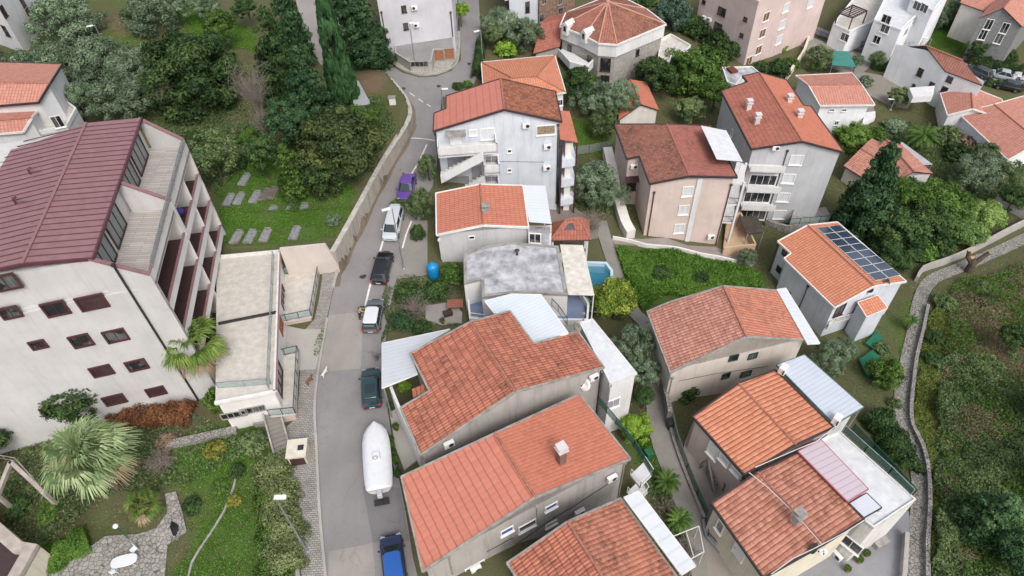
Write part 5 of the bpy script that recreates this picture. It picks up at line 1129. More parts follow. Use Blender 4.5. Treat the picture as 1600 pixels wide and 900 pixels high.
def crown_mesh(kind,var,mat,n=9000,ls=.06):
    key=(kind,var,mat.name)
    if key in CR: return CR[key]
    rng=np.random.default_rng(hash(kind)%1000*0+var*17+len(kind)*101+ord(kind[0])); nc=100
    if kind in('round','olive','bush','flat'):
        d=rng.normal(size=(nc,3)); d[:,2]=np.abs(d[:,2])*np.where(rng.random(nc)<.75,1,-.55); d/=np.linalg.norm(d,axis=1,keepdims=True)
        rad=lump(d,rng,10)*np.where(rng.random(nc)<.72,rng.uniform(.72,.95,nc),rng.uniform(.25,.7,nc)); c=d*rad[:,None]
        cr=rng.uniform(.15,.30,nc) if kind!='olive' else rng.uniform(.13,.24,nc); 
        if kind=='flat': c[:,2]*=.6
    elif kind=='pine':
        nc=260; z=rng.random(nc)**1.25; z=np.round(z*11)/11+rng.normal(size=nc)*.02; th=rng.random(nc)*6.283; R=(1-z*.97)**.62*(.88+.2*np.sin(th*3+var)+.12*np.sin(th*5+z*9))*np.sqrt(rng.uniform(.2,1,nc)); c=np.stack([R*np.cos(th),R*np.sin(th),z*2-1-.18*R],1); cr=.09+.11*(1-z)
    elif kind=='cypress':
        nc=420; z=rng.random(nc)**1.1; th=rng.random(nc)*6.283; R=np.clip(1-z,0,1)**.62*np.clip(z*7,0,1)**.4*.92*np.sqrt(rng.uniform(.55,1,nc)); c=np.stack([R*np.cos(th),R*np.sin(th),z*2-1],1); cr=np.full(nc,.13)
    ct=rng.uniform(.12,.85,nc); idx=rng.integers(0,nc,n); w=cr**1.6; idx=rng.choice(nc,n,p=w/w.sum())
    d=rng.normal(size=(n,3)); d/=np.linalg.norm(d,axis=1,keepdims=True); rr=rng.random(n)**.45
    sc=np.array([1,1,.75]) if kind in('round','bush','flat','pine') else np.array([1,1,1.1])
    if kind=='pine': sc=np.array([1.35,1.35,.5])
    if kind=='cypress': sc=np.array([1.3,1.3,.42])
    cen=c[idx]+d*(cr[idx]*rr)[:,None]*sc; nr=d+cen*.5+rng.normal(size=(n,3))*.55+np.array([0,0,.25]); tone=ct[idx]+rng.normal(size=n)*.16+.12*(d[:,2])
    s=ls*rng.uniform(.6,1.3,n); asp=.32 if kind in('olive',) else .5
    if kind=='cypress': s=s*.8; nr[:,2]*=.2
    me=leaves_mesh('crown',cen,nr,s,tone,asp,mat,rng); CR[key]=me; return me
def trunk_mesh(var,limbs=5,mat=None):
    key=('trunk',var,mat.name)
    if key in CR: return CR[key]
    rng=np.random.default_rng(var+5); mb=MB(); top=np.array([rng.normal()*.04,rng.normal()*.04,.62]); mb.tube([(0,0,-.06),(0,0,.1),top*[1,1,.6],top],[.075,.055,.045,.035],7)
    for k in range(limbs):
        th=k*6.283/limbs+rng.random(); a=top*rng.uniform(.6,1); e=np.array([math.cos(th)*.32,math.sin(th)*.32,rng.uniform(.7,.95)]); mb.tube([a,(a+e)/2+[0,0,.03],e],[.03,.02,.008],5)
    o=mb.build('trunk',mat); me=o.data; bpy.data.objects.remove(o); del_=ORG; CR[key]=me; return me
def solve(u,v,up_):
    z=-2.
    for _ in range(40):
        p=P(u,v,z); g=float(h(p[0],p[1])); z+=(g+up_-z)*.6
    p=P(u,v,g+up_); return p,g
def depth(p): return float(((ROT.T)@(np.array(p)-[0,0,HC]))[2])
TN=[0]
def tree(kind,u,v,rpx,H,label,mat=None,ratio=.85,name='tree',cat='tree',group=None,n=9000,ls=.06,bark=None,asp=1.0,lean=0):
    TN[0]+=1; p,g=solve(u,v,(H or 2)*.7); r=rpx*depth(p)/FPX; hz=r*ratio
    H_=H or (hz*1.75); cz=max(H_-hz,hz*.75 if H is None else 0); p,g=solve(u,v,cz); r=rpx*depth(p)/FPX; hz=r*ratio
    T=thing(name,label,cat,(p[0],p[1],g),random.random()*6.28,group); local(T)
    mat=mat or {'olive':L_olive,'pine':L_pine,'cypress':L_cyp}.get(kind,L_mid)
    c=link('crown',crown_mesh(kind,TN[0]%3,mat,n,ls),T); c.location=(0,0,cz); c.scale=(r,r*asp,hz)
    if H is not None or kind!='bush':
        t=link('trunk',trunk_mesh(TN[0]%3,5,bark or M_bark),T); k=max(.8,min(2.2,r/2.6)); t.scale=(max(r*.8,1.5),max(r*.8,1.5),max(cz+hz*.45,.8))
    if lean: T.rotation_euler=(lean*.6,lean,T.rotation_euler[2])
    return T
def bush(u,v,rpx,label,mat=None,ratio=.75,kind='bush',group=None,asp=1,n=4500,ls=.09,cat='shrub',name='shrub'):
    TN[0]+=1; p,g=solve(u,v,1.0); r=rpx*depth(p)/FPX; hz=r*ratio; p,g=solve(u,v,hz*.55)
    T=thing(name,label,cat,(p[0],p[1],g),random.random()*6.28,group); local(T); c=link('foliage',crown_mesh(kind,TN[0]%3,mat or L_mid,n,ls),T); c.location=(0,0,hz*.55); c.scale=(r,r*asp,hz)
    mb=MB(); 
    for k in range(4): th=k*1.57+.4; mb.tube([(0,0,-.1),(math.cos(th)*r*.3,math.sin(th)*r*.3,hz*.8)],[.04,.015],5)
    mb.build('stem',M_bark,T); return T
def hedge(px,wd,ht,label,mat,dens=900,ls=.09,name='hedge',cat='hedge',top=None,kind=None,lift=0):
    line=smooth_line(gp(px),3); L=sum(math.dist(a,b) for a,b in zip(line[:-1],line[1:])); n=int(min(26000,dens*L*wd)); ls_=ls
    rng=np.random.default_rng(TN[0]+300); TN[0]+=1; cum=np.cumsum([0]+[math.dist(a,b) for a,b in zip(line[:-1],line[1:])]); s=rng.random(n)*L; xs=np.interp(s,cum,[p[0] for p in line]); ys=np.interp(s,cum,[p[1] for p in line])
    dx=np.gradient([p[0] for p in line]);dy=np.gradient([p[1] for p in line]); tx=np.interp(s,cum,dx);ty=np.interp(s,cum,dy); q=np.hypot(tx,ty); nx,ny=-ty/q,tx/q
    th=rng.uniform(-.25,math.pi+.25,n); rad=rng.uniform(.6,1.04,n)*(1+.14*np.sin(s*1.9+th*2)+.09*np.sin(s*4.7)); off=np.cos(th)*rad*wd/2; zz=np.maximum(np.sin(th),-.05)*rad*ht
    X=xs+nx*off;Y=ys+ny*off;g=hsmooth(X,Y)+bank(X,Y); cen=np.stack([X,Y,g+zz+lift],1); nr=np.stack([nx*np.cos(th),ny*np.cos(th),np.sin(th)],1)+rng.normal(size=(n,3))*.5
    tone=.5+.28*np.sin(s*2.3+1)*np.cos(th*2.1)+rng.normal(size=n)*.17
    c=cen.mean(0); me=leaves_mesh(name,cen-c,nr,ls_*rng.uniform(.6,1.3,n),tone,.6,mat,rng); T=thing(name,label,cat,(c[0],c[1],float(h(c[0],c[1])))); o=link('foliage',me,T); o.location=(0,0,c[2]-float(h(c[0],c[1])))
    mb=MB(); 
    for i in range(0,len(line)-1,2): x,y=line[i]; gz=float(h(x,y)); mb.tube([(x,y,gz-.1),(x+.1,y,gz+ht*.75)],[.05,.02],5)
    ORG[T]=np.array(T.location); mb.build('stem',M_bark,T)
    return T
def scatter(name,label,cat,polys,n,ls,ht,mat,clump=.9,aspect=.5,seed=1,grass=False,blob=0,tonefreq=.6):
    rng=np.random.default_rng(seed); out=[]; 
    areas=[]; W_=[gp(p) for p in polys]
    for w_ in W_: areas.append(abs(sum(w_[i][0]*w_[(i+1)%len(w_)][1]-w_[(i+1)%len(w_)][0]*w_[i][1] for i in range(len(w_))))/2)
    C=[];
    for w_,a in zip(W_,areas):
        k=int(n*a/sum(areas)); xs=[p[0] for p in w_];ys=[p[1] for p in w_]; got=np.zeros((0,2))
        while len(got)<k:
            q=np.stack([rng.uniform(min(xs),max(xs),k*2+50),rng.uniform(min(ys),max(ys),k*2+50)],1)
            jx=q[:,0]+.7*nz(q[:,0],q[:,1],1.3,4); jy=q[:,1]+.7*nz(q[:,0],q[:,1],1.2,8); q=q[inpoly(jx,jy,w_)]; got=np.concatenate([got,q])
        C.append(got[:k])
    q=np.concatenate(C)
    bad=np.zeros(len(q),bool)
    for pp in PATCHES: bad|=inpoly(q[:,0],q[:,1],pp)
    if seed!=23: q=q[~bad]
    X,Y=q[:,0],q[:,1]; g=hsmooth(X,Y)+bank(X,Y)
    hum=np.clip(.5+.8*nz(X,Y,blob or 1.1,seed)+.35*nz(X,Y,2.9,seed+3),0,1.3); m=len(X)
    dens=(rng.random(m)<np.clip(.25+hum*1.1,0,1)); X,Y,g,hum=X[dens],Y[dens],g[dens],hum[dens]; m=len(X)
    z=g+hum*ht*(rng.random(m)**.5 if not grass else .3)+.02; cen=np.stack([X,Y,z],1); nr=rng.normal(size=(m,3))+[0,0,.9]
    if grass: nr=rng.normal(size=(m,3))*[1,1,.5]
    tone=.5+.3*nz(X,Y,tonefreq,seed+9)+rng.normal(size=m)*.17
    c=cen.mean(0); me=leaves_mesh(name,cen-c,nr,ls*rng.uniform(.5,1.4,m),tone,aspect,mat,rng); o=link(name,me); o.location=tuple(c); tag(o,label,cat,kind='stuff'); return o
def twigs(u,v,rpx,label,ht=2.0,n=60,mat=None,name='bare_shrub',cat='shrub',H=None):
    """a leafless shrub or tree of thin branching twigs"""
    TN[0]+=1; rng=np.random.default_rng(TN[0]); p,g=solve(u,v,(H or ht)*.6); r=rpx*depth(p)/FPX; T=thing(name,label,cat,(p[0],p[1],g)); local(T); mb=MB(); m=MB()
    th0=(H-ht) if H else 0; mb.tube([(0,0,-.1),(.05,0,th0+ht*.3)],[.12 if H else .06,.05],6)
    for k in range(n):
        th=rng.random()*6.28; e=np.array([math.cos(th)*r*rng.uniform(.3,1),math.sin(th)*r*rng.uniform(.3,1),th0+ht*rng.uniform(.5,1)]); a=np.array([0,0,th0+ht*rng.uniform(.05,.4)]); mid=(a+e)/2+rng.normal(size=3)*r*.1
        m.tube([a,mid,e],[.028,.018,.008],4,False)
        for j in range(3): q=mid+(e-mid)*rng.random(); m.tube([q,q+rng.normal(size=3)*r*.25+[0,0,.1]],[.012,.006],3,False)
    mb.build('trunk',M_barkg,T); m.build('twigs',mat or plain('pale_twigs',(.25,.21,.18),.9,var=.3),T); return T
def fan_palm(u,v,rpx,H,label,mat,nf=40,dead=.2,wind=(0,0),trunk=True,ll=34,drop=1.0):
    TN[0]+=1; rng=np.random.default_rng(TN[0]+70); p,g=solve(u,v,H); R=rpx*depth(p)/FPX; T=thing('fan_palm',label,'palm',(p[0],p[1],g)); local(T)
    vs=[];tn=[];vd=[];td=[]; pet=MB()
    for i in range(nf):
        az=i*2.39996+rng.normal()*.15; t=i/nf; el=math.radians(88-112*t**.8*drop+rng.normal()*9); d=np.array([math.cos(az)*math.cos(el),math.sin(az)*math.cos(el),math.sin(el)])+np.array([wind[0],wind[1],0])*.5; d/=np.linalg.norm(d)
        pl=R*.42*rng.uniform(.7,1.2)*(.55+.45*min(1,t*2.5)); c0=np.array([0,0,H]); c=c0+d*pl+np.array([0,0,-.06*R*t]); side=np.cross(d,(0,0,1)); side/=np.linalg.norm(side)+1e-9; upv=np.cross(side,d)
        pet.tube([c0,c],[.035,.02],4,False); isdead=t>1-dead; A,B=(vd,td) if isdead else (vs,tn); base_t=rng.uniform(.15,.8)
        for k in range(ll):
            a=(k/(ll-1)-.5)*math.radians(118)*(1+.05*rng.normal()); dl=d*math.cos(a)+side*math.sin(a)+upv*rng.normal()*.10; dl/=np.linalg.norm(dl); L=R*.60*(1-.25*abs(a)/1.4)*rng.uniform(.8,1.12); w=R*.014
            s2=np.cross(dl,upv); s2/=np.linalg.norm(s2)+1e-9; m=c+dl*L*.55; e=m+(dl*.8+np.array([wind[0]*.5,wind[1]*.5,-.55-.3*rng.random()]))*L*.42
            A.append([c-s2*w*.3,c+s2*w*.3,m+s2*w,m-s2*w]); A.append([m-s2*w,m+s2*w,e+s2*w*.25,e-s2*w*.25]); tt=base_t+rng.normal()*.13; B+= [tt-.05,tt+.12]
    def mk(name,vv,tt,mt):
        if not vv: return
        a=np.array(vv).reshape(-1,3); n=len(vv); me=bpy.data.meshes.new(name); me.from_pydata(a.tolist(),[],[(4*i,4*i+1,4*i+2,4*i+3) for i in range(n)]); at=me.attributes.new('tone','FLOAT','FACE'); at.data.foreach_set('value',np.clip(tt,0,1)); me.materials.append(mt); link(name,me,T)
    mk('fronds',vs,tn,mat); mk('dead_fronds',vd,td,L_dead); pet.build('petioles',plain('petiole',(.22,.22,.09),.7),T)
    if trunk: mb=MB(); mb.tube([(0,0,-.2),(0,0,H*.3),(0,0,H*.85),(0,0,H+.1)],[.28,.22,.2,.28],10); mb.build('trunk',plain('palm_trunk',(.17,.12,.085),.95,var=.4,scale=6),T)
    return T
def feather_palm(u,v,rpx,H,label,mat,nf=26,name='feather_palm'):
    TN[0]+=1; rng=np.random.default_rng(TN[0]+70); p,g=solve(u,v,H); R=rpx*depth(p)/FPX; T=thing(name,label,'palm',(p[0],p[1],g)); local(T); vs=[];tn=[]
    for i in range(nf):
        az=i*2.39996; el=math.radians(70-75*i/nf); x=np.array([math.cos(az),math.sin(az),0]); side=np.array([-x[1],x[0],0]); prev=np.array([0,0,H]); bt=rng.uniform(.25,.8)
        for k in range(9):
            a=el-k*.17; nxt=prev+(x*math.cos(a)+np.array([0,0,math.sin(a)]))*R/8.0; 
            for s in(-1,1): e=prev+side*s*R*.2*(1-abs(k/8-.35))+np.array([0,0,-R*.06])+x*R*.1; vs.append([prev,nxt,e+(nxt-prev)*.4,e]); tn.append(bt+rng.normal()*.12)
            prev=nxt
    a=np.array(vs).reshape(-1,3); n=len(vs); me=bpy.data.meshes.new('fronds'); me.from_pydata(a.tolist(),[],[(4*i,4*i+1,4*i+2,4*i+3) for i in range(n)]); at=me.attributes.new('tone','FLOAT','FACE'); at.data.foreach_set('value',np.clip(tn,0,1)); me.materials.append(mat); link('fronds',me,T)
    mb=MB(); mb.tube([(0,0,-.2),(0,0,H)],[.2,.22],8); mb.build('trunk',M_bark,T); return T
# --- upper left grove
tree('olive',100,38,52,6,'round grey green olive beside the white block in the top left corner',ls=.05,n=12000)
tree('olive',236,28,42,5,'round silvery olive above the bare red soil bank',ls=.05,n=12000)
tree('olive',82,112,48,6,'wide silvery olive at the left, above the orange tile roofs',ls=.05,n=12000)
tree('olive',150,104,50,6,'silvery olive under the top left lamp, in the middle of the olive belt',ls=.05,n=12000)
tree('olive',205,112,38,6,'silvery olive touching the big dark broadleaf tree',ls=.05)
tree('olive',192,160,46,6,'silvery olive just above the ridge of the burgundy roof',ls=.05,n=12000)
tree('olive',120,160,34,5,'small shaded olive right of the orange tile roofs',ls=.05)
tree('olive',28,128,28,4,'pale small olive at the left edge below the white block',ls=.06)
tree('olive',30,100,22,4,'dark low olive in front of the top left white block',L_scrub,ls=.07,n=5000)
tree('round',298,122,78,9,'very large dark broadleaf tree above the burgundy roof',L_dark,ratio=.95,n=22000,ls=.042)
tree('round',344,38,26,6,'small rounded bright green tree behind the large dark broadleaf tree',L_mid)
tree('olive',275,12,24,5,'grey olive cut by the top edge near the olive on the bank',ls=.06); tree('olive',320,10,24,5,'second grey olive cut by the top edge, left of the tall dark conifers',ls=.06)
tree('round',385,12,20,5,'small dark tree at the top edge left of the tall conifer tips',L_dark)
tree('pine',430,78,44,12,'broad dark green tree left of the pointed cypress',L_dark,ratio=1.45,n=20000,ls=.05)
tree('pine',447,18,34,13,'tall dark conifer cut by the top edge left of the cypress tip',ratio=1.9,n=12000,ls=.06)
tree('cypress',524,90,29,14,'tall slim pointed cypress standing before the road junction',ratio=3.7,n=26000,ls=.085,asp=1)
tree('pine',554,34,50,12,'huge dark conifer overhanging the road junction, upper half',L_pine,ratio=1.35,n=24000,ls=.05)
tree('round',574,82,30,5.5,'lower dark conifer with a trunk at the bend of the kerb',L_pine,ratio=.8,n=9000,ls=.06)
tree('round',520,14,28,9,'dark conifer crown between the cypress tip and the huge conifer',L_pine,ratio=1,n=9000,ls=.06)
tree('pine',476,138,44,11,'dense dark conifer left of the cypress foot',L_pine,ratio=1.5,n=20000,ls=.05)
tree('round',452,190,34,8,'dark green tree below the dense conifer, above the lawn',L_pine,ratio=1.1,n=10000)
tree('round',541,236,70,8,'big olive green broadleaf tree leaning towards the retaining wall',leafmat('warm_dark_leaves',(.016,.028,.009),(.04,.06,.019),(.10,.125,.04)),ratio=.95,n=20000,ls=.045)
tree('round',505,268,36,5,'dark lower tree between the lawn and the leaning broadleaf tree',L_dark,n=9000); tree('round',572,180,26,5,'small olive green tree at the top of the retaining wall',L_mid,ratio=.7)
tree('pine',452,262,30,7,'bright green young pine at the lawn edge',L_mid,ratio=1.4,n=9000)
tree('round',408,238,27,6,'dark bushy tree between the two lawns of the cemetery',L_dark,ratio=1.2); tree('round',332,245,38,6,'loose dark shrubby tree right of the balconies of the big block',L_scrub,ratio=1,n=7000,ls=.05)
tree('round',300,225,24,5,'small dark green tree touching the top of the stepped terraces',L_dark)
twigs(398,150,34,'tall bare pinkish tree between the dark broadleaf and the conifers',6,110,name='bare_tree',cat='tree',H=9); twigs(412,195,22,'smaller bare tree below the tall bare one',4,70,name='bare_tree',cat='tree',H=6); twigs(250,150,24,'bare brown tree between the olives and the dark broadleaf',4,80,name='bare_tree',cat='tree',H=6)
bush(372,255,16,'low dark shrub above the upper row of graves',L_dark); bush(385,215,18,'shrub among the graves beside the bare trees',L_mid); bush(360,215,16,'grey green shrub left of the bare trees',L_scrub)
bush(520,345,13,'tiny grey shrub at the lower right corner of the cemetery lawn',L_olive,.6)
# --- street side, right of the road
tree('olive',655,320,22,4,'thin grey green tree beside the purple car',L_scrub,n=5000,ls=.07,ratio=1.3); tree('olive',668,262,16,3.5,'small olive green tree by the white outside stairs',L_scrub,ratio=1.4,n=4000,ls=.08); bush(622,322,13,'grey green shrub between the purple car and the silver car',L_scrub)
bush(652,365,13,'dark ivy clump on the wall of the small orange roofed house',L_dark,1.2); bush(706,428,19,'rounded dark shrub between the blue tank and the concrete roof',L_mid,.9)
bush(640,458,24,'wide dark shrub filling the street garden by the black car',L_dark,.5); bush(678,455,22,'dark shrub right of the wide one in the street garden',L_dark,.6); bush(628,502,20,'dark green shrub beside the grey car with white roof',L_pine,.6); bush(660,512,16,'low dark shrub above the ribbed white canopy',L_dark,.5)
twigs(648,480,26,'leafless pale shrub in the street garden',2.2,80); twigs(588,556,9,'tiny leafless shrub at the corner of the ribbed canopy',1.2,30)
tree('olive',782,42,32,5,'grey olive right of the upper road at the top edge',ls=.06,n=11000); tree('olive',818,55,32,5,'grey olive in front of the bluish white block',ls=.06,n=11000); tree('round',768,52,15,4,'dark small tree between the upper road and the olives',L_scrub); bush(790,78,19,'bright yellow green shrub below the grey olives',L_bright,.7); tree('round',719,15,13,4,'yellow green tree beside the pale grey block',L_bright)
hedge([(752,70),(748,100),(744,125)],1.4,1.8,'narrow dark hedge along the upper road lamp',L_dark,700); bush(716,136,9,'small dark shrub above the red sheet roof',L_dark); bush(730,133,9,'second small shrub above the red sheet roof, nearer the ridge',L_mid)
tree('round',903,132,30,6,'dark rounded tree below the stone house balcony',L_dark,ratio=.9); tree('olive',925,158,34,5,'grey olive left of the salmon roof half',n=11000,ls=.055); tree('olive',968,152,30,6,'grey olive with forked trunk before the salmon roof half',n=9000,ls=.055,bark=M_barkg); tree('olive',942,195,24,4,'low olive crown over the bright lawn strip',L_scrub)
tree('round',1025,118,34,6,'very dark tree under the green painted wall',L_dark,n=9000); tree('round',1088,112,50,7,'large mid green tree left of the four chimney roof',L_mid,n=16000,ls=.045); tree('round',1118,148,26,5,'green tree at the corner of the four chimney house',L_mid); tree('round',1078,170,26,4,'brownish green tree behind the peach house',L_scrub,ratio=.7)
tree('round',1048,22,30,6,'blue green dense tree at the top edge left of the pink block',leafmat('blue_green_leaves',(.02,.045,.03),(.05,.09,.06),(.11,.16,.11)),ratio=1); tree('round',1012,6,20,5,'dark tree behind the white roof frame at the top edge',L_dark)
for u,v,r,l in ((1078,42,20,'first dark shrub from the left under the pink block'),(1098,52,20,'second dark shrub from the left under the pink block'),(1122,68,22,'third dark shrub from the left under the pink block'),(1140,82,18,'rightmost dark shrub under the pink block')): bush(u,v,r,l,L_dark,.9)
bush(1215,108,20,'dark shrub mass between the four chimney roof and the pink block',L_dark); bush(1235,100,14,'bright shrub by the pale stair of the pink block',L_mid); bush(1222,76,8,'small bright shrub on the pink block terrace',L_bright); bush(1190,108,15,'dark shrub behind the ridge of the four chimney roof',L_dark)
tree('olive',928,288,38,5,'grey green olive between the white house and the peach house',n=13000,ls=.05); tree('olive',958,305,25,4,'smaller olive leaning on the peach house stair wall',n=8000); twigs(925,345,26,'bare brown shrub below the olives in the middle garden',2.4,90)
tree('round',962,472,40,5,'round lemon tree with yellow green top beside the pool',leafmat('lemon_leaves',(.04,.075,.012),(.13,.19,.025),(.36,.40,.07)),n=15000,ls=.05)
tree('olive',986,542,34,5,'grey olive right of the smooth white annex roof',ls=.055,n=11000); tree('olive',1008,580,28,4,'second grey olive beside the alley and the annex',ls=.055,n=9000); tree('round',1008,620,18,3,'dark shrubby tree at the foot of the alley olives',L_dark); tree('round',993,668,26,3,'bright green citrus tree beside the green fence',L_bright,n=8000,ls=.07)
bush(1072,608,24,'dark shrub against the stone wall of the beige house',L_dark,1.0); tree('olive',1167,402,15,2.5,'small grey olive at the corner of the orange terrace',ls=.08,n=5000)
feather_palm(1042,752,22,.8,'yucca like palm with stiff leaves beside the alley',L_mid,30); feather_palm(1062,812,22,.9,'bright yucca palm beside the white canopy',L_mid,30)
twigs(1072,862,24,'bare vine over the wire frame at the bottom of the alley',1.8,80); twigs(1040,790,16,'dry twigs below the yucca palm',1.0,40)
bush(1030,425,17,'dark leafy mound in the upper middle of the green creeper plot',L_dark,.4); bush(1092,432,16,'dark leafy mound in the right part of the green creeper plot',L_dark,.4); bush(1003,452,14,'green mound in the creeper plot next to the lemon tree',L_mid,.5)
# --- right side
tree('pine',1368,290,44,14,'tall dark conifer in front of the weathered red tiles',L_pine,ratio=1.9,n=22000,ls=.055); tree('round',1350,330,50,9,'very large dark conifer mass right of the tall grey house',L_pine,n=20000,ls=.042,ratio=1.1); tree('round',1405,360,46,8,'dark green broadleaf tree right of the solar roof',L_dark,n=16000,ls=.045); tree('round',1400,400,34,6,'dark tree directly beside the upper corner of the solar panels',L_dark,n=9000)
tree('flat',1470,315,44,6,'mid green spreading tree with a curved branch',L_mid,n=14000,ls=.05,ratio=.8); tree('round',1450,350,34,5,'deep green tree below the spreading one',L_dark,n=9000); tree('flat',1420,300,30,5,'green tree between the dark conifer and the spreading tree',L_mid)
tree('olive',1523,272,36,5,'round silvery olive at the right side of the gardens',ls=.05,n=13000); tree('olive',1540,238,18,4,'small dark olive by the right palms',L_scrub); tree('round',1575,270,26,4,'dark loose tree near the right edge',L_scrub); tree('round',1585,310,24,4,'low green tree at the right edge above the lane wall',L_dark)
tree('flat',1545,335,30,4.5,'yellow green bamboo clump beside the lane',L_bamboo,n=11000,ls=.06,name='bamboo',cat='bamboo'); tree('flat',1508,360,32,4,'larger green bamboo clump left of the lane',leafmat('bamboo_green',(.04,.08,.02),(.09,.15,.04),(.19,.26,.08)),n=11000,ls=.06,name='bamboo',cat='bamboo'); bush(1470,385,24,'dark shrub at the wall above the sawn trunks',L_dark); bush(1440,395,22,'dark shrub left of the lane bend',L_mid)
feather_palm(1443,212,26,2.6,'date palm with arching fronds among the right gardens',L_mid,34); feather_palm(1425,500,0.1+13,1.6,'small palm on the grass strip beside the stone path',L_mid,22)
tree('round',1331,216,28,4,'bright green tree at the corner of the four chimney house',leafmat('fresh_leaves',(.03,.07,.01),(.08,.15,.025),(.16,.24,.05)),n=10000); bush(1395,196,18,'grey green shrub left of the date palm',L_olive,.6); bush(1372,208,14,'low green shrub below the gravel yard',L_mid,.6); bush(1480,215,22,'dark tangled shrub right of the date palm',L_scrub,.7); bush(1512,228,20,'brownish tangled shrub left of the small dark olive',L_bramble,.7); bush(1495,240,20,'dark shrub above the silvery round olive',L_dark)
tree('round',1405,150,17,3.5,'small round olive in the gravel yard',L_scrub,n=6000,ls=.08); tree('olive',1280,92,22,4,'olive beside the turquoise car canopy',L_scrub); tree('olive',1339,95,10,3,'slim olive between the canopy and the parked cars',n=3000,ls=.1); tree('round',1400,98,13,3,'round tree between the two white parked cars',L_dark,n=4000,ls=.09); tree('round',1370,92,13,3,'dark tree left of the white parked van',L_scrub,n=4000,ls=.09); bush(1352,128,12,'grey shrub at the driveway corner',L_olive)
tree('round',1527,78,21,4,'dark clipped round tree before the grey stone house',L_dark); tree('olive',1492,28,30,5,'olive behind the lawn in the top right',ls=.06); tree('olive',1462,30,16,4,'small olive beside the arched white villa',ls=.08,n=4000); twigs(1430,72,16,'leafless tree behind the white parked car',3,60,name='bare_tree',cat='tree',H=4)
hedge([(1512,98),(1560,108),(1620,118)],1.6,1.6,'clipped dark hedge along the lower road',L_dark,600,.12); hedge([(1362,106),(1400,114),(1420,118)],1.2,1.2,'low clipped hedge in front of the parked cars',L_dark,600,.12); hedge([(1540,132),(1600,142)],1.4,1.2,'short hedge below the lower road at the right edge',L_dark,500,.12); bush(1572,88,18,'dark shrub row right of the clipped round tree',L_dark,.6)
tree('olive',1298,560,30,4,'grey green olive before the solar house',L_olive,n=10000,ls=.06); tree('olive',1322,545,18,3,'second smaller olive at the corner of the solar house',n=5000,ls=.08); tree('round',1381,582,27,3,'rounded green tree at the bend of the stone path',L_mid,n=9000,ls=.06); bush(1378,545,13,'shrub with brown tips beside the green tarpaulin',L_scrub)
hedge([(1365,650),(1385,680),(1402,712),(1412,740)],3.2,1.6,'broad ivy hedge between the roof terrace and the stone path',L_dark,500,.12); bush(1378,668,16,'bright leafy shrub at the top of the ivy hedge',L_mid); bush(1398,630,10,'small grey shrub near the path gate',L_scrub)
tree('pine',1562,800,46,6,'large pine at the lower right edge of the scrub',leafmat('pale_pine',(.025,.06,.02),(.06,.12,.045),(.13,.21,.09)),ratio=1.0,n=16000,ls=.07); tree('round',1592,865,36,4,'dark pine in the bottom right corner',L_pine,n=10000); tree('round',1590,525,24,4,'dark tree at the right edge above the scrub',L_dark)
bush(1478,475,18,'shrub at the top of the scrubby slope',L_scrub,.6); bush(1540,470,18,'dark low shrub beside the concrete slab ruin',L_dark,.5); bush(1462,530,17,'dark green shrub on the grassy bank edge',L_dark,.5); bush(1457,560,15,'low shrub below the dark one on the grassy bank',L_dark,.5); bush(1535,450,16,'fallen branches shrub near the sawn trunks',L_scrub,.5)
# --- lower left garden
tree('round',118,612,48,6,'dark green tree before the facade of the big block',L_dark,ratio=.75,n=14000,ls=.05)
hedge([(10,668),(45,662),(75,660)],1.8,1.6,'dark clipped hedge at the left edge below the big block',L_dark,700); hedge([(175,668),(210,655),(255,652),(305,650)],2.2,1.6,'rust brown hedge along the foot of the big block',L_rust,650,.09)
fan_palm(298,536,60,6.5,'green fan palm leaning over the flat beige terraces',L_palmg,32,.18,(.2,-.1)); bush(342,628,18,'ivy column on the trunk of the green fan palm',L_mid,1.6)
fan_palm(139,714,84,5.2,'big blue green fan palm in the lower left garden',L_palmb,27,.08,(.3,-.05),drop=.8); fan_palm(224,788,34,1.2,'small fan palm beside the garden globe lamp',L_palmg,26,.15,(.2,0),trunk=True)
hedge([(62,880),(100,865),(140,843)],2.6,1.0,'clipped rounded green hedge along the flagstone path',leafmat('clipped_green',(.03,.07,.012),(.065,.13,.02),(.12,.2,.04)),1100,.07)
bush(398,690,24,'grey green shrub beside the garden steps',L_scrub); bush(336,702,17,'yellow leaved shrub near the long stone edging',L_yel,.7); bush(366,782,12,'small yellow shrub in the lower lawn',L_yel,.5); bush(372,735,14,'dark green shrub left of the thicket',L_dark,.6)
hedge([(428,720),(436,770),(444,820),(448,900)],3.4,1.3,'broad tangled thicket along the pavement with the tall lamp',leafmat('thicket_leaves',(.05,.065,.028),(.115,.14,.055),(.21,.24,.11)),420,.10); hedge([(420,760),(428,830),(425,920)],2.6,.8,'greener low part of the thicket facing the lawn',L_mid,380,.1)
twigs(250,722,26,'leafless grey bush right of the big fan palm',1.6,110); bush(300,790,16,'dark low shrub beside the pond',L_dark,.6); bush(345,760,14,'round dark shrub in the lawn',L_mid,.5); bush(30,790,20,'dark shrub between the concrete frames',L_dark,.5); bush(75,800,20,'low green shrub below the big fan palm',L_mid,.4); bush(170,668,18,'brown dry shrub beside the clipped left hedge',L_bramble,.5); bush(262,690,18,'dry brown shrub under the rust hedge',L_bramble,.45)
tree('round',1660,640,40,5,'dark tree past the right side of the scrub slope',L_dark); tree('olive',1680,760,40,5,'olive past the lower right side of the scrub slope'); tree('olive',-50,100,50,6,'olive past the left edge beside the top left block'); tree('round',-40,700,40,5,'dark tree past the left edge of the lower garden',L_dark)
bush(632,604,11,'leafy potted shrub under the ribbed canopy',L_bright,.8); bush(618,590,10,'dark leafy shrub under the canopy edge',L_dark,.8)
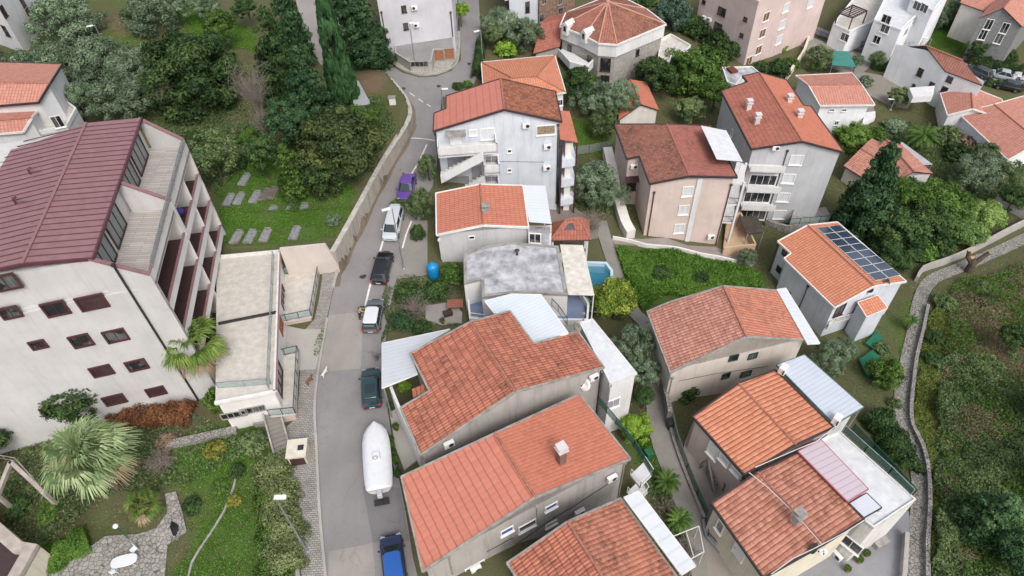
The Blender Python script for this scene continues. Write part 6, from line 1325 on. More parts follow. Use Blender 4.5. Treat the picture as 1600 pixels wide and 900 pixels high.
# --- ground cover nobody could count
LAWN=[[(330,255),(430,240),(560,300),(525,372),(440,383),(352,395)],[(255,700),(380,650),(420,700),(415,930),(250,930),(300,850),(290,780),(260,750)],[(195,0),(300,0),(400,50),(400,80),(330,70),(250,30)],[(890,185),(955,185),(955,240),(890,240)],[(985,680),(1020,660),(1040,740),(1030,790),(1000,760)],[(1420,470),(1440,470),(1425,600),(1410,700),(1395,640)],[(1395,40),(1500,22),(1560,60),(1500,85),(1400,75)],[(1430,600),(1455,490),(1480,520),(1462,700),(1450,800)]]
scatter('grass','short bright green grass of the lawns and banks','grass',LAWN,120000,.10,.12,L_grass,aspect=.25,seed=3,grass=True)
scatter('weeds','olive green weeds and low herbs on bare garden soil','weeds',[[(0,640),(250,640),(330,650),(400,700),(300,760),(150,780),(40,880),(0,880)],[(200,180),(330,120),(440,240),(330,300),(240,220)],[(1370,190),(1460,200),(1600,230),(1600,300),(1480,330),(1440,270)],[(1180,430),(1240,440),(1290,560),(1370,640),(1395,560),(1400,470),(1300,600)],[(610,430),(720,430),(720,500),(605,520)],[(1050,740),(1075,780),(1085,900),(1000,880),(980,770)],[(860,260),(950,245),(960,340),(900,330)],[(440,170),(600,150),(620,200),(560,290),(440,240)]],90000,.13,.25,L_scrub,seed=5)
scatter('thicket','dense green creeper thicket between the pool alley and the peach house','thicket',[[(950,388),(1000,392),(1060,398),(1110,410),(1185,425),(1190,455),(1120,448),(1020,470),(1000,490),(985,445),(962,430)]],48000,.13,1.0,leafmat('herb_leaves',(.02,.05,.008),(.06,.125,.018),(.14,.24,.04)),seed=8,blob=.9,tonefreq=.45)
scatter('thicket','rough dark green scrub filling the slope right of the stone path','scrub',[[(1462,560),(1520,560),(1600,560),(1640,600),(1640,930),(1455,930),(1460,760)]],85000,.13,1.4,L_scrub,seed=11,blob=.8,tonefreq=.35)
scatter('weeds','olive brown dry grass and herbs over the upper slope by the sawn trunks','weeds',[[(1470,470),(1600,410),(1660,440),(1640,640),(1560,620),(1475,590)]],50000,.12,.5,leafmat('olive_brown_grass',(.06,.06,.025),(.12,.115,.05),(.2,.19,.09)),seed=19,aspect=.25)
scatter('bramble','brown dead bramble patches on the slope right of the stone path','bramble',[[(1462,600),(1500,540),(1600,520),(1640,640),(1560,700),(1480,720)],[(1470,740),(1540,760),(1560,860),(1490,880),(1462,800)],[(1490,440),(1600,420),(1640,480),(1600,560),(1480,560)]],40000,.13,1.0,L_bramble,seed=14,blob=.7,aspect=.15)
scatter('thicket','fresh green creepers over the brown slope at the right','thicket',[[(1490,440),(1600,420),(1640,480),(1640,900),(1500,900),(1470,740),(1470,600)]],42000,.12,1.1,L_mid,seed=31,blob=.55,tonefreq=.3)
scatter('weeds','tufty grass and dry stalks along the grassy bank','weeds',[[(1440,760),(1432,690),(1425,640),(1450,500),(1480,450),(1490,520),(1462,640),(1460,800),(1452,930),(1440,930)]],22000,.12,.4,leafmat('bank_weeds',(.05,.07,.015),(.11,.14,.03),(.2,.22,.07)),seed=17)
scatter('weeds','small weeds growing in the seams between kerb, walls and pavement','weeds',[[(506,500),(496,520),(488,560),(492,565),(500,540),(508,515)],[(470,740),(478,800),(485,880),(500,930),(505,930),(496,800),(490,720),(484,715)],[(604,640),(612,690),(626,760),(634,800),(640,800),(628,740),(616,690)],[(600,440),(596,500),(602,545),(610,500),(616,450)]],3800,.10,.18,L_scrub,seed=23)
scatter('thicket','scattered herbs and scrub on the open ground beyond the gardens','scrub',[[(1605,380),(1900,300),(2300,900),(1900,1150),(1500,1000),(1460,930),(1640,930)],[(-260,700),(-20,720),(-20,930),(-300,1000)]],60000,.22,.9,L_scrub,seed=41,blob=.5)
scatter('weeds','low mixed grass tufts and dry stalks on the bare garden ground','grass',[[(190,10),(420,90),(600,150),(620,200),(560,290),(330,240),(220,180),(160,60)],[(860,200),(1000,200),(1080,120),(1300,120),(1470,170),(1600,260),(1600,330),(1480,400),(1420,470),(1440,760),(1340,640),(1290,560),(1180,440),(1180,350),(960,350)],[(985,480),(1060,600),(1100,640),(1060,740),(1000,720),(960,600)],[(0,640),(250,640),(420,690),(470,900),(250,930),(180,860),(0,880)],[(1440,440),(1500,415),(1640,370),(1640,420),(1480,480),(1430,700)]],110000,.11,.16,leafmat('mixed_grass',(.06,.075,.02),(.12,.145,.045),(.22,.23,.11)),aspect=.22,seed=51,grass=True)
# ================= VEHICLES, PEOPLE, STREET AND GARDEN OBJECTS =================
def paint(name,c,rough=.25,metal=.0):
    if name in MATS: return MATS[name]
    m,nt,b=nodes(name); b.inputs['Base Color'].default_value=tuple(c)+(1,); b.inputs['Roughness'].default_value=rough; b.inputs['Metallic'].default_value=metal; b.inputs['Coat Weight'].default_value=.6; b.inputs['Coat Roughness'].default_value=.08
    n=noise(nt,geo_pos(nt),9,3); nt.links.new(mixc(nt,ramp(nt,n,[(.4,0),(.8,.18)]),c,tuple(x*.7+.03 for x in c)),b.inputs['Base Color']); MATS[name]=m; return m
M_glass=glassy('car_glass',(.025,.035,.04),.12,1,.5); M_tyre=plain('tyre_rubber',(.018,.018,.018),.9); M_rim=plain('alloy_rim',(.35,.35,.36),.35,.7); M_lampw=glassy('headlamp_glass',(.28,.30,.32),.1); M_lampr=glassy('tail_lamp_red',(.35,.02,.015),.2)
M_plate=plain('number_plate',(.6,.6,.58),.5)
def loft(rings,closed=True):
    n=len(rings[0]); vs=[p for r in rings for p in r]; fs=[]
    for i in range(len(rings)-1):
        for k in range(n): fs.append((i*n+k,(i+1)*n+k,(i+1)*n+(k+1)%n,i*n+(k+1)%n))
    fs+=[tuple(range(n)),tuple(range((len(rings)-1)*n,len(rings)*n))[::-1]]; return vs,fs
def car(label,front,rear,body,roofm=None,L=4.3,Wd=1.78,Ht=1.48,style='hatch',dz=0,cat='car',name='parked_car',zoff=.05,group='cars in the street',sunroof=False):
    f=G(*front);r=G(*rear); c=(f+r)/2; a=math.atan2(f[1]-r[1],f[0]-r[0]); z=float(h(c[0],c[1]))+zoff; T=thing(name,label,cat,(c[0],c[1],z),a,group); local(T)
    pitch=math.atan2(float(h(f[0],f[1]))-float(h(r[0],r[1])),math.dist(f[:2],r[:2])); T.rotation_euler=(0,-pitch,a)
    W2=Wd/2; belt=Ht*.62
    st={'hatch':[(-.5,.80,.38,.62),(-.485,.93,.28,.92),(-.44,.98,.22,1.0),(-.2,1,.2,1.0),(.15,1,.2,.99),(.3,.99,.2,.93),(.42,.95,.22,.84),(.475,.86,.27,.74),(.5,.68,.36,.6)],
        'van':[(-.5,.86,.38,.7),(-.49,.96,.25,1.0),(-.45,.99,.22,1.02),(0,1,.2,1.02),(.22,1,.2,1.0),(.36,.98,.2,.95),(.44,.95,.22,.88),(.485,.88,.27,.78),(.5,.74,.36,.62)],
        'sedan':[(-.5,.78,.38,.72),(-.48,.92,.28,.90),(-.3,.98,.22,.95),(0,1,.2,.97),(.2,1,.2,.95),(.32,.98,.2,.90),(.43,.94,.22,.82),(.48,.84,.27,.72),(.5,.66,.36,.6)]}[style]
    rings=[]
    for x,w_,zb,zt in st:
        X=x*L; hw=w_*W2; zb_=zb; zt_=zt*belt; rings.append([(X,-hw*.9,zb_),(X,hw*.9,zb_),(X,hw,zb_+.15),(X,hw*1.0,(zb_+zt_)/2),(X,hw*.965,zt_-.06),(X,hw*.86,zt_),(X,-hw*.86,zt_),(X,-hw*.965,zt_-.06),(X,-hw,(zb_+zt_)/2),(X,-hw,zb_+.15)])
    mb=MB(); vs,fs=loft(rings); mb.mesh(vs,fs); mb.build('body',body,T,smooth=True,bevel=.03)
    gx={'hatch':(-.485,-.40,.10,.27),'van':(-.488,-.46,.18,.33),'sedan':(-.36,-.22,.08,.25)}[style]
    b0,t0,t1,b1=[g*L for g in gx]; zb_=belt-.03; zt_=Ht-.03; wb=W2*.90; wt=W2*.74
    def ring(k,dw=0): # interpolation between belt and roof
        x0=b0+(t0-b0)*k; x1=b1+(t1-b1)*k; hw=wb+(wt-wb)*k+dw; z=zb_+(zt_-zb_)*k; e=.12+.05*k; return [(x0,-hw+e,z),(x0+e*.6,-hw,z),(x1-e,-hw,z),(x1,-hw+e*1.5,z),(x1,hw-e*1.5,z),(x1-e,hw,z),(x0+e*.6,hw,z),(x0,hw-e,z)]
    mb=MB(); vs,fs=loft([ring(0),ring(.5),ring(1)]); mb.mesh(vs,[f[::-1] for f in fs]); mb.build('windows',M_glass,T)
    mb=MB(); r1=ring(.97,.02); r2=[(x,y,z+.035) for x,y,z in ring(1.0,.0)]; r3=[(x*.94,y*.86,Ht+.012) for x,y,z in ring(1.0)]; vs,fs=loft([r1,r2,r3]); mb.mesh(vs,[f[::-1] for f in fs]); mb.build('roof',roofm or body,T,smooth=True)
    if sunroof: mb=MB(); mb.box((t0*.4+t1*.6-.25,0,Ht+.02),(1.0,wt*1.35,.012)); mb.build('sunroof',M_glass,T,bevel=.02)
    for y in(-1,1):
        for (xa,xb) in ((b0+.06,t0+.08),(b1-.1,t1-.08),((b0+b1)/2-.05,(t0+t1)/2-.05)): mb=MB(); mb.beam((xa,y*(wb+.0),zb_),(xb,y*(wt+.005),zt_),.075,.05); mb.build('pillar',body,T)
    for x in(-.30*L,.31*L):
        for y in(-1,1):
            mb=MB(); mb.tube([(x,y*(W2-.2),.31),(x,y*(W2+.01),.31)],.31,18); w_=mb.build('wheel',M_tyre,T); mb=MB(); mb.tube([(x,y*(W2-.02),.31),(x,y*(W2+.022),.31)],.19,14); mb.build('rim',M_rim,w_)
    for y in(-1,1):
        mb=MB(); mb.box((L*.462,y*W2*.68,belt*.70),(.22,.36,.14),-y*.35); mb.build('headlight',M_lampw,T,bevel=.03)
        mb=MB(); mb.box((-L*.482,y*W2*.80,belt*.82),(.12,.22,.34)); mb.build('taillight',M_lampr,T,bevel=.02)
        mb=MB(); mb.box((b1-.32,y*(W2+.08),belt+.06),(.14,.2,.14)); mb.build('mirror',body,T,bevel=.03)
    mb=MB(); mb.box((-L*.5-.005,0,.55),(.02,.5,.11)); mb.box((L*.5+.0,0,.42),(.02,.5,.11)); mb.build('number_plate',M_plate,T)
    mb=MB(); mb.box((L*.494,0,.55),(.05,W2*.9,.16)); mb.build('grille',M_dk,T)
    if style!='sedan': 
        mb=MB(); mb.box((b0+.03,0,Ht-.04),(.2,wt*1.6,.04)); mb.build('spoiler',body,T)
    return T
car('dark green wagon with glass roof parked just above the covered boat',(581,584),(583,640),paint('dark_green_paint',(.015,.05,.055)),L=4.3,style='hatch',sunroof=True)
car('grey estate with white roof and its driver door open',(589,477),(581,521),paint('grey_paint',(.12,.135,.135)),paint('white_roof_paint',(.62,.63,.63)),L=4.1)
car('black estate car parked below the street lamp',(604,404),(594,443),paint('black_paint',(.012,.012,.014)),L=4.4)
car('silver white estate car facing down the street in the parking bay',(610,379),(621,335),paint('silver_paint',(.50,.53,.56)),L=4.5,style='van',Ht=1.5)
car('purple car half hidden behind the thin roadside tree',(632,317),(641,281),paint('purple_paint',(.11,.05,.26)),L=4.3,style='sedan')
car('bright blue car with dark bonnet at the bottom edge',(613,850),(621,916),paint('navy_paint',(.012,.02,.06)),paint('bright_blue_paint',(.015,.09,.36)),L=4.3)
g2='cars parked along the lower road'
car('white van behind the trees of the lower parking strip',(1372,86),(1394,92),paint('white_paint',(.62,.62,.62)),L=4.9,style='van',Ht=1.9,group=g2)
car('white car parked left of the steep white house',(1411,95),(1431,101),paint('white_paint',(.62,.62,.62)),L=4.4,group=g2)
car('dark green car in front of the white van',(1368,103),(1388,107),paint('dark_green_paint',(.015,.05,.055)),L=4.2,group=g2)
car('dark grey car under the eave of the steep white house',(1517,112),(1536,121),paint('dark_grey_paint',(.06,.07,.075)),L=4.4,group=g2)
car('silver sedan, second from the right edge of the lower road',(1546,118),(1580,126),paint('bare_silver_paint',(.38,.40,.42)),L=4.5,style='sedan',group=g2)
car('white sedan cut by the right edge on the lower road',(1588,122),(1620,130),paint('white_paint',(.62,.62,.62)),L=4.5,style='sedan',group=g2)
car('black car behind the short hedge near the right edge',(1558,136),(1585,142),paint('black_paint',(.012,.012,.014)),L=4.3,group=g2)
# open driver door and the person beside it
def skin_body(name,verts,edges,radii,mat,parent,root=0,sub=2):
    me=bpy.data.meshes.new(name); me.from_pydata(verts,edges,[]); o=link(name,me,parent); s=o.modifiers.new('skin','SKIN'); s.use_smooth_shade=True
    for i,r in enumerate(radii): d=me.skin_vertices[0].data[i]; d.radius=(r,r) if not hasattr(r,'__len__') else r; d.use_root=(i==root)
    u=o.modifiers.new('smooth','SUBSURF'); u.levels=sub; u.render_levels=sub; me.materials.append(mat); return o
def person():
    g=G(564,498); T=thing('person','person in a mustard yellow jacket and dark trousers leaning into the open grey car','person',(g[0],g[1],g[2]+.05),math.radians(10)); local(T)
    V=[(0,0,.95),(0.04,0,1.12),(.14,0,1.30),(.22,0,1.42),(.29,0,1.52),(.33,0,1.62),(.34,0,1.70), (0,.10,.90),(.03,.11,.50),(-.05,.11,.08),(.06,.12,.04),(.16,.12,.03),(0,-.10,.90),(-.06,-.11,.50),(-.14,-.11,.08),(-.05,-.12,.04),(.05,-.12,.03),
       (.20,.18,1.42),(.36,.22,1.20),(.56,.18,1.15),(.62,.17,1.15),(.20,-.18,1.42),(.34,-.24,1.19),(.55,-.20,1.12),(.61,-.19,1.12)]
    E_s=[(0,1),(1,2),(2,3),(3,4),(4,5),(5,6),(0,7),(7,8),(8,9),(9,10),(10,11),(0,12),(12,13),(13,14),(14,15),(15,16),(3,17),(17,18),(18,19),(19,20),(3,21),(21,22),(22,23),(23,24)]
    R=[.13,.13,.145,.13,.055,.095,.085,.095,.065,.045,.05,.035,.095,.065,.045,.05,.035,.065,.048,.036,.04,.065,.048,.036,.04]
    skinm=plain('skin',(.48,.29,.21),.6); skin_body('body',V,E_s,R,skinm,T)
    # hands: palm with five fingers each
    J=[(0,0,.93),(.05,0,1.12),(.15,0,1.30),(.21,0,1.42),(.21,.18,1.42),(.36,.22,1.20),(.53,.19,1.155),(.21,-.18,1.42),(.34,-.24,1.19),(.52,-.205,1.125)]
    skin_body('jacket',J,[(0,1),(1,2),(2,3),(3,4),(4,5),(5,6),(3,7),(7,8),(8,9)],[.155,.155,.17,.15,.085,.065,.052,.085,.065,.052],plain('mustard_cloth',(.42,.33,.12),.9),T)
    tr=[(0,0,.95),(0,.10,.88),(.03,.11,.50),(-.05,.11,.12),(0,-.10,.88),(-.06,-.11,.50),(-.14,-.11,.12)]
    skin_body('trousers',tr,[(0,1),(1,2),(2,3),(0,4),(4,5),(5,6)],[.145,.115,.08,.065,.115,.08,.065],plain('dark_cloth',(.03,.035,.045),.9),T)
    hm=plain('dark_hair',(.04,.028,.02),.9); mb=MB(); mb.lathe([(.02,-.02),(.085,.0),(.10,.05),(.09,.1),(.05,.135),(.01,.145)],(.325,0,1.62),12); mb.build('hair',hm,T,smooth=True)
    fm=MB()
    for s,(x,y,z) in ((1,(.62,.17,1.15)),(-1,(.61,-.19,1.12))):
        for k in range(4): yy=y+(k-1.5)*.02; L=[.07,.08,.075,.06][k]; fm.tube([(x,yy,z),(x+L*.5,yy,z-.008),(x+L,yy,z-.03)],[.010,.009,.007],6)
        fm.tube([(x-.01,y-s*.03,z),(x+.02,y-s*.055,z-.01),(x+.045,y-s*.05,z-.025)],[.011,.010,.008],6)
    fm.build('fingers',skinm,T)
    ft=MB()
    for x,y in ((.05,.12),(-.06,-.12)): ft.box((x,y,.045),(.27,.1,.09))
    ft.build('shoes',M_dk,T,bevel=.03)
person()
p=G(571,489); dd=[o for o in COL.objects if o.get('label','').startswith('grey estate')][0]; mb=MB(); mb.box((.55,1.22,.62),(.10,.75,.62),.25); mb.build('door',MATS['grey_paint'],dd,bevel=.03); mb=MB(); mb.box((.50,1.18,1.13),(.04,.62,.36),.25); mb.build('door_window',M_glass,dd)
def dog(u,v,az,label,mat,S=1.0):
    g=G(u,v); T=thing('dog',label,'dog',(g[0],g[1],g[2]+.16),az); local(T)
    V=[(-.28,0,.50),(0,0,.50),(.24,0,.50),(.36,0,.60),(.46,0,.70),(.54,0,.69),(.63,0,.66),(-.42,0,.52),(-.55,0,.60),(-.65,0,.70)]; E_=[(0,1),(1,2),(2,3),(3,4),(4,5),(5,6),(0,7),(7,8),(8,9)]; R=[.105,.115,.13,.085,.08,.065,.035,.04,.025,.015]
    def leg(x,y,pts,base):
        i=len(V); 
        for q in pts: V.append(q); 
        E_.append((base,i)); 
        for k in range(len(pts)-1): E_.append((i+k,i+k+1))
    for s,o in ((1,.08),(-1,-.07)):
        leg(0,0,[(-.27+o*.4,s*.09,.42),(-.20+o,s*.10,.30),(-.33+o,s*.10,.18),(-.30+o,s*.10,.03),(-.25+o,s*.10,.02)],0); R.extend([.085,.055,.03,.025,.025])
        leg(0,0,[(.24-o*.4,s*.09,.40),(.22-o,s*.09,.26),(.26-o,s*.09,.14),(.25-o,s*.09,.03),(.30-o,s*.09,.02)],2); R.extend([.065,.045,.032,.026,.025])
    V=[(x*S,y*S,z*S) for x,y,z in V]; R=[r*S for r in R]; skin_body('body',V,E_,R,mat,T,1)
    for s in(-1,1): mb=MB(); mb.mesh([(.44*S,s*.05*S,.76*S),(.50*S,s*.05*S,.76*S),(.45*S,s*.10*S,.70*S),(.45*S,s*.07*S,.86*S)],[(0,1,3),(1,2,3),(2,0,3),(0,2,1)]); mb.build('ear',mat,T)
    mb=MB(); mb.box((.66*S,0,.67*S),(.03*S,.04*S,.03*S)); mb.build('nose',M_dk,T); return T
dog(509,588,math.radians(65),'white dog walking on the asphalt at the left edge of the road',plain('white_fur',(.62,.58,.54),.95,var=.15,scale=6),1.0)
dog(485,600,math.radians(60),'reddish brown dog on the worn pavement pavers',plain('brown_fur',(.20,.09,.04),.95,var=.3,scale=6),.95)
# boat on a trailer
def boat():
    b0=G(592,782)[:2]; b1=G(584,672)[:2]; a=math.atan2(b1[1]-b0[1],b1[0]-b0[0]); c=(b0+b1)/2; z=float(h(c[0],c[1]))+.03; T=thing('covered_boat','white covered motorboat standing on a trailer at the right kerb','boat',(c[0]+.3,c[1],z),a); local(T)
    L=6.3; mw=plain('boat_cover_white',(.66,.67,.69),.7,var=.06,scale=2.5); hullm=paint('hull_white',(.62,.62,.62)); prof=[(-.5,.80,.62),(-.47,.90,.55),(-.3,.98,.5),(0,1,.48),(.2,.97,.52),(.34,.84,.62),(.43,.58,.78),(.48,.30,.92),(.5,.10,1.0)]
    rings=[]; W2=1.15; zt=1.45
    for x,w_,zb in prof: X=x*L; hw=w_*W2; sh=zt+.22*max(0,x)*1.2; rings.append([(X,0,zb),(X,hw*.75,zb+.22),(X,hw*.98,zt-.25),(X,hw,sh),(X,-hw,sh),(X,-hw*.98,zt-.25),(X,-hw*.75,zb+.22)])
    vs,fs=loft(rings); mb=MB(); mb.mesh(vs,[f[::-1] for f in fs]); mb.build('hull',hullm,T,smooth=False,bevel=.03)
    rings=[]
    for i,(x,w_,zb) in enumerate(prof):
        X=x*L; hw=w_*W2*1.03; sh=zt+.22*max(0,x)*1.2; cr=.30*(1-abs(x)*1.3)+.05*math.sin(x*25); rings.append([(X,hw,sh-.12),(X,hw,sh+.02),(X,hw*.55,sh+.10+cr*.6),(X,0,sh+.14+cr),(X,-hw*.55,sh+.10+cr*.6),(X,-hw,sh+.02),(X,-hw,sh-.12)])
    vs,fs=loft(rings); mb=MB(); mb.mesh(vs,fs); o=mb.build('cover',mw,T,smooth=True)
    mb=MB(); mb.box((-.35,0,zt+.42),(.75,.62,.30)); mb.build('console_hump',mw,T,bevel=.08); mb=MB(); n=16; ring_=[(-.62+.17*math.cos(k*6.283/n),.05+.17*math.sin(k*6.283/n),zt+.62) for k in range(n+1)]; mb.tube(ring_,.018,5); mb.build('steering_wheel',M_dk,T)
    mb=MB(); mb.box((-L*.5-.32,0,1.25),(.62,.42,.5)); mb.build('outboard_motor',plain('motor_grey',(.45,.46,.47),.4),T,bevel=.08); mb=MB(); mb.box((-L*.5-.45,0,.7),(.22,.16,.9)); mb.box((-L*.5-.55,0,.30),(.5,1.2,.12)); mb.build('motor_leg',M_dk,T)
    fr=MB(); 
    for y in(-.55,.55): fr.beam((-L*.48,y,.45),(L*.30,y,.45),.1,.12); fr.beam((L*.30,y,.45),(L*.55,0,.45),.1,.1)
    fr.beam((-.8,-1.05,.38),(-.8,1.05,.38),.1,.1); fr.beam((L*.55,0,.45),(L*.62,0,.35),.1,.1); t=fr.build('trailer',M_metal,T)
    for y in(-1,1):
        mb=MB(); mb.tube([(-.8,y*.95,.32),(-.8,y*1.15,.32)],.32,16); w_=mb.build('wheel',M_tyre,t)
boat()
# street lamps
def lamp(base,top,head,label,arm=(0,0),ht=None,style='flat'):
    g=G(*base); zt=HC+ray(*top)[2]/math.hypot(*ray(*top)[:2])*math.hypot(g[0],g[1]); T=thing('street_lamp',label,'street lamp',g); hp=P(*head,zt+.1)
    mb=MB(); mb.tube([g-[0,0,.2],(g[0],g[1],g[2]+1),(g[0],g[1],zt)],[.10,.085,.05],8); mb.lathe([(.2,0),(.2,.1),(.12,.2)],g,10); mb.build('pole',M_metal,T)
    t=np.array([g[0],g[1],zt]); v=hp-t; v[2]=0; Lh=np.linalg.norm(v); 
    if Lh<.3: v=np.array([1.,0,0])
    v/=np.linalg.norm(v); a=math.atan2(v[1],v[0]); mb=MB(); mb.tube([t,hp],.035,6); mb.build('arm',M_metal,T)
    mb=MB(); mb.box(hp+v*.25,(.85,.34,.12),a); hd=mb.build('lamp_head',plain('lamp_white',(.7,.7,.7),.4,var=.03),T,bevel=.04); mb=MB(); mb.box(hp+v*.25-[0,0,.07],(.6,.25,.03),a); mb.build('lens',G_green,hd)
lamp((480,862),(429,778),(432,777),'tall street lamp at the thicket by the lower pavement'); lamp((631,420),(611,326),(607,326),'tall street lamp rising beside the silver white car')
lamp((650,110),(643,37),(641,36),'tall thin street lamp on the road island'); lamp((754,94),(749,48),(747,48),'street lamp beside the narrow dark hedge of the upper road'); lamp((170,85),(145,41),(143,40),'white headed lamp among the olives in the upper left'); lamp((693,172),(696,139),(692,139),'street lamp at the corner of the red sheet roof'); lamp((1391,172),(1398,156),(1395,155),'short lamp post in the gardens left of the gravel yard olive'); lamp((1441,96),(1449,60),(1448,59),'lamp post behind the apex of the steep white house')
g=G(201,842); T=thing('garden_lamp','white globe garden lamp beside the small fan palm','garden lamp',g); q=P(194,810,0); zt=HC+ray(194,812)[2]/math.hypot(*ray(194,812)[:2])*math.hypot(*g[:2]); mb=MB(); mb.tube([g,(g[0],g[1],zt)],.04,8); mb.build('pole',plain('green_iron',(.02,.10,.07),.5),T); mb=MB(); mb.lathe([(.02,-.22),(.13,-.18),(.21,-.05),(.2,.08),(.11,.19),(.02,.22)],(g[0],g[1],zt+.1),16); mb.build('globe',glassy('milk_glass',(.75,.75,.72),.3),T,smooth=True)
# graves on the lawn
def grave(u,v,label,kind,rot):
    g=G(u,v); mats=[plain('grave_stone',(.26,.26,.24),.8,var=.35),plain('brown_grave_stone',(.22,.18,.14),.8,var=.4),plain('pinkish_grave_stone',(.30,.24,.22),.8,var=.35)]; T=thing('grave',label,'grave',g,rot,'graves on the cemetery lawn'); local(T); m=mats[kind]
    mb=MB(); mb.box((0,0,.06),(.95,1.9,.26)); mb.build('kerb_base',m,T,bevel=.03); mb=MB(); mb.box((0,0,.20),(.78,1.66,.08)); mb.build('slab',plain('grave_slab_dark' if kind==1 else 'grave_slab',(.16,.14,.12) if kind==1 else (.27,.28,.28),.7,var=.35,scale=4),T,bevel=.02)
    mb=MB(); mb.box((0,.95,.26),(.7,.12,.26)); mb.build('headstone',m,T,bevel=.04)
for i,(u,v,k,l) in enumerate([(358,314,0,'pale grave, leftmost of the upper row on the lawn'),(374,312,0,'pale grave, second from left in the upper row'),(399,309,0,'pale grave, third from left in the upper row'),(414,306,1,'dark brown grave, fourth from left in the upper row'),(426,303,1,'dark brown grave at the right end of the upper row'),
   (424,333,0,'narrow broken grave, leftmost of the middle row'),(452,331,0,'grave in the centre of the middle row'),(474,329,0,'grave at the right end of the middle row'),(370,372,2,'brownish grave, leftmost of the bottom row'),(391,371,0,'whitish grave, second from left in the bottom row'),(415,369,2,'pinkish grave, third from left in the bottom row'),(461,366,0,'wide pale grave alone at the right of the bottom row'),
   (345,238,0,'lone pale grave under the dark shrubby tree'),(382,282,0,'small pale grave above the upper row near the bushes'),(470,108,0,'pale tomb between the conifers')]): grave(u,v,l,k,-.12+RNG.normal()*.05)
T=thing('memorial_slab','large grey ribbed slab roof on the grass behind the cypress','slab',G(563,150)); q=[P(u,v,float(G(563,150)[2])+.9) for u,v in ((548,126),(560,126),(580,163),(553,166))]; mb=MB(); mb.prism([p[:2] for p in q],q[0][2]-1.3,q[0][2]-.1); mb.build('base',M_gtrim,T); slab('roof_sheet',q,plane_of(*q[:3]),ribbed('grey_slate_sheet',(.33,.34,.35),.3,.4),T,.1,uvdir=q[2]-q[1])
g=G(614,163); T=thing('utility_box','small white cabinet on the grass inside the road bend','cabinet',g); mb=MB(); mb.box(g+[0,0,.5],(.8,.5,1.0)); mb.build('casing',M_wtrim,T,bevel=.03); mb=MB(); mb.box(g+[0,0,1.05],(.95,.65,.08)); mb.build('lid',M_gtrim,T)
g=G(671,103); T=thing('utility_box','grey electric cabinet among the weeds of the road island','cabinet',g); mb=MB(); mb.box(g+[0,0,.8],(1.2,.5,1.6)); mb.build('casing',M_gtrim,T,bevel=.03); mb=MB(); mb.box(g+[0,0,1.64],(1.35,.65,.1)); mb.build('lid',M_wtrim,T)
# blue tank
g=G(678,433); T=thing('water_tank','bright blue plastic tank standing beside the rounded shrub','tank',g); mt=plain('blue_plastic',(.01,.22,.50),.35,var=.05); mb=MB(); mb.lathe([(.5,0),(.62,.15),(.62,1.5),(.6,1.62),(.45,1.85),(.2,1.98)],g,24); mb.build('shell',mt,T,smooth=True); mb=MB(); mb.lathe([(.2,0),(.22,.08),(.18,.13)],g+[0,0,1.95],14); mb.build('lid',mt,T)
# meter cabinet by the lower pavement
g=G(470,714); T=thing('meter_cabinet','cream plastered meter cabinet on the lower pavement','cabinet',g,math.radians(5)); local(T); mb=MB(); mb.box((0,0,.7),(1.5,1.6,1.4)); mb.build('casing',plain('cream_plaster',(.56,.50,.40),.8),T,bevel=.03); mb=MB(); mb.box((0,0,1.44),(1.7,1.8,.1)); mb.build('lid',plain('cream_lid',(.62,.57,.47),.8),T); mb=MB(); mb.box((0,-.82,.62),(1.2,.05,1.0)); mb.build('doors',M_frameB,T); mb=MB(); mb.box((.35,.0,1.5),(.5,.5,.04)); mb.build('notice',M_dk,T)
# oval white garden table
g=G(200,882); T=thing('garden_table','oval white garden table on the flagstones','table',g,math.radians(12)); local(T); mw=plain('white_plastic',(.64,.66,.66),.4,var=.05); mb=MB(); n=28; mb.prism([(1.0*math.copysign(abs(math.cos(k*6.283/n))**.7,math.cos(k*6.283/n)),.5*math.copysign(abs(math.sin(k*6.283/n))**.7,math.sin(k*6.283/n))) for k in range(n)],.72,.76); mb.build('table_top',mw,T,bevel=.01)
for x in(-.65,.65):
    for y in(-.3,.3): mb=MB(); mb.tube([(x,y,0),(x*.9,y*.9,.72)],.03,6); mb.build('leg',mw,T)
# pond
px=[(266,806),(276,798),(284,806),(285,828),(278,845),(268,842),(262,826)]; q=[G(u,v) for u,v in px]; zc=float(np.mean([p[2] for p in q])); T=thing('garden_pond','small dark pond with pale stone rim beside the flagstone path','pond',(q[0][0],q[0][1],zc)); mb=MB(); inn=inset(q,.22); n=len(q)
for i in range(n): j=(i+1)%n; mb.prism([q[i][:2],q[j][:2],inn[j],inn[i]],zc-.4,zc+.16)
mb.build('stone_rim',S_dry,T); mb=MB(); mb.prism([tuple(p) for p in inn],zc-.3,zc+.06); mb.build('water_surface',glassy('dark_water',(.015,.018,.02),.05),T)
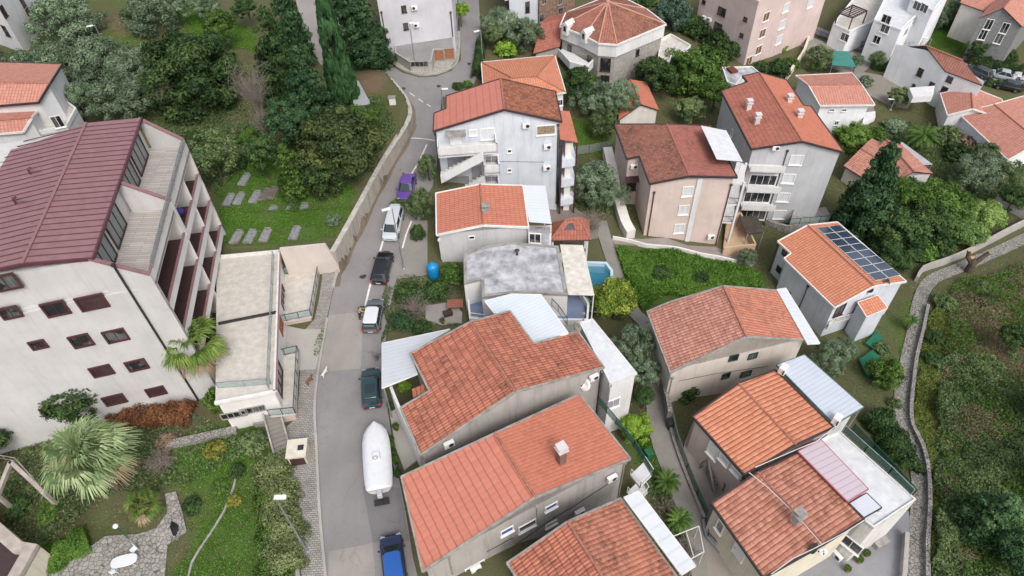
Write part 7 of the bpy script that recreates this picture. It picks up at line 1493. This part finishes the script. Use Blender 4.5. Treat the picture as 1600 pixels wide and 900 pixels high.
# garden edging, stairs, walls
lowwall('stone_edging','long low rough stone edging across the lower garden',[(262,698),(300,690),(345,680),(372,674)],.5,.7,S_dry); lowwall('stone_edging','thin pale garden kerb running down the lawn',[(372,725),(366,760),(350,800),(325,840),(300,880),(290,930)],.12,.16,M_gtrim)
lowwall('garden_wall','low concrete wall between the thicket and the brown strip by the road',[(462,822),(466,860),(468,930)],.5,.3,M_gtrim)
def stairs(u0,v0,u1,v1,wd,n,label,z0=None,z1=None):
    a=G(u0,v0);b=G(u1,v1); z0=a[2] if z0 is None else z0; z1=b[2] if z1 is None else z1; T=thing('garden_steps',label,'steps',a); t=(b-a)[:2]; L=np.linalg.norm(t); t/=L; rz=math.atan2(t[1],t[0]); mb=MB()
    for k in range(n): f=(k+.5)/n; x,y=a[:2]+t*L*f; z=z0+(z1-z0)*(k+1)/n; mb.box((x,y,z-.5),(L/n*.97,wd,1.0),rz)
    mb.build('treads',A_yard,T); mb=MB(); m=np.array([-t[1],t[0]])*wd/2
    for s in(-1,1): mb=MB(); mb.beam((a[0]+m[0]*s,a[1]+m[1]*s,z0+.15),(b[0]+m[0]*s,b[1]+m[1]*s,z1+.2),.15,.5); mb.build('side_wall',M_gtrim,T)
    return T
stairs(446,722,430,655,1.4,12,'concrete garden steps between the thicket and the pavement',-.6,.9); stairs(430,652,400,655,1.5,5,'short landing steps beside the terrace wing')
stairs(1180,852,1205,905,2.0,7,'grey steps along the left wall of the stained barrel roof house'); lowwall('ramp_wall','blue grey painted ramp wall along the left side of the stained barrel roof house',[(1098,815),(1103,840),(1130,870),(1160,905)],.5,.25,plain('blue_grey_paint',(.25,.27,.30),.7))
patch('ramp',gp([(1103,812),(1125,835),(1185,900),(1165,910),(1130,868),(1105,840)]),plain('blue_grey_floor',(.26,.28,.32),.75,var=.12),.12,.3)
railing('railing','black iron railing beside the grey steps',[G(u,v)+[0,0,.1] for u,v in ((1100,818),(1104,842),(1130,870),(1152,895))],'railing',1.0)
railing('railing','black iron stair railing below the peach wall of the barrel tiled house',[G(u,v)+[0,0,.3] for u,v in ((1092,735),(1108,725),(1118,742),(1128,770))],'railing',1.0); stairs(1112,728,1128,768,1.6,9,'outside stair at the peach wall of the barrel tiled house',-2.2,-4.0)
M_gr=MATS['green_iron']; railing('mesh_fence','green mesh fence along the alley in front of the barrel tiled house',[G(u,v) for u,v in ((1046,655),(1055,690),(1072,735),(1088,775),(1102,808))],'fence',1.3,M_gr,panel=M_mesh,post=2.2)
lowwall('garden_wall','concrete kerb wall along the alley and green mesh fence',[(1042,648),(1052,690),(1068,735),(1086,780),(1100,812)],.45,.25,M_gtrim)
railing('mesh_fence','grey chain link fence across the lawn strip beside the white house',[G(u,v) for u,v in ((897,243),(920,240),(955,233))],'fence',1.4,M_metal,panel=glassy('chain_link',(.3,.33,.3),.6,.45),post=2)
railing('mesh_fence','green mesh fence between the ivy hedge and the white terrace',[G(u,v) for u,v in ((1330,672),(1362,705),(1400,745),(1425,775))],'fence',1.2,M_gr,panel=M_mesh,post=2.2)
lowwall('lane_wall','grey concrete lane wall curving along the upper side of the stone path',[(1640,338),(1600,352),(1560,372),(1510,398),(1470,414),(1440,424),(1430,440)],[1.2,1.2,1.1,1.0,.9],.35,W_grey); lowwall('garden_wall','white topped wall with pale face at the right end of the lane',[(1556,312),(1580,330),(1610,348)],1.5,.5,W_warm,cap=M_wtrim)
lowwall('path_wall','low dry stone wall along the lower right side of the stone path',[(1448,480),(1440,520),(1430,560),(1425,600),(1421,640),(1424,668),(1436,692),(1447,730),(1450,790),(1446,850),(1447,930)],.55,.35,S_dry)
lowwall('path_wall','dark low wall on the left side of the stone path beside the courtyard',[(1412,838),(1410,870),(1405,930)],.9,.35,W_grey); lowwall('driveway_wall','white boundary wall with a curve beside the pink block',[(1262,62),(1255,85),(1240,108),(1228,125)],1.2,.4,W_cream); lowwall('garden_wall','pale boundary wall along the lawn in the top right corner',[(1365,72),(1400,60),(1450,42),(1480,35)],.9,.3,M_wtrim)
railing('railing','dark railing between the white villas and the driveway',[G(u,v) for u,v in ((1262,50),(1290,62),(1330,72),(1360,76))],'railing',1.1)
lowwall('terrace_wall','grey stone terrace wall below the tall grey house',[(1195,352),(1225,362),(1260,358),(1300,350)],1.1,.4,S_dry); q=[P(u,v,-8.3) for u,v in ((1233,350),(1238,333),(1290,322),(1300,338),(1296,345))]; T=thing('glass_terrace','dark railed side terrace at the foot of the tall grey house','terrace',q[0]-[0,0,1.5]); mb=MB(); mb.prism([p[:2] for p in q],-11,-8.4); mb.build('platform',M_gtrim,T); railing('terrace_rail',None,[np.array([*p[:2],-8.4]) for p in (q[1],q[0],q[4],q[3])],ht=1.0,parent=T,panel=G_green)
T=thing('dark_canopy','dark brown flat canopy over the entrance beside the orange terrace','canopy',G(1175,375)); q=[P(u,v,-6.2) for u,v in ((1155,338),(1183,337),(1193,362),(1168,366))]; slab('roof_sheet',q,plane_of(*q[:3]),plain('dark_brown_felt',(.07,.055,.045),.8,var=.3),T,.15,uvdir=q[1]-q[0]); 
for p in q: mb=MB(); mb.box((p[0],p[1],-8.2),(.12,.12,3.9)); mb.build('post',M_gtrim,T)
sheet('car_canopy','turquoise green flat car canopy at the top right driveway',[(1298,79),(1326,80),(1338,105),(1300,102)],-7.8,plain('turquoise_sheet',(.05,.22,.18),.6),posts=((0,None),(1,None),(2,None),(3,None)))
for (px,l) in (([(1350,540),(1368,520),(1378,532),(1360,546)],'crumpled dark green tarpaulin nearer the solar house wall'),([(1340,565),(1362,550),(1375,565),(1372,588),(1352,590)],'larger dark green tarpaulin beside the rounded green tree')):
    q=gp(px); o=patch('tarpaulin',q,plain('green_tarpaulin',(.01,.14,.07),.5,var=.15),.45,.4,.6,sink=False); del o['kind']; tag(o,l,'tarpaulin')
# sawn trunks
g=G(1512,424); T=thing('sawn_tree','thick pollarded tree trunk with sawn pale cuts beside the lane','tree trunk',g); mb=MB(); mb.tube([g-[0,0,.3],g+[0,0,1.4],g+[-.3,.2,2.2]],[.5,.42,.35],10); mb.tube([g+[0,0,1.2],g+[-.9,.3,2.3],g+[-1.0,.5,3.2]],[.32,.26,.24],9); mb.tube([g+[0,0,1.2],g+[.9,.2,2.2],g+[1.5,.3,2.9]],[.34,.28,.25],9); mb.build('trunk',M_bark,T)
for e,d in ((g+[-1.0,.5,3.22],(0,.1,1)),(g+[1.52,.31,2.92],(.8,.1,1)),(g+[-.3,.2,2.22],(-.3,0,1))): mb=MB(); d=np.array(d)/np.linalg.norm(d); mb.tube([e-d*.02,e+d*.03],.27,12); mb.build('cut_face',plain('fresh_wood',(.50,.36,.2),.8),T)
# satellite dishes
dish(1270,856,1.6,'black satellite dish at the bottom eave of the stained barrel roof',.45,(.5,-.8,.5),M_dk,.8); dish(1286,862,1.4,'white antenna dish beside the black one at the bottom eave',.3,(-.3,-.8,.6)); dish(1359,452,-3.6,'dark satellite dish left of the two on the solar house eave',.4,(-.5,-.7,.4),M_dk,.9); dish(1384,441,-3.6,'dark satellite dish right of the two on the solar house eave',.45,(.3,-.8,.4),M_dk,.9)
dish(961,687-68,3.6,'large white satellite dish under the eave of the worn orange roof',.5,(-.6,-.5,.5)) if False else None
dish(914,600,3.4,'large white satellite dish hanging below the worn orange roof corner',.6,(-.5,-.6,.5),None,.8); dish(903,510,6.2,'grey satellite dish at the corner of the smooth white annex',.45,(-.5,-.5,.2),M_gtrim,.9); dish(1232,458,-4.4,'small dark dish on the left wall of the solar house',.35,(-.7,-.6,.3),M_dk,.4)
# flower pots along the street side of the worn roof house
M_terra=plain('terracotta',(.36,.14,.08),.8); M_pot=plain('dark_pot',(.05,.04,.04),.7)
for i,(u,v,l,m) in enumerate([(612,692,'topmost terracotta pot with a plant along the boat side kerb',M_terra),(614,702,'second terracotta pot from the top along the boat side kerb',M_terra),(616,712,'third terracotta pot from the top along the boat side kerb',M_terra),(619,724,'dark pot with a round plant, second lowest along the boat side kerb',M_pot),(622,745,'lowest dark pot beside the corner of the salmon roof',M_pot),(620,672,'terracotta pot on the narrow terrace below the small chair',M_terra),(613,640,'dark bucket near the ribbed canopy post',M_pot)]):
    g=G(u,v); T=thing('flower_pot',l,'flower pot',g,group='pots along the street terrace'); local(T); T.location.z+=.06; mb=MB(); mb.lathe([(.16,0),(.24,.36),(.27,.38),(.27,.44),(.22,.44)],(0,0,0),14); mb.build('pot',m,T,smooth=True)
    c=link('plant',crown_mesh('bush',i%3,L_mid if i%2 else L_dark,1200,.16),T); c.location=(0,0,.55); c.scale=(.34,.34,.3)
# potted plants, manhole covers
for u,v,l in ((567,432,'round manhole cover in the lane left of the black car'),(607,108,'manhole cover at the outer bend of the junction'),(685,135,'dark manhole cover near the red sheet roof corner'),(630,139,'manhole cover beside the short dashes of the junction'),(732,100,'manhole cover in the upper road')):
    g=G(u,v); mb=MB(); mb.lathe([(.36,0),(.36,.012),(.30,.016)],(g[0],g[1],g[2]+.034),20); o=mb.build('manhole_cover',plain('cast_iron',(.06,.055,.05),.7,.3)); tag(o,l,'manhole cover')
# clothes and chair on the big block balconies
T=thing('folding_table','small wooden bench on the yard beside the concrete roof house','bench',G(712,482)); g=G(712,482); mb=MB(); mb.box(g+[0,0,.75],(1.6,1.1,.08)); mb.build('table_top',plain('red_brown_wood',(.26,.10,.07),.7),T)
for x in(-.6,.6): mb=MB(); mb.box(g+[x,0,.36],(.1,.9,.7)); mb.build('leg',M_frameB,T)
railing('railing','white railing along the terrace edge of the blue tiled storey',[P(u,v,1.85) for u,v in ((735,495),(757,498))],'railing',.6,M_wtrim)
railing('railing','dark iron railing on the patio behind the white corrugated patio roof',[P(u,v,4.8) for u,v in ((862,478),(872,488),(886,508))],'railing',1.0)
g=G(659,184); 
for k,(u,v) in enumerate(((676,111),(684,110),(694,107),(702,103))): pass
T=thing('vine_frame','white metal vine frame over the bottom of the alley','frame',G(1075,850)); mb=MB(); q=[P(u,v,-1.4) for u,v in ((1052,838),(1092,822),(1100,862),(1068,880))]
for i in range(4): mb.beam(q[i],q[(i+1)%4],.06,.06)
mb.beam((q[0]+q[1])/2,(q[2]+q[3])/2,.05,.05); mb.build('rails',M_wtrim,T)
for p in q: mb=MB(); mb.tube([p,(p[0],p[1],-3.8)],.035,6); mb.build('post',M_wtrim,T)
g=G(296,350)

def cable(label,pts):
    mb=MB(); mb.tube([P(u,v,z) for u,v,z in pts],.035,5); o=mb.build('cable',plain('white_cable',(.6,.6,.58),.5)); tag(o,label,'cable')
cable('white cable running down the ridge side of the stained barrel roof',[(1170,738,2.6),(1200,762,2.5),(1240,800,2.7),(1284,850,2.9)])
cable('thin white cable along the bottom eave of the stained barrel roof',[(1205,897,1.7),(1240,872,1.9),(1270,858,2.6),(1320,832,1.8),(1350,813,1.3)])
cable('white conduit on the edge between the bright barrel roof and the terrace',[(1180,730,1.8),(1250,700,1.8),(1275,690,1.8),(1303,668,1.8)])

# small clutter in yards and on terraces
def box_thing(name,label,cat,p,sz,mat,rz=0.,group=None,lid=None):
    T=thing(name,label,cat,p,rz,group); local(T); mb=MB(); mb.box((0,0,sz[2]/2),sz); mb.build('body',mat,T,bevel=.03); mb=MB(); mb.box((0,0,sz[2]+.03),(sz[0]*1.04,sz[1]*1.04,.06)); mb.build('lid',lid or mat,T,bevel=.01); return T
def chair(p,rz,label,mat,group=None):
    T=thing('garden_chair',label,'chair',p,rz,group); local(T); mb=MB(); mb.box((0,0,.44),(.46,.46,.04)); mb.build('seat',mat,T); mb=MB(); mb.box((0,-.22,.68),(.44,.04,.46)); mb.build('backrest',mat,T)
    for x in(-.2,.2):
        for y in(-.2,.2): mb=MB(); mb.box((x,y,.21),(.04,.04,.42)); mb.build('leg',mat,T)
    return T
mwp=plain('white_plastic',(.64,.66,.66),.4,var=.05)
chair(G(212,862),2.6,'white chair at the upper side of the oval garden table',mwp); chair(G(182,895),.4,'white chair at the lower left of the oval garden table',mwp)
box_thing('waste_bin','green wheeled bin in the yard beside the yucca palm','bin',G(1012,715),(.6,.7,1.0),plain('bin_green',(.02,.12,.05),.5),.4); box_thing('waste_bin','dark grey bin on the alley by the stone boundary wall','bin',G(1046,668),(.6,.6,1.0),M_dk,.2)
box_thing('crate','brown wooden crate in the street garden near the bench','crate',G(700,492),(.9,.6,.4),M_frameB,.3); box_thing('crate','blue plastic crate beside the gazebo yard steps','crate',G(905,362),(.6,.4,.35),plain('blue_shutter',(.02,.07,.30),.5),.8)
for u,v,l,s in ((1340,878,'round terracotta pot in the grey courtyard at the bottom right, upper one',.9),(1352,868,'second terracotta pot in the grey courtyard, nearer the wall',.8),(1322,892,'third terracotta pot in the grey courtyard at the bottom edge',.8),(692,505,'terracotta pot beside the bench of the street garden',.7)):
    g=G(u,v); T=thing('flower_pot',l,'flower pot',g,group='pots in the yards'); local(T); mb=MB(); mb.lathe([(.2*s,0),(.3*s,.45*s),(.34*s,.47*s),(.34*s,.55*s),(.26*s,.55*s)],(0,0,0),14); mb.build('pot',M_terra,T,smooth=True); c=link('plant',crown_mesh('bush',1,L_mid,1200,.16),T); c.location=(0,0,.75*s); c.scale=(.4*s,.4*s,.35*s)
T=box_thing('courtyard_table','small grey table in the grey courtyard at the bottom right','table',G(1372,850),(1.3,.8,.72),M_gtrim,.4)
q=P(281,336,11.6); T=thing('laundry','purple laundry heap on an upper balcony of the big block','laundry',q); mb=MB(); mb.lathe([(.3,0),(.45,.3),(.4,.6),(.15,.85)],q,9,1.3,.8); mb.build('cloth',plain('purple_cloth',(.10,.06,.32),.9,var=.4,scale=5),T,smooth=True)
q=P(255,412,11.6); T=thing('garden_chair','black folded chair on the nearest upper balcony of the big block','chair',q); mb=MB(); mb.box(q+[0,0,.45],(.6,.5,.08),.4); mb.build('seat',M_dk,T); mb=MB(); mb.box(q+[-.2,0,.8],(.08,.5,.8),.4); mb.build('backrest',M_dk,T)
